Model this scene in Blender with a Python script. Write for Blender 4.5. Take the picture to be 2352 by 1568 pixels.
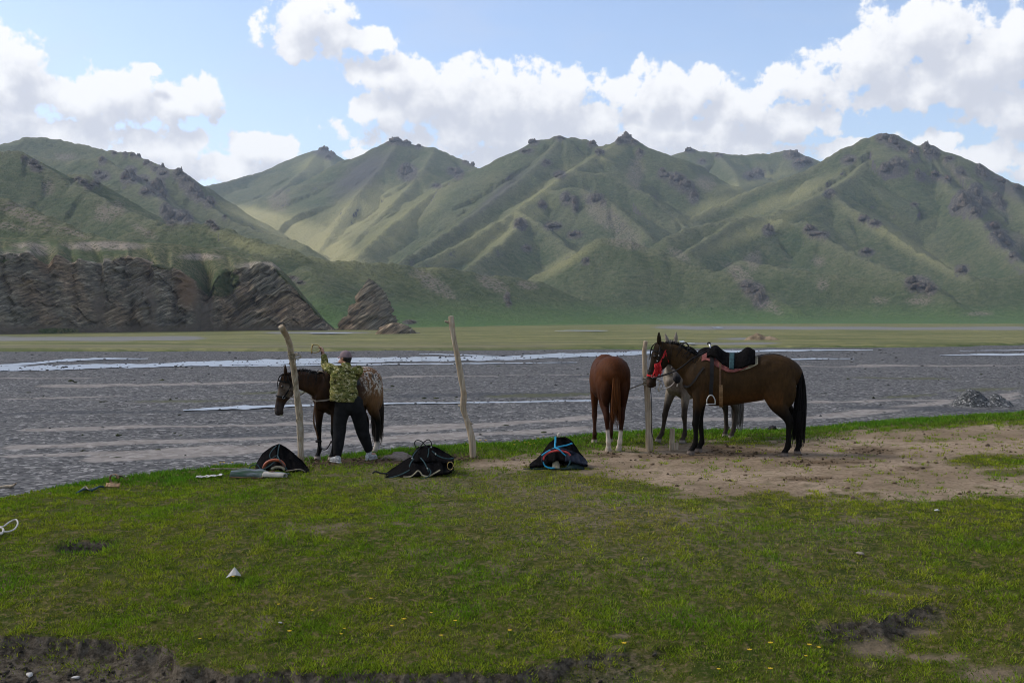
import bpy, bmesh, math, random
import numpy as np
from mathutils import Vector, Matrix, Quaternion
for _o in list(bpy.data.objects):
    bpy.data.objects.remove(_o)
sc = bpy.context.scene
COL = sc.collection
random.seed(5)
RNG = np.random.RandomState(11)
R = math.radians

# ---------------------------------------------------------------- camera
CZ = 2.25                      # eye height above the bank the horses stand on
FPX = 2611.0                   # focal length in pixels of a 2352 px wide frame
TH = math.atan(55.0 / FPX)     # the camera looks slightly down
cam_d = bpy.data.cameras.new('camera')
cam_d.sensor_width = 36.0
cam_d.lens = 36.0 * FPX / 2352.0
cam_d.clip_start = 0.1
cam_d.clip_end = 60000
cam = bpy.data.objects.new('camera', cam_d)
cam.location = (0, 0, CZ)
cam.rotation_euler = (math.pi / 2 - TH, 0, 0)
COL.objects.link(cam)
sc.camera = cam
sc.view_settings.view_transform = 'Standard'
sc.view_settings.look = 'None'
sc.view_settings.exposure = 0.18
sc.view_settings.gamma = 1.0
sc.cycles.use_denoising = True
sc.cycles.filter_width = 1.0
sc.cycles.max_bounces = 6
sc.cycles.diffuse_bounces = 3
sc.cycles.glossy_bounces = 3
sc.cycles.volume_bounces = 1
sc.cycles.volume_step_rate = 4.0
sc.cycles.transparent_max_bounces = 6
sc.cycles.use_adaptive_sampling = True
sc.cycles.adaptive_threshold = 0.02

SUN_EL, SUN_AZ = R(40), R(-76)     # azimuth from +Y towards +X: the sun stands high at the left, a little beyond the scene


def ray(px, py):
    a = (px - 1176.0) / FPX
    b = (784.0 - py) / FPX
    return (a, math.cos(TH) + b * math.sin(TH), -math.sin(TH) + b * math.cos(TH))


def P(px, py, d):
    """World point at distance d (metres along Y) for a spot measured on the photograph."""
    r = ray(px, py)
    s = d / r[1]
    return Vector((r[0] * s, d, CZ + r[2] * s))


def onz(px, py, z):
    r = ray(px, py)
    s = (z - CZ) / r[2]
    return Vector((r[0] * s, r[1] * s, z))


def proj(x, y, z):
    dz = z - CZ
    f = y * math.cos(TH) - dz * math.sin(TH)
    u = y * math.sin(TH) + dz * math.cos(TH)
    return 1176 + FPX * x / f, 784 - FPX * u / f


# ---------------------------------------------------------------- numeric noise
_r = np.random.RandomState(3)
_perm = np.concatenate([_r.permutation(256)] * 3)
_ga = _r.rand(256) * 2 * np.pi
_gx, _gy = np.cos(_ga), np.sin(_ga)
_g3 = _r.randn(256, 3)
_g3 /= np.linalg.norm(_g3, axis=1)[:, None]


def pn(x, y):
    x = np.asarray(x, float); y = np.asarray(y, float)
    xi = np.floor(x).astype(int); yi = np.floor(y).astype(int)
    xf = x - xi; yf = y - yi
    xi &= 255; yi &= 255
    u = xf * xf * xf * (xf * (xf * 6 - 15) + 10); v = yf * yf * yf * (yf * (yf * 6 - 15) + 10)

    def g(ix, iy, fx, fy):
        h = _perm[_perm[ix] + iy]
        return _gx[h] * fx + _gy[h] * fy
    a = g(xi, yi, xf, yf); b = g(xi + 1, yi, xf - 1, yf)
    c = g(xi, yi + 1, xf, yf - 1); d = g(xi + 1, yi + 1, xf - 1, yf - 1)
    return (a + u * (b - a)) * (1 - v) + (c + u * (d - c)) * v


def fbm(x, y, o=4, g=0.5, ridged=False):
    t = 0; a = 1.0; n = 0; f = 1.0
    for i in range(o):
        q = pn(x * f + 17.3 * i, y * f - 9.1 * i) * 1.5
        if ridged:
            q = 1 - 2 * np.abs(q)
        t = t + a * q; n += a; a *= g; f *= 2.03
    return t / n


def pn3(p):
    p = np.asarray(p, float)
    i = np.floor(p).astype(int); f = p - i; i &= 255
    w = f * f * f * (f * (f * 6 - 15) + 10)
    out = 0
    for dx in (0, 1):
        for dy in (0, 1):
            for dz in (0, 1):
                h = _perm[_perm[_perm[i[..., 0] + dx] + i[..., 1] + dy] + i[..., 2] + dz]
                q = f - np.array([dx, dy, dz])
                wt = (w[..., 0] if dx else 1 - w[..., 0]) * (w[..., 1] if dy else 1 - w[..., 1]) * (w[..., 2] if dz else 1 - w[..., 2])
                out = out + wt * np.sum(_g3[h] * q, axis=-1)
    return out * 1.5


def fbm3(p, o=3, g=0.5):
    t = 0; a = 1.0; n = 0; f = 1.0
    for i in range(o):
        t = t + a * pn3(np.asarray(p) * f + 7.7 * i); n += a; a *= g; f *= 2.03
    return t / n


def sstep(a, b, x):
    t = np.clip((np.asarray(x, float) - a) / (b - a), 0, 1)
    return t * t * (3 - 2 * t)


# ---------------------------------------------------------------- mesh helpers
def mesh_np(name, V, Fa, mats=(), smooth=True, attrs=None, cols=None):
    me = bpy.data.meshes.new(name)
    V = np.ascontiguousarray(V, dtype=np.float32); Fa = np.ascontiguousarray(Fa, dtype=np.int32)
    k = Fa.shape[1]
    me.vertices.add(len(V)); me.vertices.foreach_set('co', V.ravel())
    me.loops.add(Fa.size); me.loops.foreach_set('vertex_index', Fa.ravel())
    me.polygons.add(len(Fa)); me.polygons.foreach_set('loop_start', np.arange(len(Fa), dtype=np.int32) * k)
    if smooth:
        me.polygons.foreach_set('use_smooth', np.ones(len(Fa), dtype=bool))
    for m in mats:
        me.materials.append(m)
    for n, a in (attrs or {}).items():
        at = me.attributes.new(n, 'FLOAT', 'POINT')
        at.data.foreach_set('value', np.ascontiguousarray(a, dtype=np.float32).ravel())
    if cols is not None:
        at = me.attributes.new('tint', 'FLOAT_COLOR', 'POINT')
        c4 = np.ones((len(V), 4), dtype=np.float32); c4[:, :3] = cols
        at.data.foreach_set('color', c4.ravel())
    me.update(calc_edges=True)
    return me


def link(name, me, parent=None):
    o = bpy.data.objects.new(name, me)
    COL.objects.link(o)
    if parent is not None:
        o.parent = parent
    return o


def tag(o, label=None, cat=None, group=None, kind=None):
    if label: o['label'] = label
    if cat: o['category'] = cat
    if group: o['group'] = group
    if kind: o['kind'] = kind
    return o


def thing(name, label, cat, loc=(0, 0, 0), rz=0, group=None):
    o = bpy.data.objects.new(name, None)
    COL.objects.link(o)
    o.empty_display_size = 0.2
    o.location = loc; o.rotation_euler = (0, 0, rz)
    return tag(o, label, cat, group)


def grid_faces(nr, nc, wrap=False):
    i = np.arange(nr - 1)[:, None]; j = np.arange(nc if wrap else nc - 1)[None, :]
    j2 = (j + 1) % nc
    a = i * nc + j; b = i * nc + j2; c = (i + 1) * nc + j2; d = (i + 1) * nc + j
    return np.stack([a, b, c, d], -1).reshape(-1, 4)


# ---------------------------------------------------------------- node helper
class NB:
    def __init__(s, t):
        s.t = t; t.nodes.clear()

    def put(s, sock, v):
        if v is None: return
        if hasattr(v, 'is_output'):
            s.t.links.new(v, sock)
        else:
            if isinstance(v, (tuple, list)) and sock.type == 'RGBA' and len(v) == 3:
                v = (*v, 1)
            sock.default_value = v

    def n(s, ty, props=None, **ins):
        nd = s.t.nodes.new(ty)
        for k, v in (props or {}).items(): setattr(nd, k, v)
        for k, v in ins.items():
            s.put(nd.inputs[int(k[1:]) if k[0] == '_' else k.replace('_', ' ')], v)
        return nd

    def pos(s): return s.n('ShaderNodeNewGeometry').outputs['Position']
    def obj(s): return s.n('ShaderNodeTexCoord').outputs['Object']
    def attr(s, n): return s.n('ShaderNodeAttribute', {'attribute_name': n}).outputs['Fac']
    def acol(s, n): return s.n('ShaderNodeAttribute', {'attribute_name': n}).outputs['Color']
    def vmul(s, v, k): return s.n('ShaderNodeVectorMath', {'operation': 'MULTIPLY'}, _0=v, _1=k).outputs[0]
    def vadd(s, v, k): return s.n('ShaderNodeVectorMath', {'operation': 'ADD'}, _0=v, _1=k).outputs[0]
    def rot(s, v, eul, scale=(1, 1, 1)):
        return s.n('ShaderNodeMapping', None, Vector=v, Rotation=eul, Scale=scale).outputs[0]

    def noise(s, v, scale, detail=4, rough=0.55, dist=0.0, dim='3D'):
        return s.n('ShaderNodeTexNoise', {'noise_dimensions': dim}, Vector=v, Scale=scale, Detail=detail, Roughness=rough, Distortion=dist).outputs['Fac']

    def noisec(s, v, scale, detail=2, dim='3D'):
        return s.n('ShaderNodeTexNoise', {'noise_dimensions': dim}, Vector=v, Scale=scale, Detail=detail).outputs['Color']

    def voro(s, v, scale, feature='F1', out='Distance', rand=1.0, dim='3D'):
        return s.n('ShaderNodeTexVoronoi', {'feature': feature, 'voronoi_dimensions': dim}, Vector=v, Scale=scale, Randomness=rand).outputs[out]

    def m(s, op, a, b=0.0, c=0.0, clamp=False):
        nd = s.n('ShaderNodeMath', {'operation': op, 'use_clamp': clamp}, _0=a, _1=b)
        if op in ('MULTIPLY_ADD', 'SMOOTH_MAX', 'SMOOTH_MIN'): s.put(nd.inputs[2], c)
        return nd.outputs[0]

    def mr(s, v, a, b, c=0.0, d=1.0, smooth=True):
        return s.n('ShaderNodeMapRange', {'interpolation_type': 'SMOOTHSTEP' if smooth else 'LINEAR'},
                   _0=v, _1=a, _2=b, _3=c, _4=d).outputs[0]

    def mix(s, f, a, b, mode='MIX'):
        nd = s.n('ShaderNodeMix', {'data_type': 'RGBA', 'blend_type': mode})
        s.put(nd.inputs[0], f); s.put(nd.inputs[6], a); s.put(nd.inputs[7], b)
        return nd.outputs[2]

    def ramp(s, f, stops, interp='LINEAR'):
        nd = s.n('ShaderNodeValToRGB', None, Fac=f)
        cr = nd.color_ramp; cr.interpolation = interp
        while len(cr.elements) < len(stops): cr.elements.new(0.5)
        for e, (p, c) in zip(cr.elements, stops):
            e.position = p; e.color = (*c, 1) if len(c) == 3 else c
        return nd.outputs[0]

    def bump(s, h, dist=0.05, strength=0.5, normal=None):
        nd = s.n('ShaderNodeBump', None, Strength=strength, Distance=dist, Height=h)
        if normal is not None: s.put(nd.inputs['Normal'], normal)
        return nd.outputs[0]

    def out(s, color, rough=0.9, normal=None, spec=0.3, metal=0.0, **kw):
        b = s.n('ShaderNodeBsdfPrincipled', None, Base_Color=color, Roughness=rough, Metallic=metal)
        b.inputs['Specular IOR Level'].default_value = spec
        if normal is not None: s.put(b.inputs['Normal'], normal)
        for k, v in kw.items(): s.put(b.inputs[k.replace('_', ' ')], v)
        o = s.n('ShaderNodeOutputMaterial')
        s.t.links.new(b.outputs[0], o.inputs['Surface'])
        return b


def newmat(name):
    m = bpy.data.materials.new(name); m.use_nodes = True
    return m, NB(m.node_tree)


# ---------------------------------------------------------------- sky, clouds, sun
world = bpy.data.worlds.new('World'); sc.world = world; world.use_nodes = True
W = NB(world.node_tree)
sky = W.n('ShaderNodeTexSky', {'sky_type': 'NISHITA', 'sun_disc': False, 'sun_elevation': SUN_EL,
                               'sun_rotation': SUN_AZ, 'altitude': 300.0, 'air_density': 1.0,
                               'dust_density': 1.2, 'ozone_density': 1.0})
# cumulus banks: azimuth and elevation in degrees, half sizes in degrees
CL = [(30, 160, 85, 70), (0, 255, 150, 80), (170, 235, 110, 60), (275, 225, 100, 66), (380, 235, 85, 48), (470, 225, 50, 44),
      (90, 300, 210, 50), (345, 165, 30, 18), (-120, 200, 160, 120),
      (390, 345, 120, 52), (600, 345, 85, 52), (500, 385, 230, 42), (700, 372, 70, 26), (300, 350, 60, 26),
      (710, 50, 115, 72), (800, 85, 105, 42), (680, 110, 60, 30), (860, 100, 50, 26),
      (890, 165, 105, 48), (990, 205, 150, 72), (850, 250, 52, 36), (1120, 235, 200, 92), (930, 250, 110, 66), (1260, 235, 160, 82),
      (1150, 300, 330, 60), (1350, 275, 110, 80),
      (1515, 205, 78, 62), (1600, 205, 66, 60), (1700, 250, 110, 66), (1790, 280, 125, 60), (1560, 300, 260, 66), (1425, 215, 45, 26),
      (2120, 80, 150, 92), (2010, 150, 130, 80), (1860, 185, 100, 52), (2230, 150, 170, 112), (2350, 120, 150, 90), (2120, 215, 260, 44),
      (2340, 250, 130, 60), (2530, 180, 160, 110),
      (1940, 345, 200, 26), (2150, 325, 74, 28), (2250, 365, 100, 40), (1650, 350, 260, 26), (1250, 352, 260, 26), (830, 362, 60, 18), (2560, 330, 120, 60),
      (2480, 395, 160, 40), (-100, 340, 160, 50)]


def azel(px, py):
    r = Vector(ray(px, py)).normalized()
    return math.degrees(math.atan2(r.x, r.y)), math.degrees(math.asin(r.z))


gt = bpy.data.node_groups.new('cloud_field', 'ShaderNodeTree')
gt.interface.new_socket('Az', in_out='INPUT', socket_type='NodeSocketFloat')
gt.interface.new_socket('El', in_out='INPUT', socket_type='NodeSocketFloat')
gt.interface.new_socket('Amp', in_out='INPUT', socket_type='NodeSocketFloat')
gt.interface.new_socket('D', in_out='OUTPUT', socket_type='NodeSocketFloat')
Gn = NB(gt)
gi = Gn.n('NodeGroupInput'); go = Gn.n('NodeGroupOutput')
azs, els = gi.outputs[0], gi.outputs[1]
DEG = math.degrees(1 / FPX)
# smooth warp so that the banks are not ellipses
cv = Gn.n('ShaderNodeCombineXYZ', None, X=azs, Y=els).outputs[0]
wn = Gn.n('ShaderNodeSeparateXYZ', None, _0=Gn.noisec(cv, 0.55, 2, '2D'))
az2 = Gn.m('ADD', azs, Gn.m('MULTIPLY', Gn.m('SUBTRACT', wn.outputs[0], 0.5), 1.5))
el2 = Gn.m('ADD', els, Gn.m('MULTIPLY', Gn.m('SUBTRACT', wn.outputs[1], 0.5), 1.1))
cur = None
vv = Gn.n('ShaderNodeCombineXYZ', None, X=az2, Y=el2, Z=0.0).outputs[0]
for (cx, cy, rx, ry) in CL:
    a, e = azel(cx, cy)
    kx, ky = 1 / (rx * DEG * 1.06), 1 / (ry * DEG * 1.06)
    q = Gn.n('ShaderNodeVectorMath', {'operation': 'MULTIPLY_ADD'}, _0=vv, _1=(kx, ky, 0), _2=(-a * kx, -e * ky, 0)).outputs[0]
    d = Gn.n('ShaderNodeVectorMath', {'operation': 'LENGTH'}, _0=q).outputs['Value']
    cur = d if cur is None else Gn.m('SMOOTH_MIN', cur, d, 0.12)
cur = Gn.m('SUBTRACT', 1.0, cur)
# the same kind of sky goes on all round, outside the part measured from the photograph
wide = Gn.mr(Gn.noise(Gn.n('ShaderNodeCombineXYZ', None, X=Gn.m('MULTIPLY', azs, 0.075), Y=Gn.m('MULTIPLY', els, 0.15)).outputs[0], 1.0, 2, dim='2D'), 0.40, 0.68, -0.9, 0.7)
inaz = Gn.mr(Gn.m('ABSOLUTE', azs), 25.5, 30.0, 0.0, 1.0)
inel = Gn.mr(els, 16.3, 20.0, 0.0, 1.0)
outm = Gn.m('MAXIMUM', inaz, inel)
base = Gn.m('ADD', Gn.m('MULTIPLY', Gn.m('MAXIMUM', cur, -1.2), Gn.m('SUBTRACT', 1.0, outm)), Gn.m('MULTIPLY', wide, outm))
bil = Gn.noise(cv, 0.9, 5, 0.56, 0.0, '2D')
bil2 = Gn.voro(Gn.vadd(cv, Gn.vmul(Gn.noisec(cv, 1.6, 1, '2D'), (0.7, 0.7, 0))), 0.62, 'F1', dim='2D')
nz = Gn.m('ADD', Gn.m('MULTIPLY', Gn.m('SUBTRACT', bil, 0.5), 1.7), Gn.m('MULTIPLY', Gn.m('SUBTRACT', 0.42, bil2), 0.38))
Gn.put(go.inputs[0], Gn.m('ADD', base, Gn.m('MULTIPLY', nz, gi.outputs[2])))

dirv = W.n('ShaderNodeTexCoord').outputs['Generated']
sx = W.n('ShaderNodeSeparateXYZ', None, _0=dirv)
az = W.m('MULTIPLY', W.m('ARCTAN2', sx.outputs[0], sx.outputs[1]), 180 / math.pi)
el = W.m('MULTIPLY', W.m('ARCSINE', sx.outputs[2]), 180 / math.pi)


def field(da, de, amp):
    g = W.n('ShaderNodeGroup', {'node_tree': gt})
    W.put(g.inputs[0], W.m('ADD', az, da)); W.put(g.inputs[1], W.m('ADD', el, de))
    W.put(g.inputs[2], amp)
    return g.outputs[0]


D0 = field(0.0, 0.0, 1.0)
D1 = field(-0.5, 1.2, 0.55)         # towards the sun: how much cloud the light has to cross
cover = W.mr(D0, -0.02, 0.30)
shade = W.mr(W.m('ADD', W.m('MULTIPLY', D1, 1.0), W.m('MULTIPLY', W.m('SUBTRACT', D1, D0), 0.45)), -0.35, 1.05)
thin = W.mr(W.noise(W.n('ShaderNodeCombineXYZ', None, X=W.m('MULTIPLY', az, 0.10), Y=W.m('MULTIPLY', el, 0.3)).outputs[0], 1.0, 3, dim='2D'), 0.45, 0.8, 0.0, 0.22)
CLOUD_LIT, CLOUD_SH = (6.9, 6.9, 6.95), (4.5, 4.65, 5.15)
ccol = W.mix(shade, CLOUD_LIT, CLOUD_SH)
skyc = W.n('ShaderNodeHueSaturation', None, Color=sky.outputs[0], Saturation=1.02, Value=1.30).outputs[0]
skyc = W.mix(1.0, skyc, (1.03, 0.965, 0.99), 'MULTIPLY')
skyc = W.mix(thin, skyc, CLOUD_SH)
fin = W.mix(cover, skyc, ccol)
bg = W.n('ShaderNodeBackground', None, Color=fin, Strength=0.14)
wo = W.n('ShaderNodeOutputWorld')
world.node_tree.links.new(bg.outputs[0], wo.inputs[0])
world.cycles.sampling_method = 'NONE'

sun_d = bpy.data.lights.new('sun', 'SUN')
sun_d.energy = 2.5; sun_d.angle = R(16); sun_d.color = (1.0, 0.96, 0.90)
sun = bpy.data.objects.new('sun', sun_d); COL.objects.link(sun)
_sd = Vector((math.cos(SUN_EL) * math.sin(SUN_AZ), math.cos(SUN_EL) * math.cos(SUN_AZ), math.sin(SUN_EL)))
sun.rotation_euler = (-_sd).to_track_quat('-Z', 'Y').to_euler()
sun.location = (-60, 30, 90)

# ---------------------------------------------------------------- mountains
PLAIN = -3.25
# ridges: (spot on the photograph x, y, distance in metres), then slope and gully strength
RID = [
    # far V-valley peak and its flanks
    ([(440, 436, 3300), (520, 418, 3500), (600, 396, 3700), (680, 366, 3850), (722, 345, 3900), (745, 344, 3900), (770, 358, 3950), (800, 380, 4000), (830, 392, 4000)], .50, .6),
    ([(735, 346, 3900), (700, 390, 3500), (640, 440, 3150), (580, 490, 2900)], .42, .5),
    ([(745, 350, 3900), (790, 430, 3300), (770, 500, 2800), (745, 560, 2450)], .45, .6),
    # purple peak
    ([(760, 420, 3000), (805, 380, 3050), (850, 348, 3100), (885, 330, 3100), (915, 323, 3100), (945, 330, 3100), (965, 338, 3100), (1000, 340, 3050), (1060, 368, 3000), (1110, 392, 2900)], .62, 1.0),
    ([(915, 324, 3100), (880, 380, 2850), (820, 450, 2550), (770, 520, 2350), (735, 575, 2150)], .50, .9),
    ([(1000, 341, 3050), (960, 410, 2700), (890, 480, 2400), (820, 550, 2100), (780, 592, 1950)], .52, .9),
    ([(1095, 386, 2900), (1030, 420, 2500), (960, 470, 2250), (880, 535, 1980), (820, 590, 1800)], .55, .9),
    # central massif
    ([(1090, 396, 2500), (1150, 366, 2480), (1200, 340, 2450), (1235, 324, 2450), (1290, 315, 2450), (1345, 324, 2450), (1375, 336, 2420), (1412, 330, 2400), (1438, 314, 2400), (1462, 325, 2400), (1500, 346, 2400), (1550, 372, 2380), (1590, 415, 2330), (1615, 462, 2280), (1600, 505, 2200)], .60, 1.0),
    ([(1290, 316, 2450), (1210, 400, 2200), (1120, 470, 1950), (1010, 545, 1720), (920, 602, 1580)], .60, .9),
    ([(1438, 316, 2400), (1370, 356, 2220), (1310, 395, 2080), (1250, 437, 1950), (1185, 484, 1820), (1110, 532, 1690), (1020, 580, 1560), (960, 606, 1480)], .62, .8),
    ([(1250, 437, 1950), (1330, 430, 1930), (1400, 462, 1850), (1470, 520, 1750), (1490, 545, 1700)], .62, .6),
    ([(1185, 484, 1820), (1215, 500, 1740), (1260, 530, 1660), (1310, 575, 1560), (1350, 610, 1480)], .64, .6),
    ([(1215, 500, 1740), (1150, 560, 1560), (1080, 610, 1430)], .60, .6),
    ([(1310, 395, 2080), (1400, 400, 2080), (1480, 440, 2020), (1550, 500, 1950), (1580, 525, 1900)], .62, .6),
    # far back right
    ([(1530, 362, 3200), (1560, 352, 3200), (1585, 343, 3200), (1610, 350, 3200), (1650, 353, 3200), (1700, 357, 3200), (1760, 354, 3200), (1815, 347, 3200), (1845, 360, 3200), (1875, 385, 3150)], .55, .7),
    ([(1650, 354, 3200), (1690, 400, 2850), (1700, 440, 2600)], .5, .6),
    # right massif
    ([(1480, 556, 1850), (1560, 520, 1950), (1640, 474, 2050), (1720, 440, 2100), (1800, 412, 2120), (1870, 382, 2150), (1940, 342, 2180), (1985, 320, 2200), (2022, 310, 2200), (2055, 312, 2200), (2085, 336, 2180), (2130, 335, 2170), (2165, 365, 2150), (2220, 390, 2120), (2260, 392, 2100), (2310, 412, 2080), (2352, 440, 2050), (2440, 480, 2000), (2560, 540, 1950)], .62, .9),
    ([(2020, 345, 2180), (1960, 400, 2000), (1905, 438, 1860), (1830, 474, 1740), (1750, 500, 1650), (1690, 502, 1600), (1600, 520, 1560), (1530, 545, 1500)], .62, .7),
    ([(1905, 438, 1860), (1960, 480, 1750), (2040, 530, 1640), (2110, 580, 1560), (2180, 615, 1480), (2235, 632, 1420)], .62, .7),
    ([(1750, 502, 1650), (1850, 512, 1600), (1890, 545, 1530), (1960, 585, 1440), (2040, 618, 1360), (2110, 640, 1300), (2160, 662, 1240)], .62, .6),
    ([(1690, 502, 1600), (1640, 540, 1500), (1580, 575, 1420)], .6, .5),
    ([(2130, 340, 2170), (2180, 430, 1950), (2230, 480, 1800), (2290, 560, 1620), (2340, 600, 1500), (2420, 650, 1380)], .62, .8),
    ([(2310, 414, 2080), (2370, 500, 1800), (2440, 580, 1600)], .62, .8),
    # hill in front, right of centre
    ([(1235, 632, 1290), (1300, 595, 1290), (1375, 553, 1290), (1410, 547, 1290), (1450, 552, 1280), (1520, 582, 1260), (1570, 602, 1240), (1640, 622, 1210), (1700, 636, 1180), (1745, 660, 1150), (1790, 690, 1110), (1830, 712, 1080)], .60, .5),
    ([(1700, 600, 1330), (1800, 618, 1270), (1900, 630, 1230), (2000, 640, 1200), (2090, 650, 1160), (2140, 660, 1140), (2190, 690, 1090)], .55, .5),
    ([(2260, 640, 1250), (2352, 632, 1240), (2460, 622, 1240)], .5, .4),
    # left background ridge with crags
    ([(-160, 372, 2300), (-60, 352, 2350), (0, 336, 2350), (60, 317, 2350), (120, 319, 2350), (180, 333, 2320), (240, 347, 2280), (300, 354, 2220), (345, 374, 2150), (375, 386, 2080), (410, 394, 2000), (440, 430, 1930), (470, 466, 1860), (510, 494, 1790), (570, 525, 1720), (650, 548, 1660), (700, 562, 1600)], .60, .8),
    ([(-60, 366, 2000), (40, 352, 1980), (130, 368, 1930), (235, 362, 1880), (290, 400, 1800), (340, 440, 1720), (400, 480, 1640), (440, 506, 1580)], .60, .8),
    ([(345, 374, 2150), (370, 440, 1900), (420, 500, 1700)], .6, .8),
    # dark hill at the left and its shoulder
    ([(-140, 398, 1120), (-60, 370, 1120), (0, 352, 1120), (40, 349, 1120), (75, 368, 1110), (120, 402, 1090), (165, 424, 1070), (200, 440, 1050), (280, 480, 1000), (360, 514, 950)], .58, .7),
    ([(165, 424, 1070), (200, 410, 1120), (160, 398, 1160)], .6, .5),
    ([(300, 535, 820), (380, 520, 830), (440, 514, 830), (480, 508, 830), (500, 520, 820), (560, 546, 800), (620, 566, 780), (670, 580, 760)], .50, .4),
    ([(-160, 420, 600), (-60, 440, 600), (0, 455, 595), (60, 482, 585), (130, 512, 570), (200, 540, 555), (260, 562, 540)], .52, .4),
    # low rolling hill in the middle
    ([(440, 575, 700), (520, 572, 720), (600, 582, 740), (680, 590, 760), (760, 600, 790), (850, 610, 820), (940, 612, 850), (1010, 617, 870), (1080, 625, 890), (1140, 634, 910), (1200, 640, 930), (1260, 660, 950), (1310, 690, 960), (1360, 716, 970)], .40, .5),
    ([(700, 612, 700), (730, 650, 640), (745, 700, 590)], .40, .4),
]


def seg_dist(px, py, a, b):
    ax, ay = a; bx, by = b
    dx, dy = bx - ax, by - ay
    L2 = dx * dx + dy * dy + 1e-9
    t = np.clip(((px - ax) * dx + (py - ay) * dy) / L2, 0, 1)
    qx = ax + t * dx; qy = ay + t * dy
    return np.hypot(px - qx, py - qy), t, math.sqrt(L2)


def land_height(X, Y):
    wx = fbm(X / 310.0, Y / 310.0, 3) * 46; wy = fbm(X / 310.0 + 40, Y / 310.0 - 20, 3) * 46
    wx = wx + fbm(X / 70.0, Y / 70.0, 2) * 8; wy = wy + fbm(X / 70.0 + 9, Y / 70.0 + 5, 2) * 8
    base = PLAIN - 0.5 + 0.010 * np.maximum(Y - 800, 0) + 0.085 * np.maximum(Y - 1250, 0) * sstep(1200, 1600, Y)
    base = base + np.where(Y < 900, 0, 0)
    best = np.full(X.shape, -1e3); bd = np.zeros(X.shape); bt = np.zeros(X.shape); bg_ = np.zeros(X.shape); br_ = np.zeros(X.shape)
    for ri, (pts, slope, gul) in enumerate(RID):
        W3 = [P(*p) for p in pts]
        acc = ri * 777.0
        for a, b in zip(W3[:-1], W3[1:]):
            # only the ground near this ridge can be shaped by it
            reach = max(a.z, b.z) / slope * 1.35 + 120
            sel = (X > min(a.x, b.x) - reach) & (X < max(a.x, b.x) + reach) & (Y > min(a.y, b.y) - reach) & (Y < max(a.y, b.y) + reach)
            idx = np.nonzero(sel)
            x = X[idx]; y = Y[idx]
            d0, t, L = seg_dist(x, y, (a.x, a.y), (b.x, b.y))
            wk = np.clip(d0 / 160.0, 0, 1)
            d, t, L = seg_dist(x + wx[idx] * wk, y + wy[idx] * wk, (a.x, a.y), (b.x, b.y))
            z = a.z + t * (b.z - a.z)
            dr = np.sqrt(d * d + 16) - 4
            h = z - slope * (dr * (1.0 - 0.16 * np.clip(dr / 500, 0, 1)) + 9.0 * (1 - np.exp(-dr / 16.0)))
            better = h > best[idx]
            bi = tuple(q[better] for q in idx)
            best[bi] = h[better]; bd[bi] = d[better]; bt[bi] = (acc + t * L)[better]; bg_[bi] = gul; br_[bi] = ri
            acc += L
    rel = np.clip((best - base) / 120.0, 0, 1)
    g = fbm(bt / 80.0, bd / 420.0 + 3.1, 4, 0.55, True)
    g2 = fbm(bt / 26.0, bd / 190.0 + 8.1, 3, 0.55, True)
    fl = np.clip(bd / 130.0, 0, 1)
    amp = bg_ * rel * np.clip((best - base) / 60, 0, 1)
    h = best + (g - 0.25) * 26.0 * fl * amp + g2 * 8.0 * np.clip(bd / 40, 0.15, 1) * amp
    h = h + fbm(X / 42.0, Y / 42.0, 4) * 2.6 * np.clip(rel * 3, 0.05, 1)
    h = h + fbm(bt / 22.0, bt * 0 + 5.5, 3) * 5.0 * np.exp(-bd / 25.0) * np.clip(rel * 2, 0, 1) + fbm(X / 11.0, Y / 11.0, 3, 0.5, True) * 1.6 * np.clip(rel * 2, 0, 1)
    k = 7.0
    hh = np.where(h - base > 60, h, base + k * np.logaddexp(0, np.clip((h - base) / k, -40, 60)))
    steep = bd
    return hh, base, g, g2, rel, bd, br_


NU, NY = 700, 580
uu = np.linspace(-0.66, 0.66, NU)
yy = 455.0 * (4900.0 / 455.0) ** np.linspace(0, 1, NY)
YY, UU = np.meshgrid(yy, uu, indexing='ij')
XX = UU * YY
HZ, HB, GU, GU2, REL, BD, BR = land_height(XX, YY)
# colour patches: painted sunlight and straw grass, bare scree, fresh green, dark slate slopes
PXm, PYm = proj(XX, YY, HZ)


def spot(cx, cy, rx, ry, ang=0.0):
    c, s = math.cos(R(ang)), math.sin(R(ang))
    dx = PXm - cx; dy = PYm - cy
    return np.clip(1 - np.hypot((dx * c + dy * s) / rx, (-dx * s + dy * c) / ry), 0, 1)


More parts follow.
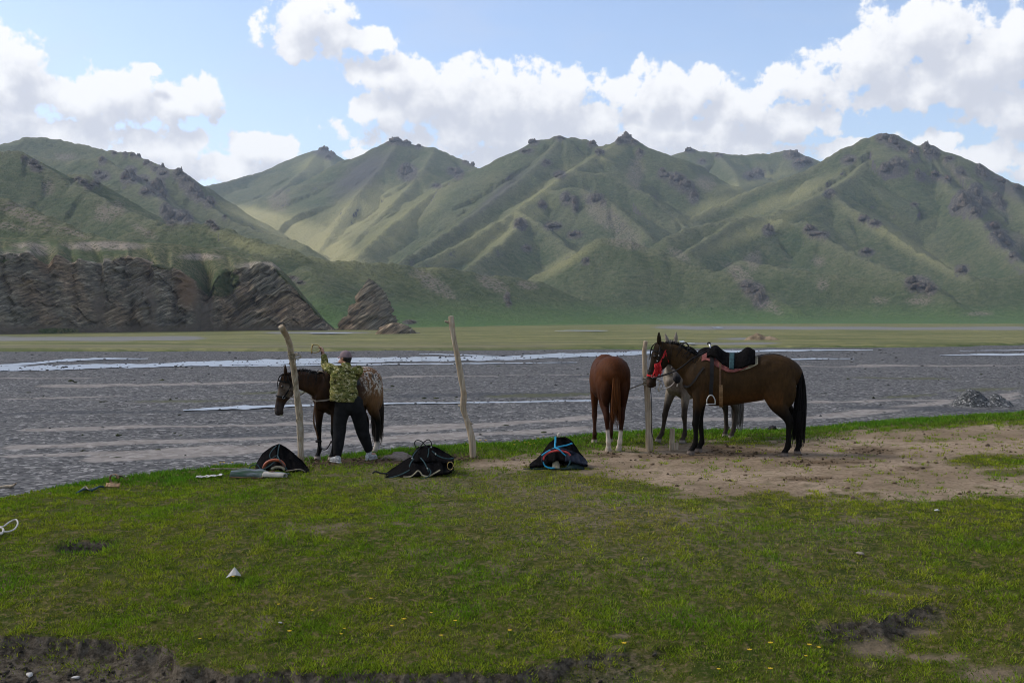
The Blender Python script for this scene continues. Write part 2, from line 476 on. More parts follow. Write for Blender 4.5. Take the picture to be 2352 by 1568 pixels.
CR = [(745, 345, 14, 7), (762, 352, 12, 7), (755, 362, 9, 5), (905, 326, 22, 8), (930, 330, 16, 6), (962, 338, 10, 5), (935, 398, 24, 18), (925, 392, 10, 10), (1052, 400, 14, 12), (1035, 393, 10, 8), (1003, 428, 12, 5), (1072, 372, 10, 7), (1085, 378, 8, 6),
      (1225, 328, 14, 7), (1285, 318, 12, 5), (1360, 332, 12, 6), (1440, 318, 20, 13), (1422, 325, 12, 8), (1456, 328, 10, 7), (1378, 350, 12, 6), (1470, 352, 10, 8), (1285, 402, 16, 8), (1255, 375, 12, 7), (1210, 348, 18, 6),
      (1300, 458, 14, 15), (1318, 464, 10, 12), (1322, 478, 8, 10), (1370, 456, 18, 11), (1385, 466, 9, 7), (1530, 405, 20, 8), (1555, 415, 22, 14), (1575, 430, 22, 14), (1592, 452, 14, 16), (1520, 395, 10, 7), (1245, 470, 12, 8), (1270, 520, 22, 9), (1195, 515, 16, 12), (1320, 540, 20, 8), (1210, 570, 12, 8), (1345, 600, 10, 8),
      (1585, 346, 14, 6), (1650, 357, 10, 5), (1820, 356, 22, 12), (1845, 372, 24, 10), (1740, 400, 18, 12), (1720, 405, 14, 9), (1612, 372, 10, 6), (1835, 378, 18, 10),
      (2030, 318, 20, 11), (2050, 326, 18, 14), (2065, 336, 18, 10), (2098, 352, 14, 14), (2128, 340, 10, 14), (2140, 352, 20, 16), (1950, 368, 20, 10), (2035, 392, 18, 14), (2062, 382, 22, 18), (2110, 402, 10, 9), (2150, 408, 16, 9), (2175, 412, 12, 8), (2205, 395, 12, 10), (2250, 392, 12, 13), (2262, 402, 12, 12), (2300, 415, 16, 8), (2335, 432, 14, 8), (2180, 365, 14, 6),
      (2215, 465, 26, 24), (2240, 445, 16, 20), (2200, 478, 18, 16), (2258, 470, 16, 16), (2290, 452, 12, 10), (2240, 490, 16, 12), (2300, 470, 10, 12), (2280, 520, 20, 10), (2295, 545, 24, 16), (2310, 560, 18, 10), (2330, 590, 14, 10), (2100, 470, 9, 5),
      (1905, 445, 14, 10), (1880, 540, 26, 8), (1860, 528, 16, 8), (1985, 505, 16, 8), (2010, 515, 16, 8), (2210, 620, 18, 10), (1765, 530, 14, 12), (1990, 580, 18, 8),
      (1730, 668, 26, 16), (1745, 690, 20, 18), (1715, 655, 18, 10), (2110, 655, 30, 17), (2135, 665, 18, 14), (2095, 648, 18, 10), (1165, 685, 7, 13), (1168, 697, 6, 8),
      (235, 370, 10, 9), (262, 352, 7, 7), (288, 352, 8, 9), (305, 356, 6, 8), (318, 360, 7, 6), (340, 375, 12, 9), (356, 388, 10, 7), (372, 384, 8, 12), (410, 402, 14, 14), (425, 418, 16, 16), (440, 436, 18, 18), (455, 452, 14, 14), (300, 395, 16, 11), (290, 410, 14, 14), (310, 412, 12, 9), (352, 430, 18, 14), (340, 440, 20, 12), (365, 425, 14, 16), (372, 445, 12, 14), (395, 500, 20, 18), (420, 498, 18, 14), (430, 505, 14, 12), (380, 485, 14, 16), (240, 405, 14, 10), (225, 400, 12, 10), (220, 420, 10, 8), (330, 410, 14, 8), (480, 465, 16, 12), (495, 525, 8, 5), (375, 400, 16, 10),
      (75, 375, 14, 8), (85, 388, 14, 8), (55, 365, 8, 5), (190, 418, 12, 6), (205, 428, 12, 6), (178, 412, 10, 5), (483, 512, 12, 6), (490, 520, 8, 9), (515, 500, 6, 4), (670, 640, 16, 5), (690, 650, 12, 4), (940, 740, 16, 5)]
rockm = np.zeros_like(HZ); rockh = np.zeros_like(HZ)
for (cx, cy, rx, ry) in CR:
    w_ = spot(cx, cy, rx * 1.2, ry * 1.4)
    rockm = np.maximum(rockm, w_)
    rockh = np.maximum(rockh, w_ ** 0.6 * ry * YY / FPX)
jag = fbm(XX / 17.0, YY / 26.0, 3, 0.6, True) * 0.6 + fbm(XX / 7.0 + 3, YY / 11.0, 2, 0.6, True) * 0.5
HZ = HZ + rockh * np.clip(0.15 + jag * 0.85, -0.1, 1.2) * 0.65
rocka = sstep(0.10, 0.42, rockm + jag * 0.22 * (rockm > 0))
sn = fbm(XX / 60.0, YY / 60.0, 4) * 0.5 + fbm(XX / 14.0, YY / 14.0, 3) * 0.5
scree = np.zeros_like(HZ)
for a in [(1400, 505, 130, 34, 38), (1370, 470, 60, 26, 40), (1460, 395, 30, 60, 12), (1440, 560, 70, 18, 10), (1560, 585, 40, 14, 30), (1880, 600, 26, 22, 0), (1700, 630, 60, 26, 35),
          (2020, 690, 34, 14, 12), (2110, 690, 44, 14, 0), (1890, 655, 22, 20, 40), (1760, 700, 60, 18, 30), (1000, 655, 90, 24, 32), (1130, 650, 60, 24, 22), (1210, 655, 44, 16, 8),
          (640, 460, 36, 40, 20), (240, 490, 40, 30, 30), (330, 530, 60, 12, 30), (60, 495, 110, 26, 22), (20, 520, 80, 14, 10), (160, 530, 70, 10, 20), (270, 478, 26, 30, 0), (110, 430, 24, 30, 0),
          (2290, 470, 70, 20, 40), (2330, 560, 40, 40, 20), (1620, 420, 40, 30, 20), (1730, 600, 30, 40, 0), (2250, 720, 50, 8, 0), (2200, 395, 60, 20, 30), (150, 360, 40, 14, 0)]:
    scree = np.maximum(scree, spot(*a))
scree = np.maximum(scree, np.clip(rockm * 1.2, 0, 0.4))
scree = sstep(0.12, 0.62, scree * 0.95 + sn * 0.5 * (scree > 0))
dry = np.zeros_like(HZ)  # sunlit slopes painted pale yellow, mixed with straw-coloured turf
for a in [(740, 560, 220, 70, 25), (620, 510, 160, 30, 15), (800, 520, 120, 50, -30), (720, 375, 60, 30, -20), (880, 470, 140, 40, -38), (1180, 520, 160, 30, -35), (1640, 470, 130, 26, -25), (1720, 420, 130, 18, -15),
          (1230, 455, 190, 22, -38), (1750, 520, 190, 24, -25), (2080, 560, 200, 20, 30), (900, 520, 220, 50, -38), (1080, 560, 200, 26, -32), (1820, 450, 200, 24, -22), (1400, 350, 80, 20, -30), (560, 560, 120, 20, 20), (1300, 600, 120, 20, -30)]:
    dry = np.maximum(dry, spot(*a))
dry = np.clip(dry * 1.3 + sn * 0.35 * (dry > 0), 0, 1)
valley = np.clip((spot(700, 555, 190, 56, 24) + spot(800, 500, 150, 60, -38) * 0.6 + spot(600, 500, 120, 24, 15) * .6) * 1.7 + sn * 0.3, 0, 1) * (YY > 1750)  # sunlight on the valley floor, painted in as bright yellow
slate = np.clip((spot(830, 400, 110, 40, -38) + spot(1150, 440, 150, 14, -40) * .6 + spot(740, 350, 40, 16, 20) + spot(2310, 430, 90, 26, 30) * .7) * 1.6 + sn * 0.5, 0, 1)
slate *= (spot(830, 400, 150, 60, -38) + spot(1150, 440, 180, 24, -40) + spot(740, 350, 60, 30, 20) + spot(2310, 430, 120, 40, 30)) > 0
lush = np.clip(1 - (HZ - PLAIN) / 20.0, 0, 1) * (YY < 1500)
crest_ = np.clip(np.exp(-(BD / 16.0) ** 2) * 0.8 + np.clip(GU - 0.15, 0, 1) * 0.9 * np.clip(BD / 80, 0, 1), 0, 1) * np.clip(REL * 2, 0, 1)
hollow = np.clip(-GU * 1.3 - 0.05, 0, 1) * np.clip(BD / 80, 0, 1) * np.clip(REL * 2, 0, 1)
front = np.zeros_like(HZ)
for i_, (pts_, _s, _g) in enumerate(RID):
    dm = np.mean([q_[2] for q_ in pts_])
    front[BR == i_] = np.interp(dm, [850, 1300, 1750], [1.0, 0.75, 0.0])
Vt = np.stack([XX, YY, HZ], -1).reshape(-1, 3)

mm, b = newmat('mountain_turf')
p = b.pos()
n1 = b.noise(p, 0.012, 6, 0.6); n2 = b.noise(p, 0.09, 5, 0.6); n3 = b.noise(b.rot(p, (0, 0, 0), (1, 1, 2.2)), 0.35, 4, 0.65)
n4 = b.noise(b.vmul(p, (1, 1, 1.8)), 0.16, 5, 0.7)
c = b.mix(b.mr(n1, 0.36, 0.64), (0.060, 0.088, 0.034), (0.092, 0.110, 0.046))
c = b.mix(b.mr(n2, 0.48, 0.70, 0, 0.7), c, (0.145, 0.145, 0.074))
c = b.mix(b.mr(n2, 0.50, 0.28, 0, 0.7), c, (0.034, 0.055, 0.022))
c = b.mix(b.mr(n4, 0.52, 0.68, 0, 0.55), c, (0.165, 0.160, 0.088))
c = b.mix(b.mr(n4, 0.48, 0.34, 0, 0.55), c, (0.028, 0.046, 0.019))
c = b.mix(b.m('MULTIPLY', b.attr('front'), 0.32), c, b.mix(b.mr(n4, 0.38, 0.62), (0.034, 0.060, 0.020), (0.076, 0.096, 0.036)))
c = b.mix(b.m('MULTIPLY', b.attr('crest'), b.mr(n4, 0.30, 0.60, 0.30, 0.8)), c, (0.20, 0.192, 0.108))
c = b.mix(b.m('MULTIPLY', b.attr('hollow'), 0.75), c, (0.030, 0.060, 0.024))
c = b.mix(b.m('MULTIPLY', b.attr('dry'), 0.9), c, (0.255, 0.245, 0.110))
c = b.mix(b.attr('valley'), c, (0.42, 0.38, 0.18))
c = b.mix(b.m('MULTIPLY', b.attr('lush'), 0.7), c, (0.098, 0.185, 0.046))
sl = b.n('ShaderNodeSeparateXYZ', None, _0=b.n('ShaderNodeNewGeometry').outputs['Normal']).outputs[2]
sc_n = b.m('MULTIPLY', b.attr('scree'), b.mr(n3, 0.40, 0.58))
c = b.mix(b.m('MULTIPLY', sc_n, 0.85), c, (0.235, 0.190, 0.150))
c = b.mix(b.m('MULTIPLY', b.attr('slate'), b.mr(n3, 0.30, 0.60, 0.35, 0.95)), c, (0.088, 0.080, 0.086))
rk = b.mr(b.m('ADD', sl, b.m('MULTIPLY', b.m('SUBTRACT', n2, 0.5), 0.22)), 0.74, 0.66)
c = b.mix(rk, c, b.mix(n3, (0.05, 0.045, 0.048), (0.17, 0.15, 0.145)))
nr_ = b.noise(b.vmul(p, (1, 1, 0.6)), 0.22, 5, 0.7)
c = b.mix(b.m('MULTIPLY', b.attr('rock'), b.mr(n3, 0.25, 0.45, 0.5, 1.0)), c, b.ramp(nr_, [(0.30, (0.030, 0.028, 0.025)), (0.5, (0.095, 0.085, 0.074)), (0.68, (0.21, 0.18, 0.15))]))
# sheep-track terracettes and tussocks as relief only
ter = b.m('SINE', b.m('ADD', b.m('MULTIPLY', b.n('ShaderNodeSeparateXYZ', None, _0=p).outputs[2], 1.35), b.m('MULTIPLY', n2, 22.0)))
hgt = b.m('ADD', b.m('MULTIPLY', n3, 1.0), b.m('MULTIPLY', ter, 0.10))
tus = b.mr(b.voro(p, 0.55), 0.0, 0.65)
c = b.mix(b.m('MULTIPLY', b.mr(n3, 0.52, 0.36), 0.40), c, (0.030, 0.045, 0.020))
nrm = b.bump(b.m('ADD', b.m('ADD', hgt, b.m('MULTIPLY', n4, 2.5)), b.m('MULTIPLY', tus, 0.25)), 2.4, 0.9)
b.out(c, 0.95, nrm, 0.12)
MOUNTAIN_MAT = mm
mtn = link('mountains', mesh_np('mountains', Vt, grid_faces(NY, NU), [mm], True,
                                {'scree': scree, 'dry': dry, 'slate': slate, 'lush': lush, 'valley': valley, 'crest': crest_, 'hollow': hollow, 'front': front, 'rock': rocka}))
tag(mtn, 'green grassy mountains with rocky crests across the valley', None, None, 'structure')


def on_land(px, py):
    """First spot of the mountain ground that shows at this place of the photograph."""
    u = (px - 1176.0) / FPX / (math.cos(TH) + (784.0 - py) / FPX * math.sin(TH))
    j = int(np.clip(round((u + 0.66) / 1.32 * (NU - 1)), 0, NU - 1))
    k = np.nonzero(PYm[:, j] <= py)[0]
    if len(k) == 0:
        k = [int(np.argmin(PYm[:, j]))]
    i = k[0]
    return Vector((XX[i, j], YY[i, j], HZ[i, j]))


# crags: rough blocky rocks, shared meshes
def crag_mesh(seed, sub=4, tall=1.0, spiky=0.5):
    bm = bmesh.new(); bmesh.ops.create_icosphere(bm, subdivisions=sub, radius=1.0)
    V = np.array([v.co[:] for v in bm.verts]); Fc = np.array([[v.index for v in f.verts] for f in bm.faces]); bm.free()
    q = V * 1.3 + seed * 13.7
    d = fbm3(q, 3) * 0.75
    blk = np.abs(pn3(V * np.array([3.2, 3.2, 1.6]) + seed * 5.1)); d = d + (0.28 - blk) * spiky * 1.5
    blk2 = np.abs(pn3(V * np.array([7.0, 7.0, 3.4]) + seed * 3.1)); d = d + (0.25 - blk2) * spiky * 0.7
    V = V * (1 + d)[:, None]
    up = np.maximum(V[:, 2], 0)
    V[:, 2] = np.where(V[:, 2] > 0, up * tall * (1 + 0.7 * spiky * pn3(np.stack([V[:, 0] * 2.4, V[:, 1] * 2.4, V[:, 0] * 0 + seed], -1))), V[:, 2] * 0.45)
    return V, Fc


rm, b = newmat('crag_rock')
p = b.pos()
n1 = b.noise(p, 0.14, 5, 0.65); n2 = b.noise(b.rot(p, (0.3, 0.5, 0.2), (1, 1, 3.0)), 0.6, 5, 0.65)
c = b.ramp(n1, [(0.25, (0.045, 0.040, 0.033)), (0.55, (0.135, 0.116, 0.094)), (0.8, (0.23, 0.188, 0.145))])
c = b.mix(b.mr(n2, 0.5, 0.35, 0, 0.75), c, (0.03, 0.028, 0.032))
c = b.mix(b.mr(b.noise(p, 0.06, 3), 0.58, 0.7, 0, 0.6), c, (0.23, 0.15, 0.11))
b.out(c, 0.95, b.bump(n2, 1.5, 1.0), 0.15)
def crag_cluster(i):
    rg = np.random.RandomState(i + 60); V_, F_, k = [], [], 0
    for j in range(5):
        v, f = crag_mesh(i * 9 + j + 1, 3, (0.8, 1.0, 1.15, 0.75, 0.9, 1.2)[i], 0.75)
        s_ = (0.62, 0.5, 0.42, 0.36, 0.3)[j]
        a = rg.rand() * 6.28; r_ = 0.0 if j == 0 else 0.35 + 0.35 * rg.rand()
        V_.append(v * np.array([s_ * (0.7 + 0.5 * rg.rand()), s_, s_ * (1.1 + 0.5 * rg.rand())]) + np.array([math.cos(a) * r_, math.sin(a) * r_, -0.1 * rg.rand()])); F_.append(f + k); k += len(v)
    return np.vstack(V_), np.vstack(F_)


CRAG = [mesh_np('crag', *crag_cluster(i), [rm], False) for i in range(6)]
for i, (px, py, rx, ry) in enumerate(CR):
    q = on_land(px, py + ry * 0.35)
    k = q.y / FPX
    o = link('rock_outcrop', CRAG[(i * 7 + int(px)) % 6], mtn)
    o.location = q + Vector((0, rx * k * 0.1, -ry * k * 0.30))
    o.scale = (rx * k * 0.80, rx * k * 0.80, ry * k * 1.15)
    o.rotation_euler = (0, 0, (i * 2.4) % 6.28)

# ---------------------------------------------------------------- layered rock: the cliff and the two stacks in front of it
BED = R(37)


def strata(x, y, z):
    """Steps of tilted rock beds, in metres."""
    q = np.stack([x, y, z], -1)
    bump = fbm3(q / 16.0, 3) * 4.0
    s = -math.sin(BED) * x + math.cos(BED) * z + 0.25 * y + bump
    a = np.mod(s / 4.3, 1.0); bb = np.mod(s / 1.55 + 0.3, 1.0); cc = np.mod(s / 9.1 + 0.1, 1.0)
    st = (a - 0.5) * 1.3 + (bb - 0.5) * 0.6 + (cc - 0.5) * 1.6
    along = math.cos(BED) * x + math.sin(BED) * z
    brk = fbm3(np.stack([along / 6.0, s / 2.2, y / 9.0], -1), 3)
    wob_ = fbm3(np.stack([along / 9.0, s / 5.0, y / 14.0], -1), 2)
    bi_ = np.floor(s / 2.1).astype(int); ai_ = np.floor(along / 4.4 + wob_ * 1.2 + np.mod(bi_ * 0.37, 1.0)).astype(int)
    hs = _perm[_perm[bi_ & 255] + (ai_ & 255)] / 255.0
    bi2 = np.floor(s / 6.3 + 0.2).astype(int); ai2 = np.floor(along / 11.0 + wob_ * 0.9 + np.mod(bi2 * 0.61, 1.0)).astype(int)
    h2_ = _perm[_perm[(bi2 + 91) & 255] + (ai2 & 255)] / 255.0
    return st * 0.55 + brk * 1.0 + (hs - 0.5) * 1.7 + (h2_ - 0.5) * 2.6, s


km, b = newmat('layered_rock')
p = b.pos()
pr = b.rot(p, (0, BED, 0))
sb = b.noise(b.vmul(pr, (0.06, 0.12, 1.1)), 1.0, 6, 0.65, 0.6)
sf = b.noise(b.vmul(pr, (0.25, 0.3, 3.6)), 1.0, 5, 0.7)
ng = b.noise(p, 0.045, 4, 0.6)
c = b.ramp(sb, [(0.30, (0.050, 0.046, 0.039)), (0.45, (0.165, 0.143, 0.108)), (0.57, (0.29, 0.246, 0.182)), (0.68, (0.52, 0.46, 0.36))])
c = b.mix(b.mr(ng, 0.36, 0.66), b.mix(1.0, c, (0.84, 0.88, 0.86), 'MULTIPLY'), b.mix(1.0, c, (1.12, 0.94, 0.78), 'MULTIPLY'))
c = b.mix(b.mr(sf, 0.52, 0.36, 0, 0.7), c, (0.022, 0.022, 0.022))
tal = b.attr('talus')
c = b.mix(b.m('MULTIPLY', tal, 0.9), c, b.mix(b.noise(p, 0.5, 5, .7), (0.075, 0.070, 0.050), (0.185, 0.140, 0.10)))
c = b.mix(b.m('MULTIPLY', b.attr('rust'), 0.8), c, (0.20, 0.125, 0.07))
nt = b.noise(b.vmul(p, (1, 1, 1.6)), 0.55, 5, 0.65)
tv = b.mix(b.mr(nt, 0.42, 0.60), (0.052, 0.066, 0.024), (0.150, 0.140, 0.070))
tv = b.mix(b.m('MULTIPLY', b.attr('bare'), b.mr(nt, 0.36, 0.52)), tv, (0.27, 0.225, 0.175))
tv = b.mix(b.mr(b.noise(p, 0.05, 3), 0.5, 0.62, 0, 0.6), tv, (0.055, 0.085, 0.03))
vg = b.mr(b.m('ADD', b.attr('veg'), b.m('MULTIPLY', b.m('SUBTRACT', nt, 0.5), 0.9)), 0.42, 0.60)
c = b.mix(vg, c, tv)
b.out(c, 0.95, b.bump(b.m('ADD', sf, b.m('MULTIPLY', nt, 0.6)), 0.9, 0.9), 0.12)
LAYER = km

# columns across the photograph: x, foot, rim, crest
CC = np.array([(-260, 776, 570, 552), (-140, 774, 575, 548), (0, 772, 582, 546), (60, 771, 578, 545), (120, 770, 596, 546), (200, 768, 604, 550), (250, 767, 596, 552), (300, 766, 592, 554), (350, 766, 604, 556), (400, 765, 618, 560),
               (430, 765, 636, 563), (460, 764, 656, 567), (490, 764, 640, 571), (520, 763, 624, 576), (570, 763, 610, 585), (600, 763, 606, 592), (625, 763, 610, 601), (660, 763, 642, 633), (700, 762, 688, 681), (740, 762, 733, 728), (772, 761, 760, 759)], float)
cols = np.linspace(-250, 771, 520)
fb, fr, fc = (np.interp(cols, CC[:, 0], CC[:, i]) for i in (1, 2, 3))
base_d = np.array([onz(c_, f_, PLAIN)[1] for c_, f_ in zip(cols, fb)])
nA, nB, nC = 120, 46, 14
rows = []
endk = np.clip((771 - cols) / 200.0, 0.02, 1)
taper = np.interp(cols, [-250, 560, 771], [1, 1, 0.25])
fr = fr + fbm(cols / 60.0, cols * 0 + 2.2, 3) * 22 * endk
for i in range(nA):
    t = i / (nA - 1)
    prof = t ** 0.85
    d = base_d + 17 * taper * t ** 1.15
    rows.append([P(c_, f0 + (f1 - f0) * prof, dd)[:] for c_, f0, f1, dd in zip(cols, fb, fr, d)])
for i in range(1, nB + 1):
    t = i / nB
    d = base_d + 17 * taper + (8 + 62 * endk) * t
    py = fr + (fc - fr) * (1 - (1 - t) ** 1.5)
    rows.append([P(c_, f_, dd)[:] for c_, f_, dd in zip(cols, py, d)])
top = np.array(rows[-1])
for i in range(1, nC + 1):
    t = i / nC
    q = top.copy(); q[:, 1] += (10 + 50 * endk) * t; q[:, 2] = top[:, 2] + (PLAIN - 2 - top[:, 2]) * t ** 1.4
    rows.append(q.tolist())
A = np.array(rows)
rowt = np.concatenate([np.linspace(0, 1, nA), 1 + np.arange(1, nB + 1) / nB, 2 + np.arange(1, nC + 1) / nC])[:, None] * np.ones((1, len(cols)))
st, sv = strata(A[..., 0], A[..., 1], A[..., 2])
rockw = np.clip(1.12 - np.clip(rowt - 0.93, 0, 1) * 7, 0.0, 1) * np.clip(rowt * 14, 0.1, 1)
pxg = cols[None, :] + (A[..., 2] - PLAIN) * 0.8
gull = np.zeros_like(st)
for (gx, gw, gd) in [(60, 16, 2.2), (120, 20, 3.5), (232, 17, 6.0), (180, 12, 2.6), (352, 16, 5.0), (300, 10, 2.0), (405, 10, 2.0), (472, 24, 9.0), (545, 8, 1.6), (590, 10, 1.4), (640, 12, 1.5), (20, 10, 2)]:
    gull = np.maximum(gull, gd * np.exp(-((pxg - gx - fbm(A[..., 2] / 9.0, A[..., 2] * 0 + gx, 2) * 14) / gw) ** 2))
gull *= 1.5 * (0.35 + 0.65 * np.clip(rowt, 0, 1)) * np.clip(2.2 - rowt, 0, 1)
big = fbm(A[..., 0] / 24.0, A[..., 2] / 30.0, 3) * 3.2
outw = (st * 1.35 + big * 1.7) * rockw * np.clip(endk[None, :] * 4, .3, 1) - gull
tal_ = np.clip((gull - 1.8) / 2.5, 0, 1) * sstep(0.95, 0.3, rowt) + sstep(0.16, 0.02, rowt + fbm(A[..., 0] / 12, A[..., 2] / 5, 2) * 0.10)
tal_ = np.clip(tal_, 0, 1)
A[..., 1] -= outw * 0.9 * (1 - 0.75 * tal_) - gull * 0.0
A[..., 2] += outw * 0.22 * (1 - tal_) * (rowt > 0.05)
A[..., 2] += fbm(A[..., 0] / 7.0, A[..., 1] / 7.0, 3) * 0.7 * (rowt > 1.0)
pxa, pya = proj(A[..., 0], A[..., 1], A[..., 2])


def spot2(cx, cy, rx, ry):
    return np.clip(1 - np.hypot((pxa - cx) / rx, (pya - cy) / ry), 0, 1)


veg = sstep(0.92, 1.04, rowt + fbm(A[..., 0] / 9.0, A[..., 2] / 9.0, 4) * 0.30)
veg = np.maximum(veg, np.clip(spot2(500, 640, 70, 60) * 1.8, 0, 1)) * np.clip(1.2 - spot2(560, 625, 60, 12), 0, 1)
veg = np.maximum(veg, spot2(130, 760, 90, 12) * 1.2)
rust = np.clip(spot2(430, 665, 34, 60) * 1.8, 0, 1)
bare = np.clip((spot2(75, 572, 60, 22) + spot2(240, 565, 120, 14) + spot2(600, 612, 70, 14) + spot2(20, 585, 60, 14) + spot2(460, 590, 60, 10)) * 2.0, 0, 1)
cl = link('rock_cliff', mesh_np('rock_cliff', A.reshape(-1, 3), grid_faces(len(A), len(cols)), [LAYER], False,
                                {'veg': veg, 'talus': tal_, 'rust': rust, 'bare': bare}))
tag(cl, 'long dark cliff of tilted rock layers at the left edge of the plain', 'cliff')


def rock_stack(name, label, px0, px1, apex, foot, depth_y, exps, seed, beds=1.0):
    """A free-standing outcrop of tilted beds: rings from the foot up to a crest."""
    c0 = onz(px0, foot, PLAIN); c1 = onz(px1, foot, PLAIN)
    d = c0.y + depth_y; k = d / FPX
    half = (px1 - px0) / 2 * k
    top = P(apex[0], apex[1], d); mid = P((px0 + px1) / 2, foot, d)
    nt_, na = 64, 160
    t = np.linspace(0, 1, nt_)[:, None]; th = np.linspace(0, 2 * np.pi, na, endpoint=False)[None, :]
    ex = np.where(np.cos(th) > 0, exps[0], exps[1])
    w = half * (1 - t) ** ex * (1 + 0 * th); dp = depth_y * (1 - t) ** 1.0 * (1 + 0 * th)
    x = mid.x + (top.x - mid.x) * t ** 0.9 + w * np.cos(th); y = d + dp * np.sin(th)
    z = PLAIN - 0.6 + (top.z - PLAIN + 0.6) * t + 0 * th
    st_, _ = strata(x + seed * 31, y, z)
    bl = fbm3(np.stack([x / 5.0 + seed, y / 5.0, z / 5.0], -1), 3) * 1.4
    o_ = (st_ * 0.62 * beds + bl * beds) * np.clip((1 - t) * 3, 0.15, 1) * half / 13.0
    x = x + np.cos(th) * o_; y = y + np.sin(th) * o_ * 0.8; z = z + o_ * 0.3 * (t < 0.97)
    V = np.stack([x, y, z], -1)
    vg_ = sstep(0.6, 1.2, t + fbm(x / 3.0, z / 3.0, 3) * 0.4) * 0.45
    o = link(name, mesh_np(name, V.reshape(-1, 3), grid_faces(nt_, na, True), [LAYER], False,
                           {'veg': vg_, 'talus': sstep(0.10, 0.0, t + 0 * th) * .6, 'rust': t * 0 + 0 * th, 'bare': t * 0 + 0 * th}))
    tag(o, label, 'rock')
    return o


rock_stack('rock_outcrop', 'pointed pyramid of tilted rock layers standing free of the cliff end', 772, 922, (846, 639), 761, 12, (0.62, 0.95), 1)
rock_stack('rock_outcrop', 'low wedge of slanting rock layers on the plain before the rock pyramid', 864, 974, (908, 741), 771, 4.5, (0.5, 0.6), 2, 1.6)

# ---------------------------------------------------------------- river plain
CHW = [[(-260, 852, 12), (0, 846, 10), (120, 844, 9), (300, 840, 7), (480, 835, 8), (660, 830, 10), (820, 827, 9), (1000, 824, 8), (1180, 820, 8), (1300, 816, 8), (1420, 812, 7), (1520, 809, 5), (1700, 806, 4), (1900, 803.5, 2.4), (2010, 803, 1.0)],
      [(-200, 843, 3), (0, 839, 3.5), (60, 835, 4), (150, 827, 4), (250, 824, 3), (340, 823, 1.0)],
      [(480, 841, 1.2), (700, 838, 3), (900, 836, 2.2), (1100, 834, 1.8), (1330, 832, 1.0)],
      [(1590, 828, 2.2), (1750, 825, 3), (1860, 824, 2.6), (1965, 823, 0.8)],
      [(2155, 816, 0.8), (2250, 814, 3), (2400, 812, 4), (2600, 808, 5)],
      [(2200, 805.5, 0.6), (2352, 803.5, 1.6), (2600, 800, 2)],
      [(420, 942, 1.0), (500, 938, 5), (560, 935, 6), (640, 932, 3.4), (760, 929, 3), (900, 926, 3), (1050, 924, 2.2), (1200, 922, 2.6), (1380, 919, 2.6), (1430, 918, 0.8)],
      [(1180, 818, 1), (1010, 813, 2), (960, 812, 0.7)]]
Yp = 17.0 * (1500.0 / 17.0) ** np.linspace(0, 1, 420)
Up = np.linspace(-0.95, 0.95, 420)
YG, UG = np.meshgrid(Yp, Up, indexing='ij'); XG = YG * UG
swell = fbm(XG / 22.0, YG / 4.5, 4) * 0.14 + fbm(XG / 5.0, YG / 1.6, 2) * 0.05
swell *= sstep(900, 200, YG)
GPX, GPY = proj(XG, YG, PLAIN + 0 * XG)
ZG = PLAIN + swell + 0.03


def band(px, py, pts, w, soft=3.0):
    """Weight of a streak drawn along a line of the photograph."""
    q = np.array(pts, float)
    cy = np.interp(px, q[:, 0], q[:, 1])
    inx = sstep(q[0, 0] - 40, q[0, 0] + 60, px) * sstep(q[-1, 0] + 40, q[-1, 0] - 60, px)
    return inx * np.clip(1 - np.abs(py - cy) / w, 0, 1)


wv = fbm(GPX / 130.0, GPY / 9.0, 3) * 5
sand = np.zeros_like(ZG)
for pts, w in [([(80, 887), (400, 884), (700, 876)], 5), ([(0, 918), (300, 912)], 4), ([(40, 990), (330, 984), (700, 972), (900, 965)], 7), ([(0, 1030), (300, 1020), (640, 1005), (900, 990), (1350, 962)], 10), ([(180, 1060), (520, 1040), (800, 1015), (1100, 1000)], 16),
               ([(0, 1050), (300, 1042), (560, 1030)], 10), ([(850, 985), (1150, 975), (1400, 955)], 9), ([(850, 1010), (1200, 995), (1360, 985)], 9), ([(1300, 912), (1900, 925), (2352, 915)], 4), ([(1870, 958), (2100, 935), (2352, 905)], 12), ([(1500, 965), (1800, 962), (2000, 955)], 7),
               ([(1300, 872), (1480, 869)], 3), ([(1750, 842), (2352, 838)], 3), ([(0, 870), (250, 868)], 2.5), ([(800, 868), (1360, 860)], 2.5)]:
    sand = np.maximum(sand, band(GPX, GPY + wv, pts, w * 0.8))
darkg = np.zeros_like(ZG)
for pts, w in [([(0, 952), (500, 944), (800, 940)], 4), ([(450, 1003), (700, 1000)], 5), ([(900, 912), (1370, 905)], 6), ([(1300, 865), (1380, 864)], 4), ([(0, 832), (330, 828)], 3), ([(1930, 935), (2160, 942), (2352, 946)], 5), ([(1300, 952), (1420, 948)], 3)]:
    darkg = np.maximum(darkg, band(GPX, GPY + wv, pts, w))
olive = np.zeros_like(ZG)
for pts, w in [([(530, 905), (900, 897)], 4), ([(1100, 912), (1380, 905)], 5), ([(2180, 898), (2352, 893)], 6), ([(2000, 912), (2150, 908)], 3), ([(1950, 866), (2200, 870)], 2.5), ([(300, 925), (700, 920)], 3)]:
    olive = np.maximum(olive, band(GPX, GPY + wv * .5, pts, w))
for pts in CHW:
    q_ = np.array(sorted(pts), float)
    m_ = np.clip(1 - np.abs(GPY - np.interp(GPX, q_[:, 0], q_[:, 1])) / (np.interp(GPX, q_[:, 0], q_[:, 2]) * 0.9 + 1.5), 0, 1) * (GPX > q_[0, 0]) * (GPX < q_[-1, 0])
    ZG = ZG + (PLAIN - 0.08 - ZG) * sstep(0, 0.5, m_)
gm, b = newmat('river_gravel')
p = b.pos()
str_ = b.noise(b.vmul(p, (0.10, 0.42, 0)), 1.0, 5, 0.6)
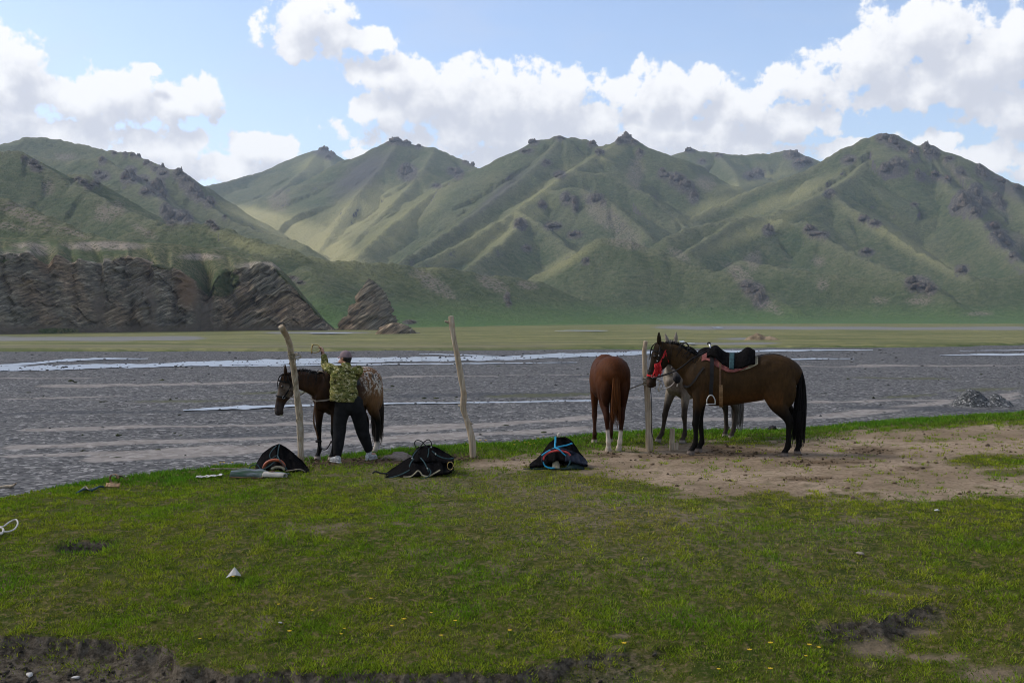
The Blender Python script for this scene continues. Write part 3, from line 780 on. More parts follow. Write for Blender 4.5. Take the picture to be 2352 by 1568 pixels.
peb = b.voro(b.vmul(p, (1, 0.9, 1)), 6.5, 'F1', 'Color')
pebs = b.n('ShaderNodeSeparateColor', None, Color=peb).outputs[0]
pe2 = b.n('ShaderNodeSeparateColor', None, Color=b.voro(b.vmul(p, (1.0, 0.8, 1)), 3.2, 'F1', 'Color')).outputs[0]
pe3 = b.noise(b.vmul(p, (0.9, 0.5, 1)), 1.0, 6, 0.8)
g = b.m('ADD', b.m('ADD', b.m('MULTIPLY', pebs, 0.52), b.m('MULTIPLY', pe2, 0.18)), b.m('MULTIPLY', pe3, 0.30))
c = b.ramp(g, [(0.22, (0.038, 0.038, 0.038)), (0.50, (0.092, 0.090, 0.087)), (0.66, (0.135, 0.131, 0.125)), (0.84, (0.32, 0.305, 0.285))])
c = b.mix(b.mr(str_, 0.58, 0.72, 0, 0.35), c, (0.150, 0.135, 0.118))
c = b.mix(b.mr(str_, 0.42, 0.30, 0, 0.30), c, (0.062, 0.061, 0.060))
sg = b.mr(b.m('ADD', b.attr('sand'), b.m('MULTIPLY', b.m('SUBTRACT', pe3, 0.5), 0.9)), 0.22, 0.55)
c = b.mix(b.m('MULTIPLY', sg, 0.85), c, b.mix(pe2, (0.185, 0.163, 0.140), (0.30, 0.270, 0.240)))
c = b.mix(b.m('MULTIPLY', b.mr(b.attr('darkg'), 0.1, 0.6), 0.8), c, b.mix(pebs, (0.04, 0.042, 0.044), (0.085, 0.087, 0.09)))
c = b.mix(b.m('MULTIPLY', b.mr(b.m('ADD', b.attr('olive'), b.m('MULTIPLY', b.m('SUBTRACT', pe2, 0.5), 0.6)), 0.25, 0.6), 0.7), c, (0.085, 0.088, 0.04))
b.out(c, 0.85, b.bump(b.m('ADD', pebs, b.m('MULTIPLY', pe2, 1.5)), 0.10, 1.0), 0.06)
pl = link('river_plain', mesh_np('river_plain', np.stack([XG, YG, ZG], -1).reshape(-1, 3), grid_faces(len(Yp), len(Up)), [gm], True, {'sand': sand, 'darkg': darkg, 'olive': olive}))
tag(pl, 'wide grey gravel bed of the braided river', None, None, 'structure')

# a sheet far beyond carries the ground on to the horizon
hm, b = newmat('far_ground')
b.out(b.mix(b.noise(b.pos(), 0.002, 4), (0.06, 0.075, 0.035), (0.12, 0.12, 0.065)), 0.95, None, 0.1)
S = 30000.0
fg = link('ground', mesh_np('ground', [(-S, -S, -4.9), (S, -S, -4.9), (S, S, -4.9), (-S, S, -4.9)], [(0, 1, 2, 3)], [hm], False))
tag(fg, 'valley ground reaching to the horizon', None, None, 'structure')

# meadow on the far side of the river: a low turf terrace
ME = np.array([(-400, 808), (0, 808), (330, 808), (700, 807), (1000, 806), (1250, 804), (1500, 802), (1700, 800), (2000, 799), (2200, 797), (2352, 792), (2900, 786)], float)
nv = 90
mc = np.linspace(-420, 2800, 760)
me_y = np.interp(mc, ME[:, 0], ME[:, 1]) + fbm(mc / 60.0, mc * 0, 3) * 1.2
rowsM = []; zM = []
MZ = PLAIN + 0.55
near = np.array([onz(c_, y_, PLAIN)[1] for c_, y_ in zip(mc, me_y)])
for i in range(nv):
    t = (i / (nv - 1))
    yv = near * (1420.0 / near) ** (t ** 1.1) if i else near - 0.5
    u = (mc - 1176.0) / FPX
    x = u * yv
    z = (MZ + fbm(x / 30.0, yv / 9.0, 3) * 0.22) if i > 1 else (PLAIN - 0.3 if i == 0 else MZ - 0.15)
    rowsM.append(np.stack([x, yv + 0 * x, z + 0 * x], -1))
M = np.array(rowsM); mpx, mpy = proj(M[..., 0], M[..., 1], M[..., 2])
wv2 = fbm(mpx / 200.0, mpy / 5.0, 3) * 3
gravel = np.maximum(band(mpx, mpy + wv2, [(-400, 778), (200, 778), (470, 777)], 8), band(mpx, mpy + wv2, [(1500, 752), (2000, 754), (2800, 752)], 5.5))
gravel = np.maximum(gravel, band(mpx, mpy + wv2, [(1560, 790), (1800, 788)], 4) * .8)
gravel = np.maximum(gravel, band(mpx, mpy + wv2, [(1640, 778), (1800, 778)], 3) * .6)
gravel = np.maximum(gravel, band(mpx, mpy + wv2, [(600, 764), (860, 764)], 2.5))
green = sstep(5.0, 0.0, (me_y[None, :] - mpy)) * sstep(1000, 1500, mpx) + sstep(3.0, 0.0, (me_y[None, :] - mpy)) * .5 + sstep(752, 744, mpy) * sstep(1500, 1100, mpx)
brown = np.maximum(band(mpx, mpy + wv2, [(-400, 797), (300, 795), (900, 796), (1300, 794)], 5), band(mpx, mpy, [(500, 788), (1100, 787), (1400, 786)], 1.5))
tm, b = newmat('meadow_turf')
p = b.pos()
s1 = b.noise(b.vmul(p, (0.02, 0.16, 0)), 1.0, 5, 0.6); s2 = b.noise(b.vmul(p, (0.3, 0.5, 0)), 1.0, 5, 0.7)
s3 = b.noise(b.vmul(p, (0.03, 0.30, 0)), 1.0, 5, 0.7)
c = b.mix(b.mr(s1, 0.40, 0.60), (0.095, 0.105, 0.032), (0.215, 0.195, 0.080))
c = b.mix(b.mr(s3, 0.44, 0.34, 0, 0.75), c, (0.060, 0.066, 0.026))
c = b.mix(b.mr(s3, 0.58, 0.68, 0, 0.6), c, (0.17, 0.145, 0.085))
c = b.mix(b.mr(s2, 0.56, 0.34, 0, 0.6), c, (0.062, 0.075, 0.028))
c = b.mix(b.m('MULTIPLY', b.attr('brown'), 0.8), c, (0.145, 0.130, 0.078))
c = b.mix(b.m('MULTIPLY', b.attr('green'), 0.85), c, (0.050, 0.090, 0.020))
c = b.mix(b.mr(b.m('ADD', b.attr('gravel'), b.m('MULTIPLY', b.m('SUBTRACT', s1, 0.5), 1.0)), 0.2, 0.5, 0, .9), c, b.mix(s2, (0.12, 0.12, 0.115), (0.22, 0.21, 0.20)))
nz_ = b.n('ShaderNodeSeparateXYZ', None, _0=b.n('ShaderNodeNewGeometry').outputs['Normal']).outputs[2]
c = b.mix(b.mr(nz_, 0.75, 0.45, 0, 0.9), c, (0.045, 0.040, 0.026))
b.out(c, 0.95, b.bump(s2, 0.4, 0.7), 0.1)
md = link('meadow', mesh_np('meadow', M.reshape(-1, 3), grid_faces(nv, len(mc)), [tm], True, {'gravel': gravel, 'green': green, 'brown': brown}))
tag(md, 'flat yellow green pasture beyond the river', None, None, 'structure')

# water: shallow channels, each a sheet of its own lying just over the gravel
wm, b = newmat('river_water')
p = b.pos()
rip = b.noise(b.vmul(p, (0.5, 1.4, 1)), 1.0, 4, 0.6)
rip2 = b.noise(b.vmul(p, (2.2, 4.5, 1)), 1.0, 3, 0.6)
nr = b.bump(b.m('ADD', rip, b.m('MULTIPLY', rip2, 0.35)), 0.3, 0.15)
b.out((0.30, 0.33, 0.36), 0.30, nr, 1.0, 0.0, IOR=1.33)
CH = [(q_, -1) for q_ in CHW]
CHN = ['main bright channel of the river, widest of the water strips', 'short upper arm of shallow water at the left', 'thin water strip just below the main channel', 'thin water strip beyond the saddled horse', 'short water strip at the right edge of the gravel', 'thin far water strip at the right under the meadow edge', 'narrow shallow channel crossing the gravel nearest the bank', 'thin side arm of the river behind the person']
for (pts, _), lab in zip(CH, CHN):
    q = np.array(pts, float)
    q = q[np.argsort(q[:, 0])]
    xs = np.arange(q[0, 0], q[-1, 0] + 0.1, 6.0)
    cy = np.interp(xs, q[:, 0], q[:, 1]); w = np.interp(xs, q[:, 0], q[:, 2])
    w = 1.25 * w * (1 + fbm(xs / 45.0, xs * 0 + q[0, 1], 3) * 0.6)
    cy = cy + fbm(xs / 90.0, xs * 0 + 4.4, 2) * np.minimum(w, 5) * 0.5
    V = []; nn = 5
    for k in range(nn):
        f_ = k / (nn - 1) - 0.5
        V.append([onz(a_, b_ + w_ * f_, PLAIN - 0.01)[:] for a_, b_, w_ in zip(xs, cy, w)])
    o = link('river', mesh_np('river', np.array(V).reshape(-1, 3), grid_faces(nn, len(xs))[:, ::-1], [wm], True))
    tag(o, lab, None, None, 'structure')
# small pools in the meadow
for (px, py, w, h) in [(1340, 759, 120, 1.6), (1650, 752, 26, 2.0), (1566, 784, 14, 3.0), (1585, 788, 18, 1.6), (760, 765, 110, 1.6)]:
    th = np.linspace(0, 2 * np.pi, 40, endpoint=False)
    rr = 1 + fbm(np.cos(th) * 1.3 + px, np.sin(th) * 1.3, 3) * 0.6
    V = [onz(px + math.cos(a_) * w / 2 * r_, py + math.sin(a_) * h / 2 * r_, MZ + 0.30)[:] for a_, r_ in zip(th, rr)]
    V.append(onz(px, py, MZ + 0.30)[:])
    o = link('pool', mesh_np('pool', V, [(i, (i + 1) % 40, 40) for i in range(40)], [wm], True))
    tag(o, 'small pool of still water lying in the pasture', None, None, 'structure')

# ---------------------------------------------------------------- the grassy bank the horses stand on
EDGE = [(-500, 1205, -0.10), (-250, 1172, -0.08), (0, 1131, -0.06), (120, 1108, -0.05), (250, 1087, -0.04), (400, 1066, -0.02), (550, 1050, 0), (700, 1036, 0), (850, 1026, 0.0), (1020, 1012, 0.0), (1180, 1004, 0.02), (1300, 992, 0.03), (1380, 984, 0.04), (1500, 977, 0.05),
        (1650, 976, 0.06), (1750, 976, 0.07), (1850, 972, 0.08), (1950, 963, 0.09), (2050, 954, 0.10), (2150, 947, 0.12), (2352, 938, 0.15), (2700, 925, 0.2)]
EW = np.array([onz(*e)[:] for e in EDGE])
def lip_y(L, x):
    return np.interp(x, L[:, 0], L[:, 1])


def bank_base(x, y):
    z = 0.0095 * x + fbm(x / 3.2, y / 3.2, 3) * 0.045 + fbm(x / 0.7, y / 0.7, 2) * 0.016
    near = np.maximum(12.5 - y, 0)
    z = z - 0.47 * (near / 4.0) ** 1.5
    # trampled hollow where the horses stand
    return z


def on_base(px, py):
    z = 0.0
    for _ in range(30):
        q = onz(px, py, z); z = 0.5 * z + 0.5 * float(bank_base(q.x, q.y))
    return tuple(onz(px, py, z))


LIP1 = np.array([on_base(px, py) for px, py in [(-300, 1468), (-60, 1462), (60, 1462), (130, 1470), (220, 1476), (300, 1492), (360, 1488), (405, 1496), (415, 1536), (520, 1542), (620, 1548), (760, 1553), (900, 1556), (1060, 1556), (1180, 1548), (1270, 1528), (1350, 1506), (1440, 1492), (1510, 1478), (1580, 1462)]])
LIP1_A = 0.62 * np.array([0.2, .22, .24, .26, .26, .24, .24, .26, .2, .2, .2, .2, .22, .22, .2, .18, .15, .12, .08, 0.0])
LIP2 = np.array([on_base(px, py) for px, py in [(1780, 1438), (1860, 1432), (1930, 1426), (2010, 1424), (2070, 1412), (2130, 1396), (2200, 1376), (2290, 1362)]])
LIP2_A = np.array([0, .06, .14, .17, .15, .10, .04, 0.0])




def bank_z(x, y, detail=True):
    x = np.asarray(x, float); y = np.asarray(y, float)
    z = bank_base(x, y)
    s = y - np.interp(x, EW[:, 0], EW[:, 1])
    z = z - np.where(s < 0, 0.10 * np.clip((s + 1.4) / 1.4, 0, 1) ** 2, 0.10 + 0.75 * s + 0.25 * s * s)
    z = np.maximum(z, PLAIN - 0.5)
    wob = fbm(x / 0.45, y / 2.0, 3) * 0.16 + fbm(x / 0.12, y / 0.3, 2) * 0.05
    d1 = lip_y(LIP1, x) + wob - y
    a1 = np.interp(x, LIP1[:, 0], LIP1_A)
    z = z - a1 * (1 - np.exp(-np.maximum(d1, 0) / 0.06)) + a1 * 0.16 * np.exp(-(d1 / 0.22) ** 2)
    d2 = lip_y(LIP2, x) + wob - y
    a2 = np.interp(x, LIP2[:, 0], LIP2_A)
    z = z - a2 * (1 - np.exp(-np.maximum(d2, 0) / 0.10)) * np.exp(-np.maximum(d2, 0) / 2.0) + a2 * 0.2 * np.exp(-(d2 / 0.25) ** 2)
    # burrow at the left
    h = onz(196, 1240, -0.03)
    z = z - 0.42 * np.exp(-(((x - h.x) / 0.20) ** 4 + ((y - h.y) / 0.15) ** 4))
    # scuffed soil
    return z + fbm(x / 0.16, y / 0.16, 2) * 0.012


def G(px, py):
    """Spot of the bank seen at this place of the photograph."""
    r = ray(px, py)
    yv = np.linspace(5.0, 30.0, 5001)
    t = yv / r[1]
    dz = CZ + r[2] * t - bank_z(r[0] * t, yv)
    k = np.nonzero(dz <= 0)[0]
    i = k[0] if len(k) else int(np.argmin(dz))
    x, y = r[0] * t[i], yv[i]
    return Vector((x, y, float(bank_z(x, y))))


def in_poly(px, py, poly):
    """Signed distance (photo pixels, positive inside) to a closed outline."""
    q = np.array(poly, float); n = len(q)
    dmin = np.full(px.shape, 1e9); ins = np.zeros(px.shape, bool)
    for i in range(n):
        a = q[i]; c_ = q[(i + 1) % n]
        d, _, _ = seg_dist(px, py, a, c_)
        dmin = np.minimum(dmin, d)
        cond = (a[1] > py) != (c_[1] > py)
        xx = (c_[0] - a[0]) * (py - a[1]) / (c_[1] - a[1] + 1e-9) + a[0]
        ins ^= cond & (px < xx)
    return np.where(ins, dmin, -dmin)


DIRT = [(1060, 1062), (1120, 1054), (1200, 1048), (1350, 1034), (1470, 1024), (1600, 1016), (1700, 1012), (1800, 1010), (1880, 1000), (2000, 985), (2150, 978), (2352, 972), (2700, 960), (2700, 1150), (2352, 1146), (2200, 1140), (2080, 1146), (1950, 1136), (1840, 1140), (1720, 1150), (1640, 1156), (1560, 1128), (1460, 1108), (1390, 1084), (1300, 1076), (1200, 1074), (1100, 1070)]
TRAMP = [(440, 1082), (560, 1070), (680, 1060), (760, 1052), (880, 1048), (1000, 1042), (1090, 1040), (1110, 1056), (1000, 1060), (900, 1066), (780, 1070), (700, 1078), (560, 1084)]
WORN = [(700, 1082), (900, 1072), (1100, 1082), (1350, 1090), (1560, 1150), (1700, 1180), (1500, 1220), (1300, 1200), (1100, 1140), (850, 1110), (720, 1100)]


def ground_marks(x, y, z):
    px, py = proj(x, y, z)
    nz1 = fbm(x / 0.9, y / 0.9, 4); nz2 = fbm(x / 0.22, y / 0.22, 3)
    k = (py - 729) / 330.0
    dirt = sstep(-10, 12, in_poly(px, py, DIRT) + (nz1 * 34 + nz2 * 18) * k)
    tramp = sstep(-4, 5, in_poly(px, py, TRAMP) + (nz1 * 8 + nz2 * 8) * k)
    worn = np.clip(sstep(-30, 60, in_poly(px, py, WORN) + nz1 * 60) + 0.55 * sstep(-120, 160, in_poly(px, py, [(900, 1100), (1500, 1150), (2100, 1180), (2000, 1350), (1300, 1330), (1000, 1230)]) + nz1 * 200 + nz2 * 90), 0, 1)
    edge_s = y - np.interp(x, EW[:, 0], EW[:, 1])
    # grass tongue on the right hand side of the dirt, by the frame edge
    for (cx, cy, rx, ry, a) in [(2280, 1058, 130, 22, 1.0), (2320, 1085, 90, 12, .8), (1700, 1018, 120, 6, 0.6), (2150, 1010, 60, 6, 0.4)]:
        dirt = dirt * (1 - a * sstep(0.0, 0.5, np.clip(1 - np.hypot((px - cx) / rx, (py - cy) / ry), 0, 1) + nz2 * 0.3))
    wob = fbm(x / 0.45, y / 2.0, 3) * 0.16 + fbm(x / 0.12, y / 0.3, 2) * 0.05
    d1 = lip_y(LIP1, x) + wob - y; a1 = np.interp(x, LIP1[:, 0], LIP1_A)
    soil = sstep(0.0, 0.06, d1) * sstep(0.03, 0.12, a1) * sstep(1.0, -0.1, nz1 * 1.6 + 0.25 * (px > 600))
    d2 = lip_y(LIP2, x) + wob - y; a2 = np.interp(x, LIP2[:, 0], LIP2_A)
    soil = np.maximum(soil * sstep(0.9, 0.2, d1 - 0.5 * (px < 420)), sstep(0.0, 0.06, d2) * sstep(0.25, 0.06, d2 + nz2 * 0.2) * sstep(0.03, 0.12, a2))
    bare = np.zeros_like(px)
    for (cx, cy, rx, ry) in [(1060, 1560, 60, 20), (2080, 1450, 190, 22), (2000, 1490, 130, 40), (2280, 1545, 190, 40), (2150, 1510, 120, 20), (1430, 1460, 50, 12), (60, 1530, 140, 44), (330, 1545, 120, 30)]:
        bare = np.maximum(bare, np.clip(1 - np.hypot((px - cx) / rx, (py - cy) / ry), 0, 1) * 0.9)
    thin = fbm(x / 1.5 + 3, y / 0.8, 4)
    bare = np.maximum(sstep(0.30, 0.75, bare + nz1 * 0.6 + nz2 * 0.45 * (bare > 0)), sstep(0.28, 0.60, thin * 0.9 + nz2 * 0.5) * 0.75)
    hole = onz(196, 1240, -0.03)
    dark = np.exp(-(((x - hole.x) / 0.25) ** 2 + ((y - hole.y) / 0.19) ** 2))
    stains = np.zeros_like(px)
    for (cx, cy, rx, ry) in [(1850, 1100, 120, 10), (1700, 1040, 220, 16), (1900, 1062, 160, 14), (2000, 1035, 100, 16), (1560, 1048, 160, 10), (1400, 1045, 60, 8), (2100, 1075, 60, 8), (820, 1058, 180, 8), (1660, 1028, 100, 10)]:
        stains = np.maximum(stains, np.clip(1 - np.hypot((px - cx) / rx, (py - cy) / ry), 0, 1))
    stains = np.clip(sstep(0.05, 0.85, stains + nz2 * 0.6 * (stains > 0)) * .9 + tramp * 0.8, 0, 1)
    return dict(dirt=dirt, tramp=tramp, worn=worn, soil=soil, bare=bare, hole=dark, stain=stains, n1=nz1, n2=nz2, px=px, py=py, s=edge_s)


NBR, NBC = 560, 520
yb = 4.5 * (42.0 / 4.5) ** np.linspace(0, 1, NBR); ub = np.linspace(-0.72, 0.72, NBC)
YB, UB = np.meshgrid(yb, ub, indexing='ij'); XB = UB * YB
ZB = bank_z(XB, YB)
GM = ground_marks(XB, YB, ZB)
bm_, b = newmat('bank_ground')
p = b.pos()
f1 = b.noise(p, 3.0, 5, 0.65); f2 = b.noise(p, 14.0, 5, 0.7); f3 = b.noise(p, 0.55, 4, 0.6); f4 = b.noise(b.vmul(p, (1, 2.2, 1)), 36.0, 3, 0.7)
turf = b.mix(b.mr(f1, 0.36, 0.64), (0.040, 0.058, 0.008), (0.080, 0.082, 0.018))
turf = b.mix(b.mr(f2, 0.48, 0.64, 0, 0.85), turf, (0.165, 0.122, 0.062))
turf = b.mix(b.mr(f2, 0.46, 0.30, 0, 0.7), turf, (0.020, 0.025, 0.008))
drt = b.mix(b.mr(f3, 0.35, 0.65), (0.240, 0.176, 0.112), (0.370, 0.280, 0.190))
drt = b.mix(b.mr(f2, 0.48, 0.62, 0, 0.6), drt, (0.125, 0.086, 0.052))
drt = b.mix(b.mr(f4, 0.56, 0.70, 0, 0.45), drt, (0.07, 0.05, 0.034))
drt = b.mix(b.mr(f4, 0.42, 0.30, 0, 0.35), drt, (0.36, 0.30, 0.24))
stn = b.mix(b.mr(f2, 0.35, 0.6), (0.040, 0.028, 0.015), (0.155, 0.105, 0.062))
soi = b.mix(b.mr(f2, 0.35, 0.65), (0.042, 0.034, 0.024), (0.135, 0.112, 0.084))
c = b.mix(b.attr('dirt'), turf, drt)
c = b.mix(b.m('MULTIPLY', b.attr('worn'), b.mr(f2, 0.40, 0.56, 0.15, 0.8)), c, (0.175, 0.135, 0.092))
c = b.mix(b.m('MULTIPLY', b.attr('bare'), 0.9), c, b.mix(f2, (0.105, 0.080, 0.050), (0.26, 0.198, 0.135)))
c = b.mix(b.attr('stain'), c, stn)
c = b.mix(b.attr('soil'), c, soi)
c = b.mix(b.m('MULTIPLY', b.attr('hole'), 0.8), c, (0.02, 0.018, 0.012))
gz_ = b.n('ShaderNodeSeparateXYZ', None, _0=b.n('ShaderNodeNewGeometry').outputs['Normal']).outputs[2]
c = b.mix(b.mr(b.m('ADD', gz_, b.m('MULTIPLY', b.m('SUBTRACT', f1, 0.5), 0.2)), 0.86, 0.72), c, soi)
hb = b.m('ADD', b.m('ADD', f2, b.m('MULTIPLY', f4, 0.5)), b.m('MULTIPLY', f1, 1.2))
b.out(c, 0.95, b.bump(hb, 0.05, 0.9), 0.03)
bank = link('grassy_bank', mesh_np('grassy_bank', np.stack([XB, YB, ZB], -1).reshape(-1, 3), grid_faces(NBR, NBC), [bm_], True,
                                   {k_: GM[k_] for k_ in ('dirt', 'worn', 'soil', 'bare', 'stain', 'hole')}))
tag(bank, 'grassy river bank with trampled bare earth in the foreground', None, None, 'structure')

# ---------------------------------------------------------------- grass blades
NT = 96000
yc = np.linspace(6.8, 28, 400)
pdf = yc * np.where(yc < 9, 1, (9 / yc) ** 1.9)
cdf = np.cumsum(pdf); cdf /= cdf[-1]
ty = np.interp(RNG.rand(NT), cdf, yc)
tx = (RNG.rand(NT) * 2 - 1) * 0.56 * ty
tz = bank_z(tx, ty)
gmk = ground_marks(tx, ty, tz)
lipd = lip_y(LIP1, tx) - ty; lipd2 = lip_y(LIP2, tx) - ty
hang = np.exp(-((lipd - 0.10) / 0.14) ** 2) + np.exp(-((lipd2 - 0.08) / 0.12) ** 2)
cover_g = (1 - gmk['dirt'] * 0.985) * (1 - gmk['soil'] * np.clip(0.95 - 0.5 * hang, 0, 1)) * (1 - gmk['bare'] * 0.88) * (1 - gmk['stain'] * 0.97) * (1 - gmk['worn'] * 0.55)
cover_g *= np.clip(0.72 + gmk['n1'] * 0.8 + gmk['n2'] * 1.1, 0.10, 1)
cover_g[gmk['s'] > 0.9] = 0
cover_g *= 1 - sstep(0.55, 0.8, gmk['hole'])
keep = RNG.rand(NT) < cover_g
tx, ty, tz = tx[keep], ty[keep], tz[keep]
n1_, n2_, s_, worn_, px_, hole_ = (gmk[k_][keep] for k_ in ('n1', 'n2', 's', 'worn', 'px', 'hole'))
lush_ = np.clip(sstep(-4.2, -0.6, s_) * sstep(0.9, 0.1, worn_) * (ty > 15.5) + hole_ * 2.0 + np.clip(n1_ * 1.4 - 0.15, 0, 1) * 0.9, 0, 1)
lipn = np.exp(-((lip_y(LIP1, tx) - ty + 0.03) / 0.10) ** 2) + np.exp(-((lip_y(LIP2, tx) - ty + 0.03) / 0.10) ** 2)
NBL = 9
n = len(tx); N = n * NBL
big = fbm(tx / 2.4 + 5, ty / 2.4, 3)
hT = (0.013 + 0.014 * RNG.rand(n)) * (1 + 1.1 * lush_ + 0.9 * np.clip(n2_, 0, 1) + 0.2 * lipn) * (0.85 + 0.15 * ty / 9)
rep = np.repeat(np.arange(n), NBL)
ang = RNG.rand(N) * 2 * np.pi; rad = np.sqrt(RNG.rand(N)) * 0.055 * (0.6 + 0.4 * ty[rep] / 9)
bx = tx[rep] + np.cos(ang) * rad; by = ty[rep] + np.sin(ang) * rad
bz = bank_base(bx, by) - bank_base(tx, ty)[rep] + tz[rep] - 0.004
hh = hT[rep] * (0.55 + 0.9 * RNG.rand(N))
lean = ang + RNG.randn(N) * 0.7; la = hh * (0.25 + 0.85 * RNG.rand(N))
ww = (0.0036 + 0.0028 * RNG.rand(N)) * (ty[rep] / 9) ** 0.9
fa = RNG.rand(N) * np.pi
dx, dy = np.cos(fa) * ww, np.sin(fa) * ww
V = np.empty((N, 3, 3), np.float32)
V[:, 0] = np.stack([bx - dx, by - dy, bz], -1); V[:, 1] = np.stack([bx + dx, by + dy, bz], -1)
V[:, 2] = np.stack([bx + np.cos(lean) * la, by + np.sin(lean) * la, bz + hh], -1)
gA = np.array([0.098, 0.195, 0.008]); gB = np.array([0.225, 0.240, 0.018]); gC = np.array([0.300, 0.225, 0.085]); gD = np.array([0.055, 0.165, 0.014])
w1 = np.clip(0.5 + big[rep] * 0.9 + n2_[rep] * 0.5 + RNG.randn(N) * 0.18, 0, 1)[:, None]
colr = gA * (1 - w1) + gB * w1
w2 = np.clip(0.0 - n1_[rep] * 0.7 - n2_[rep] * 0.5 + worn_[rep] * 0.45 + RNG.randn(N) * 0.26, 0, 0.9)[:, None]
colr = colr * (1 - w2) + gC * w2
w3 = (lush_[rep] * np.clip(0.75 + RNG.randn(N) * 0.15, 0, 1))[:, None]
colr = colr * (1 - w3) + gD * w3
colr *= ((0.6 + 0.8 * RNG.rand(N)) * np.clip(0.92 + 0.75 * n2_[rep] + 0.3 * n1_[rep], 0.55, 1.22))[:, None]
am, b = newmat('grass_blade')
ac = b.acol('tint')
bs = b.out(ac, 0.8, None, 0.04)
tr = b.n('ShaderNodeBsdfTranslucent', None, Color=b.mix(1.0, ac, (1.0, 1.1, 0.6), 'MULTIPLY'))
mx = b.n('ShaderNodeMixShader', None, Fac=0.3)
b.t.links.new(bs.outputs[0], mx.inputs[1]); b.t.links.new(tr.outputs[0], mx.inputs[2])
b.t.links.new(mx.outputs[0], [q for q in b.t.nodes if q.type == 'OUTPUT_MATERIAL'][0].inputs[0])
gr = link('grass', mesh_np('grass', V.reshape(-1, 3), np.arange(N * 3).reshape(-1, 3), [am], False, None, np.repeat(colr, 3, axis=0)))
tag(gr, 'short cropped green and straw coloured grass covering the bank', 'grass', None, 'stuff')

# ---------------------------------------------------------------- loose stones and clods
_ico = bmesh.new(); bmesh.ops.create_icosphere(_ico, subdivisions=1, radius=1.0)
ICV = np.array([v.co[:] for v in _ico.verts]); ICF = np.array([[v.index for v in f.verts] for f in _ico.faces]); _ico.free()


def lumps(name, xyz, size, mat_, flat=0.6, seed=0, cols=None, rough=0.35):
    n_ = len(xyz); rg = np.random.RandomState(seed)
    nv_ = len(ICV)
    sc_ = size[:, None] * np.stack([0.7 + 0.6 * rg.rand(n_), 0.7 + 0.6 * rg.rand(n_), flat * (0.6 + 0.8 * rg.rand(n_))], -1)
    a_ = rg.rand(n_) * 6.28
    Vv = ICV[None] * (1 + rough * rg.randn(n_, nv_, 1) * 0.5) * sc_[:, None, :]
    ca, sa = np.cos(a_)[:, None], np.sin(a_)[:, None]
    X_ = Vv[..., 0] * ca - Vv[..., 1] * sa; Y_ = Vv[..., 0] * sa + Vv[..., 1] * ca
    Vv = np.stack([X_, Y_, Vv[..., 2]], -1) + xyz[:, None, :]
    Ff = (ICF[None] + (np.arange(n_) * nv_)[:, None, None]).reshape(-1, 3)
    return link(name, mesh_np(name, Vv.reshape(-1, 3), Ff, [mat_], False, None, None if cols is None else np.repeat(cols, nv_, axis=0)))


sm_, b = newmat('pebble')
b.out(b.mix(b.noise(b.pos(), 9.0, 3), b.mix(1.0, b.acol('tint'), (0.7, 0.7, 0.7), 'MULTIPLY'), b.acol('tint')), 0.85, None, 0.06)
ns = 9000
sy = 30.0 * (190.0 / 30.0) ** RNG.rand(ns); sx_ = (RNG.rand(ns) * 2 - 1) * 0.55 * sy
ssz = (0.022 + 0.05 * RNG.rand(ns) ** 4) * (0.6 + sy / 60.0)
swz = PLAIN + fbm(sx_ / 22.0, sy / 4.5, 4) * 0.14 - 0.02
tint = np.array([0.125, 0.122, 0.116])[None] * (0.35 + 1.5 * RNG.rand(ns) ** 1.5)[:, None]
g_ = lumps('gravel', np.stack([sx_, sy, swz + ssz * 0.2], -1), ssz, sm_, 0.55, 4, tint)
tag(g_, 'loose grey stones strewn over the river bed', 'gravel', None, 'stuff')
# tufts of dark plants on the gravel
ns = 380
sy = 34.0 * (150.0 / 34.0) ** RNG.rand(ns); sx_ = (RNG.rand(ns) * 2 - 1) * 0.55 * sy
ok = fbm(sx_ / 14.0, sy / 5.0, 3) > 0.02
sx_, sy = sx_[ok], sy[ok]
ssz = (0.05 + 0.10 * RNG.rand(len(sy)) ** 3) * (0.7 + sy / 90.0)
g_ = lumps('low_plants', np.stack([sx_, sy, PLAIN + 0.02 + 0 * sy], -1), ssz, sm_, 0.4, 6, np.array([0.045, 0.05, 0.022])[None] * (0.5 + RNG.rand(len(sy)))[:, None], 0.7)
tag(g_, 'low dark cushions of plants dotted over the gravel', 'plants', None, 'stuff')
cm_, b = newmat('dirt_clod')
b.out(b.mix(b.noise(b.pos(), 22.0, 3), b.mix(1.0, b.acol('tint'), (0.5, 0.5, 0.5), 'MULTIPLY'), b.acol('tint')), 0.95, b.bump(b.noise(b.pos(), 60.0, 3), 0.02, 0.8), 0.1)
nc_ = 30000
sy = 13.0 + 10.5 * RNG.rand(nc_); sx_ = (RNG.rand(nc_) * 2 - 1) * 0.52 * sy
szc = bank_z(sx_, sy); mk = ground_marks(sx_, sy, szc)
pr_ = np.clip(mk['stain'] * 0.5 + mk['dirt'] * 0.06 + mk['tramp'] * 0.4, 0, 1)
kp = RNG.rand(nc_) < pr_
ssz = 0.007 + 0.024 * RNG.rand(kp.sum()) ** 3
dk = mk['stain'][kp][:, None]
tint = (np.array([0.16, 0.112, 0.070]) * (1 - dk) + np.array([0.075, 0.052, 0.028]) * dk) * (0.6 + 0.9 * RNG.rand(kp.sum()))[:, None]
g_ = lumps('dirt_clods', np.stack([sx_[kp], sy[kp], szc[kp] + ssz * 0.3], -1), ssz, cm_, 0.7, 9, tint, 0.6)
tag(g_, 'trampled dark clods of earth and dung around the hooves', 'dirt', None, 'stuff')
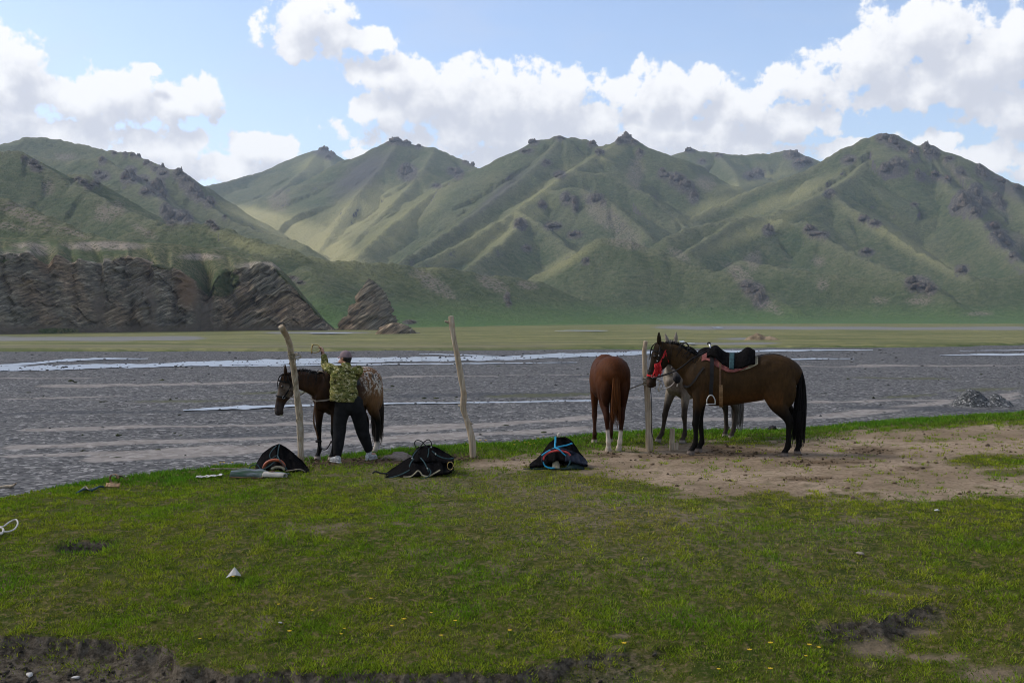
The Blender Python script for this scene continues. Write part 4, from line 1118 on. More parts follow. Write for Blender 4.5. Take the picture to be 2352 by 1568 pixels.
# crumbs of soil under the eroded turf lips
nc_ = 16000
sy = 7.6 + 3.2 * RNG.rand(nc_); sx_ = (RNG.rand(nc_) * 2 - 1) * 0.55 * sy
szc = bank_z(sx_, sy); mk = ground_marks(sx_, sy, szc)
kp = RNG.rand(nc_) < mk['soil'] * 0.30
ssz = 0.006 + 0.022 * RNG.rand(kp.sum()) ** 3
tint = np.array([0.085, 0.072, 0.055])[None] * (0.35 + 1.0 * RNG.rand(kp.sum()))[:, None]
g_ = lumps('soil_crumbs', np.stack([sx_[kp], sy[kp], szc[kp] + ssz * 0.3], -1), ssz, cm_, 0.75, 10, tint, 0.6)
tag(g_, 'crumbled grey brown soil below the broken turf edge', 'soil', None, 'stuff')

# ---------------------------------------------------------------- haze: a box of thin air round everything but the sky
vm = bpy.data.materials.new('thin_air'); vm.use_nodes = True
vb = NB(vm.node_tree)
pv = vb.n('ShaderNodeVolumePrincipled', None, Color=(0.70, 0.82, 1.0), Density=0.00007, Anisotropy=0.2)
vo = vb.n('ShaderNodeOutputMaterial'); vb.t.links.new(pv.outputs[0], vo.inputs['Volume'])
hx, hy0, hy1, hz0, hz1 = 3600.0, -400.0, 5200.0, -5.9, 760.0
HV = [(-hx, hy0, hz0), (hx, hy0, hz0), (hx, hy1, hz0), (-hx, hy1, hz0), (-hx, hy0, hz1), (hx, hy0, hz1), (hx, hy1, hz1), (-hx, hy1, hz1)]
hz_ = link('haze', mesh_np('haze', HV, [(0, 3, 2, 1), (4, 5, 6, 7), (0, 1, 5, 4), (1, 2, 6, 5), (2, 3, 7, 6), (3, 0, 4, 7)], [vm], False))
tag(hz_, 'thin blue summer haze filling the whole valley air', 'haze', None, 'stuff')

# ---------------------------------------------------------------- body building helpers
def catmull(pts, sub):
    q = np.array(pts, float)
    if len(q) < 3 or sub <= 1: return q
    out_ = []
    for i in range(len(q) - 1):
        p0 = q[max(i - 1, 0)]; p1 = q[i]; p2 = q[i + 1]; p3 = q[min(i + 2, len(q) - 1)]
        for k in range(sub):
            t = k / sub
            out_.append(0.5 * ((2 * p1) + (-p0 + p2) * t + (2 * p0 - 5 * p1 + 4 * p2 - p3) * t * t + (-p0 + 3 * p1 - 3 * p2 + p3) * t ** 3))
    out_.append(q[-1])
    return np.array(out_)


def loft(pts, rad, ref=(0, 1, 0), n=16, sub=4, cap=0.5, power=2.0, flat0=False, flat1=False):
    """Tube of elliptic rings: rad = (half size along ref, half size across). Closed ends."""
    q = np.concatenate([np.array(pts, float), np.array([(r, r) if np.isscalar(r) else r for r in rad], float)], 1)
    q = catmull(q, sub)
    pt, rr = q[:, :3], np.maximum(q[:, 3:5], 1e-4)
    tg = np.gradient(pt, axis=0); tg /= np.linalg.norm(tg, axis=1)[:, None] + 1e-12
    ref = np.array(ref, float)
    if ref.ndim == 1: ref = np.tile(ref, (len(pt), 1))
    s = ref - tg * np.sum(ref * tg, 1)[:, None]
    s /= np.linalg.norm(s, axis=1)[:, None] + 1e-12
    u = np.cross(tg, s)
    P0, R0, S0, U0 = [pt[0]], [rr[0]], [s[0]], [u[0]]
    PP = list(pt); RR = list(rr); SS = list(s); UU_ = list(u)
    if cap > 0:
        if not flat0:
            m = rr[0].mean()
            for f, k in ((0.75, 0.55), (1.0, 0.12)):
                PP.insert(0, pt[0] - tg[0] * m * cap * f); RR.insert(0, rr[0] * k); SS.insert(0, s[0]); UU_.insert(0, u[0])
        if not flat1:
            m = rr[-1].mean()
            for f, k in ((0.75, 0.55), (1.0, 0.12)):
                PP.append(pt[-1] + tg[-1] * m * cap * f); RR.append(rr[-1] * k); SS.append(s[-1]); UU_.append(u[-1])
    PP, RR, SS, UU_ = map(np.array, (PP, RR, SS, UU_))
    th = np.linspace(0, 2 * np.pi, n, endpoint=False)
    c = np.sign(np.cos(th)) * np.abs(np.cos(th)) ** (2 / power); d = np.sign(np.sin(th)) * np.abs(np.sin(th)) ** (2 / power)
    V = PP[:, None, :] + SS[:, None, :] * (RR[:, 0:1] * c)[..., None] + UU_[:, None, :] * (RR[:, 1:2] * d)[..., None]
    V = V.reshape(-1, 3)
    Fq = grid_faces(len(PP), n, True).tolist()
    c0 = len(V); V = np.vstack([V, PP[0], PP[-1]])
    last = (len(PP) - 1) * n
    for i in range(n):
        Fq.append((c0, (i + 1) % n, i, i)); Fq.append((c0 + 1, last + i, last + (i + 1) % n, last + (i + 1) % n))
    return V, [tuple(f) if f[2] != f[3] else tuple(f[:3]) for f in Fq]


def ellipsoid(c, r, rot=None, n=16):
    th = np.linspace(0, np.pi, n)[:, None]; ph = np.linspace(0, 2 * np.pi, n * 2, endpoint=False)[None]
    V = np.stack([np.sin(th) * np.cos(ph) * r[0], np.sin(th) * np.sin(ph) * r[1], np.cos(th) + 0 * ph], -1)
    V[..., 2] *= r[2]
    V = V.reshape(-1, 3)
    if rot is not None: V = V @ np.array(rot.to_matrix() if hasattr(rot, 'to_matrix') else rot).T
    return V + np.array(c), [tuple(f) for f in grid_faces(n, n * 2, True).tolist()]


def merge(parts):
    V, Fc, k = [], [], 0
    for v, f in parts:
        V.append(np.asarray(v)); Fc += [tuple(i + k for i in t) for t in f]; k += len(v)
    return np.vstack(V), Fc


def poly_mesh(name, V, Fc, mats, smooth=True):
    me = bpy.data.meshes.new(name)
    me.from_pydata([tuple(v) for v in V], [], Fc)
    if smooth: me.polygons.foreach_set('use_smooth', [True] * len(me.polygons))
    for m in mats: me.materials.append(m)
    me.update()
    return me


def fuse(name, parts, voxel, smooth, mats):
    """One continuous skin over overlapping closed pieces."""
    V, Fc = merge(parts)
    me = poly_mesh('tmp', V, Fc, [])
    bm = bmesh.new(); bm.from_mesh(me)
    bmesh.ops.remove_doubles(bm, verts=bm.verts, dist=1e-6)
    bmesh.ops.recalc_face_normals(bm, faces=bm.faces)
    bm.to_mesh(me); bm.free()
    o = bpy.data.objects.new('tmp', me); COL.objects.link(o)
    r = o.modifiers.new('r', 'REMESH'); r.mode = 'VOXEL'; r.voxel_size = voxel; r.use_smooth_shade = True
    if smooth:
        s_ = o.modifiers.new('s', 'SMOOTH'); s_.iterations = smooth; s_.factor = 0.5
    dg = bpy.context.evaluated_depsgraph_get()
    res = bpy.data.meshes.new_from_object(o.evaluated_get(dg))
    bpy.data.objects.remove(o); bpy.data.meshes.remove(me)
    res.name = name
    for m in mats: res.materials.append(m)
    res.polygons.foreach_set('use_smooth', [True] * len(res.polygons))
    return res


def verts_of(me):
    a = np.empty(len(me.vertices) * 3, np.float32); me.vertices.foreach_get('co', a)
    return a.reshape(-1, 3).astype(float)


def set_tint(me, cols):
    at = me.attributes.new('tint', 'FLOAT_COLOR', 'POINT')
    c4 = np.ones((len(me.vertices), 4), np.float32); c4[:, :3] = np.clip(cols, 0, 1)
    at.data.foreach_set('color', c4.ravel())


def ribbons(name, paths, width, mats, cols=None, taper=0.25, seed=0):
    """Hair locks: each path (k points) becomes a thin twisted strip."""
    rg = np.random.RandomState(seed)
    Pth = np.array(paths, float); n, k, _ = Pth.shape
    a = rg.rand(n) * np.pi
    sd = np.stack([np.cos(a), np.sin(a), rg.randn(n) * 0.3], -1)
    w = width * (0.6 + 0.8 * rg.rand(n))[:, None] * np.linspace(1, taper, k)[None, :]
    A_ = Pth - sd[:, None, :] * w[..., None]; B_ = Pth + sd[:, None, :] * w[..., None]
    V = np.stack([A_, B_], 2).reshape(-1, 3)
    base = (np.arange(n) * 2 * k)[:, None] + (np.arange(k - 1) * 2)[None, :]
    Fa = np.stack([base, base + 1, base + 3, base + 2], -1).reshape(-1, 4)
    return mesh_np(name, V, Fa, mats, True, None, None if cols is None else np.repeat(cols, 2 * k, axis=0))


def simple_mat(name, col, rough=0.6, spec=0.3, metal=0.0, var=0.35, scale=12.0, bump=0.0, bscale=80.0):
    m, b_ = newmat(name)
    o_ = b_.obj()
    nn_ = b_.noise(o_, scale, 4, 0.6)
    cc_ = b_.mix(b_.mr(nn_, 0.3, 0.7), tuple(x * (1 - var) for x in col), tuple(min(1, x * (1 + var)) for x in col))
    b_.out(cc_, rough, b_.bump(b_.noise(o_, bscale, 4, 0.6), 0.01, bump) if bump else None, spec, metal)
    return m


# coat: colour from the animal's own markings, fine hair relief
coat, b = newmat('horse_coat')
o_ = b.obj()
hn = b.noise(b.vmul(o_, (30, 30, 10)), 1.0, 4, 0.6); h2 = b.noise(b.vmul(o_, (120, 120, 45)), 1.0, 3, 0.6)
cc = b.mix(b.mr(hn, 0.3, 0.7), b.mix(1.0, b.acol('tint'), (0.78, 0.78, 0.78), 'MULTIPLY'), b.mix(1.0, b.acol('tint'), (1.18, 1.16, 1.12), 'MULTIPLY'))
b.out(cc, 0.62, b.bump(b.m('ADD', hn, b.m('MULTIPLY', h2, 0.5)), 0.012, 0.45), 0.05)
hair, b = newmat('horse_hair')
b.out(b.acol('tint'), 0.6, None, 0.08)
EYE = simple_mat('horse_eye', (0.008, 0.006, 0.005), 0.1, 0.6, 0, 0.1)

# torso stations of a horse, metres: x (forward), centre height, half width, half height
TOR = np.array([(-0.83, 1.10, .05, .08), (-0.78, 1.13, .14, .19), (-0.70, 1.15, .215, .265), (-0.56, 1.165, .270, .315), (-0.40, 1.165, .285, .325), (-0.22, 1.125, .280, .325), (0.0, 1.095, .300, .335), (0.18, 1.08, .300, .352), (0.34, 1.09, .280, .375), (0.46, 1.105, .262, .388), (0.58, 1.09, .25, .355), (0.70, 1.06, .22, .27), (0.79, 1.04, .15, .18), (0.83, 1.03, .06, .08)])


def tor(x):
    return [np.interp(x, TOR[:, 0], TOR[:, i]) for i in (1, 2, 3)]


def tsurf(x, ang, off=0.0):
    """Point on the barrel: ang from straight up, positive to the horse's left."""
    zc, hw, hh = tor(x)
    return np.array([x + 0 * ang, (hw + off) * np.sin(ang), zc + (hh + off) * np.cos(ang)]).T


HEADT = np.array([(-0.07, .085, .070), (0.0, .115, .086), (0.12, .143, .102), (0.25, .150, .105), (0.40, .128, .090), (0.55, .097, .068), (0.70, .078, .057), (0.82, .072, .056), (0.93, .070, .060), (1.0, .050, .046)])


def V3(*a): return np.array(a, float)


def nrm_(v): return v / (np.linalg.norm(v) + 1e-12)


class Head:
    def __init__(s, poll, hd, fn, L=0.60):
        s.p = V3(*poll); s.hd = nrm_(V3(*hd)); f = V3(*fn); f -= s.hd * f.dot(s.hd); s.fn = nrm_(f); s.sd = np.cross(s.fn, s.hd); s.L = L
        # side vector points to the horse's left
        if s.sd[1] < 0 and abs(s.sd[1]) > 0.3: s.sd = -s.sd

    def c(s, t):
        bb = np.interp(t, HEADT[:, 0], HEADT[:, 1])
        return s.p + s.hd * (t * s.L) + s.fn * (0.11 - bb)

    def surf(s, t, ang, k=1.06):
        bb = np.interp(t, HEADT[:, 0], HEADT[:, 1]); aa = np.interp(t, HEADT[:, 0], HEADT[:, 2])
        return s.c(t) + s.fn * bb * k * math.cos(R(ang)) + s.sd * aa * k * math.sin(R(ang))

    def parts(s):
        pts = [s.c(t) for t in HEADT[:, 0]]
        out_ = [loft(pts, [(a, bb) for bb, a in HEADT[:, 1:3]], ref=s.sd, n=20, sub=3, power=2.35)]
        for sg in (-1, 1):
            out_.append(ellipsoid(s.p + s.hd * s.L * 0.27 + s.sd * sg * 0.072 - s.fn * 0.075, (.05, .05, .05), n=8))   # jowl
            out_.append(ellipsoid(s.p + s.hd * s.L * 0.22 + s.sd * sg * 0.082 + s.fn * 0.055, (.028, .028, .028), n=8))   # brow
            out_.append(ellipsoid(s.p + s.hd * s.L * 0.92 + s.sd * sg * 0.045 + s.fn * 0.065, (.026, .026, .026), n=8))   # nostril rim
        out_.append(ellipsoid(s.p + s.hd * s.L * 0.95 - s.fn * 0.01, (.04, .04, .038), n=8))                              # chin
        return out_


def fore_leg(x0, y, xh, yh=None):
    yh = y if yh is None else yh
    rows_ = [(1.05, .080, .150, -.06), (.90, .080, .125, -.02), (.78, .068, .092, 0), (.64, .054, .066, .012), (.52, .046, .052, .018), (.46, .050, .056, .02), (.41, .040, .045, .012), (.30, .031, .037, 0), (.20, .033, .039, -.004), (.155, .041, .048, 0), (.105, .034, .040, .025), (.065, .046, .050, .042), (0.0, .058, .066, .055)]
    pts, rad = [], []
    for z, a, bb, dx in rows_:
        f = np.clip((0.95 - z) / 0.95, 0, 1)
        pts.append((x0 + (xh - x0) * f + dx, y + (yh - y) * f, z)); rad.append((a, bb))
    return loft(pts, rad, n=14, sub=3, cap=0.4, flat1=True)


def hind_leg(x0, y, xh, yh=None):
    yh = y if yh is None else yh
    rows_ = [(1.18, .105, .235, .06), (1.02, .115, .230, .05), (.88, .105, .185, .04), (.76, .085, .135, .02), (.66, .062, .095, -.04), (.58, .050, .074, -.095), (.52, .048, .066, -.118), (.46, .041, .052, -.118), (.36, .034, .042, -.105), (.24, .034, .040, -.092), (.155, .042, .048, -.080), (.105, .035, .040, -.05), (.065, .046, .050, -.030), (0.0, .057, .064, -.015)]
    pts, rad = [], []
    for z, a, bb, dx in rows_:
        f = np.clip((0.95 - z) / 0.95, 0, 1)
        pts.append((x0 + (xh - x0) * f + dx, y + (yh - y) * f, z)); rad.append((a, bb))
    return loft(pts, rad, n=14, sub=3, cap=0.4, flat1=True)


def build_horse(label, loc, rz, scale, neck, poll, hd, fn, legs, colfn, mane_col, tail_col, mane_side=1, mane_len=0.22, tail_sway=0.0, seed=0, tail_w=1.0, tail_n=560, tail_l=1.0, group='horses tied at the posts'):
    root = thing('horse', label, 'horse', loc, rz, group)
    root.scale = (scale,) * 3
    H = Head(poll, hd, fn)
    parts = [loft([(x, 0, z) for x, z, a, h in TOR], [(a, h) for x, z, a, h in TOR], n=28, sub=3, power=2.15)]
    npts = [(0.40, 0, 1.12), (0.58, 0, 1.17)] + list(neck) + [tuple(H.p + H.hd * 0.10 - H.fn * 0.015)]
    m_ = len(neck)
    nr = [(.19, .30), (.165, .275)] + [(.13 - .035 * (i + 1) / m_, .225 - .085 * (i + 1) / (m_ + .3)) for i in range(m_)] + [(.078, .115)]
    nq = catmull(np.concatenate([np.array(npts), np.array(nr)], 1), 8)
    parts.append(loft(npts, nr, n=20, sub=4))
    parts += H.parts()
    for sg in (-1, 1):
        parts.append(ellipsoid((0.50, sg * .165, 1.06), (.17, .085, .27), Matrix.Rotation(R(-18), 3, 'Y')))
        parts.append(ellipsoid((0.64, sg * .09, .98), (.13, .10, .16)))
        parts.append(ellipsoid((-0.52, sg * .155, 1.08), (.24, .115, .26)))
        parts.append(ellipsoid((-0.66, sg * .13, .98), (.13, .10, .26)))
        parts.append(ellipsoid((-0.36, sg * .185, 1.315), (.12, .075, .10)))
    for kind, x0, y, xh, yh in legs:
        parts.append((fore_leg if kind == 'f' else hind_leg)(x0, y, xh, yh))
    me = fuse('body', parts, 0.0135, 5, [coat])
    Vb = verts_of(me)
    # muscle and rib relief
    set_tint(me, colfn(Vb, H))
    link('body', me, root)
    # ears
    for sg in (-1, 1):
        base_ = H.p + H.sd * sg * 0.062 - H.hd * 0.055 + H.fn * 0.02
        tip = base_ - H.hd * 0.165 + H.sd * sg * 0.03 + H.fn * 0.035
        pts = [base_ + (tip - base_) * t for t in (0, .25, .5, .8, 1.0)]
        em = poly_mesh('ear', *loft(pts, [(.022, .026), (.030, .030), (.029, .026), (.015, .013), (.003, .003)], ref=H.sd, n=10, sub=2), [coat])
        set_tint(em, colfn(verts_of(em) * 0 + (H.p + H.hd * 0.05), H) * 0.8)
        link('ear', em, root)
        ey = H.p + H.hd * H.L * 0.235 + H.sd * sg * 0.100 + H.fn * 0.045
        e_ = poly_mesh('eye', *ellipsoid(ey, (.020, .020, .020), n=8), [EYE])
        link('eye', e_, root)
    rg = np.random.RandomState(seed + 50)
    # mane
    tg = np.gradient(nq[:, :3], axis=0); tg /= np.linalg.norm(tg, axis=1)[:, None]
    up = np.stack([-tg[:, 2], 0 * tg[:, 0], np.hypot(tg[:, 0], tg[:, 1])], -1)
    up[:, 0] *= 1.0; up /= np.linalg.norm(up, axis=1)[:, None]
    crest = nq[:, :3] + up * nq[:, 4:5] * 0.97
    lo, hi = int(len(crest) * 0.34), len(crest) - 1
    NM = 520; paths = []
    side = np.stack([-tg[:, 1], tg[:, 0], 0 * tg[:, 0]], -1); side /= np.linalg.norm(side, axis=1)[:, None] + 1e-9
    for i in range(NM):
        f = lo + rg.rand() * (hi - lo); k = int(f); fr_ = f - k; k2 = min(k + 1, len(crest) - 1)
        r0 = crest[k] * (1 - fr_) + crest[k2] * fr_
        sd = side[k]; u_ = up[k]; bw = nq[k, 3]; bh = nq[k, 4]
        L_ = mane_len * (0.55 + 0.6 * rg.rand()); s_ = mane_side if rg.rand() < 0.93 else -mane_side
        j = rg.randn(3) * 0.012
        p0 = r0 + sd * rg.randn() * 0.012 - u_ * 0.01
        p1 = r0 + u_ * 0.030 + sd * s_ * 0.035 + j
        p2 = r0 - u_ * L_ * 0.45 + sd * s_ * (bw * 0.70 + 0.035) + j + tg[k] * rg.randn() * 0.02
        p3 = r0 - u_ * L_ * 1.0 + sd * s_ * (bw * 1.0 + 0.03) + j * 1.5 + tg[k] * rg.randn() * 0.05
        paths.append([p0, p1, p2, p3])
    for i in range(70):   # forelock
        r0 = H.p - H.hd * 0.075 + H.sd * rg.randn() * 0.02
        paths.append([r0, r0 + H.fn * 0.075 + H.hd * 0.03, r0 + H.fn * 0.125 + H.hd * (0.11) + H.sd * rg.randn() * 0.025, r0 + H.fn * 0.118 + H.hd * (0.20 + 0.08 * rg.rand()) + H.sd * rg.randn() * 0.04])
    pc = np.array([[catmull(p_, 3)] for p_ in paths])[:, 0]
    mc_ = np.array(mane_col)[None] * (0.55 + 0.9 * rg.rand(len(pc)))[:, None]
    link('mane', ribbons('mane', pc, 0.0085, [hair], mc_, 0.3, seed), root)
    # tail
    NTL = tail_n; paths = []
    for i in range(NTL):
        a_ = rg.rand() * 6.28; q_ = math.sqrt(rg.rand())
        r0 = V3(-0.775 - 0.02 * rg.rand(), math.cos(a_) * q_ * 0.035, 1.325 + math.sin(a_) * q_ * 0.03 - 0.16 * rg.rand() * (rg.rand() < .5))
        ln = (0.80 + 0.30 * rg.rand()) * tail_l
        w_ = (0.035 + 0.055 * q_) * tail_w
        cx, cy = math.cos(a_) * w_, math.sin(a_) * w_
        paths.append([r0, V3(-0.845 + 0.02 * math.sin(a_), cx * 0.6, r0[2] - 0.06), V3(-0.865 + cy * 0.7, cx * 1.1, r0[2] - 0.30), V3(-0.855 + cy + tail_sway * .3, cx * 1.35, r0[2] - 0.30 - (ln - 0.3) * 0.55), V3(-0.84 + cy * 0.8 + tail_sway + rg.randn() * 0.02, cx * 0.8 + rg.randn() * 0.02, r0[2] - ln)])
    pc = np.array([catmull(p_, 3) for p_ in paths])
    tc = np.array(tail_col)[None] * (0.5 + 1.0 * rg.rand(len(pc)))[:, None]
    link('tail', ribbons('tail', pc, 0.0085, [hair], tc, 0.35, seed + 1), root)
    return root, H


def mixc(a, b_, w):
    w = np.clip(w, 0, 1)[:, None]
    return np.array(a)[None] * (1 - w) + np.array(b_)[None] * w if np.ndim(a) == 1 else a * (1 - w) + np.array(b_)[None] * w


def hoofs(V, c_, hc=(0.16, 0.13, 0.10)):
    return mixc(c_, hc, sstep(0.068, 0.052, V[:, 2]))


def headw(V, H, t0, t1):
    t = (V - H.p) @ H.hd / H.L
    d = np.linalg.norm(V - (H.p[None] + np.clip(t, 0, 1)[:, None] * H.hd * H.L), axis=1)
    return sstep(t0, t1, t) * (d < 0.22) * (V[:, 0] > 0.75)


def col_dark_bay(V, H):
    n_ = fbm3(V * 3.0, 3)
    c_ = mixc((0.024, 0.014, 0.006), (0.052, 0.028, 0.010), 0.45 + n_ * 0.9)
    c_ = mixc(c_, (0.080, 0.035, 0.010), sstep(1.05, 0.80, V[:, 2]) * sstep(0.70, 0.80, V[:, 2]) * (np.abs(V[:, 0]) < 0.6) * 0.6)
    c_ = mixc(c_, (0.006, 0.005, 0.004), sstep(0.84, 0.56, V[:, 2]))
    c_ = mixc(c_, (0.013, 0.009, 0.006), headw(V, H, -0.2, 0.2) * 0.75)
    c_ = mixc(c_, (0.070, 0.045, 0.034), headw(V, H, 0.80, 0.86) * 0.7 * sstep(0.03, 0.07, (V - H.p) @ H.fn))
    return hoofs(V, c_, (0.15, 0.12, 0.10))


def col_chestnut(V, H):
    n_ = fbm3(V * 3.0, 3)
    c_ = mixc((0.040, 0.0125, 0.0035), (0.078, 0.025, 0.0065), 0.45 + n_ * 0.9)
    c_ = mixc(c_, (0.035, 0.015, 0.009), sstep(0.80, 0.50, V[:, 2]) * 0.8)
    c_ = mixc(c_, (0.028, 0.009, 0.004), sstep(-0.55, -0.82, V[:, 0] - np.abs(V[:, 1]) * 0.9) * sstep(1.25, 0.85, V[:, 2]) * 0.85)
    c_ = mixc(c_, (0.46, 0.40, 0.33), sstep(0.36, 0.31, V[:, 2] + n_ * 0.08) * (V[:, 0] < -0.3))
    return hoofs(V, c_, (0.34, 0.28, 0.22))


def col_appaloosa(V, H):
    n_ = fbm3(V * 3.0, 3); sp = fbm3(V * 13.0, 3); sp2 = fbm3(V * 30.0 + 5, 2)
    c_ = mixc((0.018, 0.010, 0.006), (0.044, 0.021, 0.009), 0.45 + n_ * 0.9)
    c_ = mixc(c_, (0.150, 0.078, 0.034), sstep(0.10, -0.30, V[:, 0] + n_ * 0.25) * sstep(0.55, 0.95, V[:, 2]))
    wh = sstep(0.0, 0.14, sp + sp2 * 0.5) * sstep(0.08, -0.20, V[:, 0]) * sstep(0.95, 1.22, V[:, 2] + n_ * 0.15)
    c_ = mixc(c_, (0.52, 0.47, 0.40), wh * 0.92)
    c_ = mixc(c_, (0.025, 0.02, 0.016), sstep(0.14, 0.24, sp) * sstep(0.0, -0.2, V[:, 0]) * sstep(1.10, 1.3, V[:, 2]) * .9)
    c_ = mixc(c_, (0.007, 0.006, 0.005), sstep(0.75, 0.50, V[:, 2]))
    c_ = mixc(c_, (0.13, 0.105, 0.085), headw(V, H, 0.05, 0.25) * sstep(0.60, 0.45, (V - H.p) @ H.hd / H.L) * sstep(-0.2, 0.25, sp + 0.2) * 0.75)
    c_ = mixc(c_, (0.045, 0.038, 0.035), headw(V, H, 0.60, 0.75) * 0.8)
    c_ = mixc(c_, (0.45, 0.40, 0.34), sstep(0.22, 0.16, V[:, 2] + n_ * .06) * (V[:, 0] < -0.3) * 0.8)
    return hoofs(V, c_, (0.30, 0.25, 0.21))


def col_grey(V, H):
    n_ = fbm3(V * 3.0, 3); sp = fbm3(V * 12.0, 3)
    c_ = mixc((0.15, 0.120, 0.092), (0.30, 0.26, 0.21), 0.5 + n_ * 0.8 + sp * 0.5)
    c_ = mixc(c_, (0.022, 0.016, 0.012), sstep(0.85, 0.55, V[:, 2]) * .92)
    c_ = mixc(c_, (0.10, 0.10, 0.11), headw(V, H, 0.0, 0.3) * .6)
    c_ = mixc(c_, (0.020, 0.020, 0.022), headw(V, H, 0.72, 0.9))
    return hoofs(V, c_, (0.22, 0.19, 0.16))


LEGS = [('f', .58, .165, .60, .15), ('f', .58, -.165, .60, -.15), ('h', -.52, .165, -.60, .14), ('h', -.52, -.165, -.60, -.14)]
# dark bay, saddled, side on
_c = G(1702, 1044)
hC, HC = build_horse('dark bay horse wearing a saddle and a red halter, standing side on', _c, R(168), 1.09,
                     [(0.80, 0, 1.33), (1.02, 0, 1.49)], (1.20, 0, 1.585), (0.17, 0, -0.98), (1, 0, 0.2),
                     [('f', .60, .165, .68, .16), ('f', .60, -.165, .58, -.14), ('h', -.54, .165, -.60, .15), ('h', -.56, -.165, -.80, -.15)],
                     col_dark_bay, (0.009, 0.008, 0.007), (0.008, 0.007, 0.007), -1, 0.14, 0.03, 1)
# chestnut from behind
_b = G(1402, 1036)
hB, HB_ = build_horse('chestnut horse seen from behind, with two white hind socks', (_b.x + 0.03, _b.y + 0.66, _b.z), R(92.5), 1.07,
                      [(0.80, -0.03, 1.20), (1.02, -0.12, 1.22)], (1.20, -0.22, 1.22), (0.35, -0.1, -0.93), (0.9, -.1, 0.3),
                      [('f', .58, .165, .52, .17), ('f', .58, -.165, .58, -.10), ('h', -.52, .150, -.62, .085), ('h', -.52, -.150, -.60, -.075)],
                      col_chestnut, (0.13, 0.05, 0.018), (0.085, 0.029, 0.008), 1, 0.22, 0.05, 2, 0.6, 300, 0.74)
# spotted bay at the left
_a = G(746, 1056)
fa_ = R(180 + 62)
_o = Vector((math.cos(fa_), math.sin(fa_), 0)) * 0.64
hA, HA = build_horse('brown horse with a white speckled rump, head lowered behind the leaning post', (_a.x - _o.x * 1.0, _a.y - _o.y * 1.0, _a.z), fa_, 0.98,
                     [(0.79, -0.10, 1.24), (0.92, -0.30, 1.31)], (1.01, -0.50, 1.35), (0.10, -0.12, -0.97), (0.62, -0.72, 0.1),
                     [('f', .58, .165, .60, .13), ('f', .58, -.165, .64, -.12), ('h', -.52, .165, -.54, .15), ('h', -.52, -.165, -.74, -.15)],
                     col_appaloosa, (0.011, 0.010, 0.009), (0.035, 0.026, 0.02), -1, 0.18, 0.0, 3)
# grey behind the dark bay
_d = G(1560, 1016)
fd_ = R(180 + 36)
_o = Vector((math.cos(fd_), math.sin(fd_), 0)) * 0.60
hD, HD = build_horse('dun grey horse half hidden behind the dark bay, facing the camera', (_d.x - _o.x, _d.y - _o.y, _d.z), fd_, 1.06,
                     [(0.76, 0.06, 1.36), (0.90, 0.16, 1.54)], (0.98, 0.26, 1.635), (0.02, 0.22, -0.97), (0.72, 0.70, 0.1),
                     [('f', .58, .165, .58, .14), ('f', .58, -.165, .80, -.22), ('h', -.52, .165, -.50, .15), ('h', -.52, -.165, -.66, -.13)],
                     col_grey, (0.13, 0.125, 0.12), (0.15, 0.135, 0.12), -1, 0.2, 0.0, 4)

# ---------------------------------------------------------------- materials of the small things
LEATHER = simple_mat('black_leather', (0.008, 0.007, 0.007), 0.55, 0.15, 0, 0.4, 20, 0.3, 120)
BROWNL = simple_mat('brown_leather', (0.085, 0.042, 0.018), 0.6, 0.3, 0, 0.4, 20, 0.3, 120)
TANL = simple_mat('tan_leather', (0.20, 0.12, 0.055), 0.65, 0.25, 0, 0.4, 20, 0.3, 120)
ROPE = simple_mat('hemp_rope', (0.27, 0.23, 0.165), 0.9, 0.1, 0, 0.4, 60, 0.6, 200)
PALEROPE = simple_mat('pale_rope', (0.46, 0.43, 0.38), 0.9, 0.1, 0, 0.3, 60, 0.6, 200)
REDW = simple_mat('red_webbing', (0.42, 0.018, 0.020), 0.75, 0.2, 0, 0.25, 30, 0.3, 200)
BLUEW = simple_mat('blue_webbing', (0.012, 0.20, 0.33), 0.7, 0.2, 0, 0.25, 30, 0.3, 200)
TEALW = simple_mat('teal_webbing', (0.014, 0.045, 0.050), 0.7, 0.25, 0, 0.4, 30, 0.3, 200)
STEEL = simple_mat('steel', (0.42, 0.42, 0.41), 0.38, 0.5, 1.0, 0.15, 20)
BRASS = simple_mat('brass', (0.42, 0.31, 0.11), 0.35, 0.5, 1.0, 0.25, 20)
FLEECE = simple_mat('black_fleece', (0.0055, 0.005, 0.005), 0.95, 0.02, 0, 0.5, 30, 0.9, 90)
PINK = simple_mat('pink_felt', (0.185, 0.066, 0.058), 0.95, 0.1, 0, 0.35, 16, 0.8, 60)
CREAM = simple_mat('cream_felt', (0.28, 0.245, 0.165), 0.95, 0.1, 0, 0.3, 16, 0.8, 60)
WHITEF = simple_mat('white_felt', (0.40, 0.36, 0.30), 0.95, 0.1, 0, 0.25, 10, 0.6, 60)
REDP = simple_mat('red_pad', (0.33, 0.014, 0.022), 0.9, 0.1, 0, 0.3, 16, 0.6, 80)
ORANGEP = simple_mat('orange_arch', (0.24, 0.052, 0.014), 0.5, 0.35, 0, 0.3, 16, 0.2, 60)
REDARCH = simple_mat('red_arch', (0.42, 0.045, 0.040), 0.5, 0.35, 0, 0.25, 16, 0.2, 60)
PADG, b = newmat('striped_felt')
oo = b.obj(); wv_ = b.noise(b.vmul(oo, (3, 14, 14)), 1.0, 3)
b.out(b.ramp(wv_, [(0.30, (0.022, 0.055, 0.032)), (0.46, (0.055, 0.075, 0.06)), (0.60, (0.15, 0.17, 0.19)), (0.75, (0.08, 0.06, 0.055))]), 0.95, b.bump(b.noise(oo, 90, 3), 0.01, 0.6), 0.1)
DKGREEN = simple_mat('dark_green_felt', (0.018, 0.032, 0.028), 0.95, 0.1, 0, 0.4, 14, 0.8, 70)
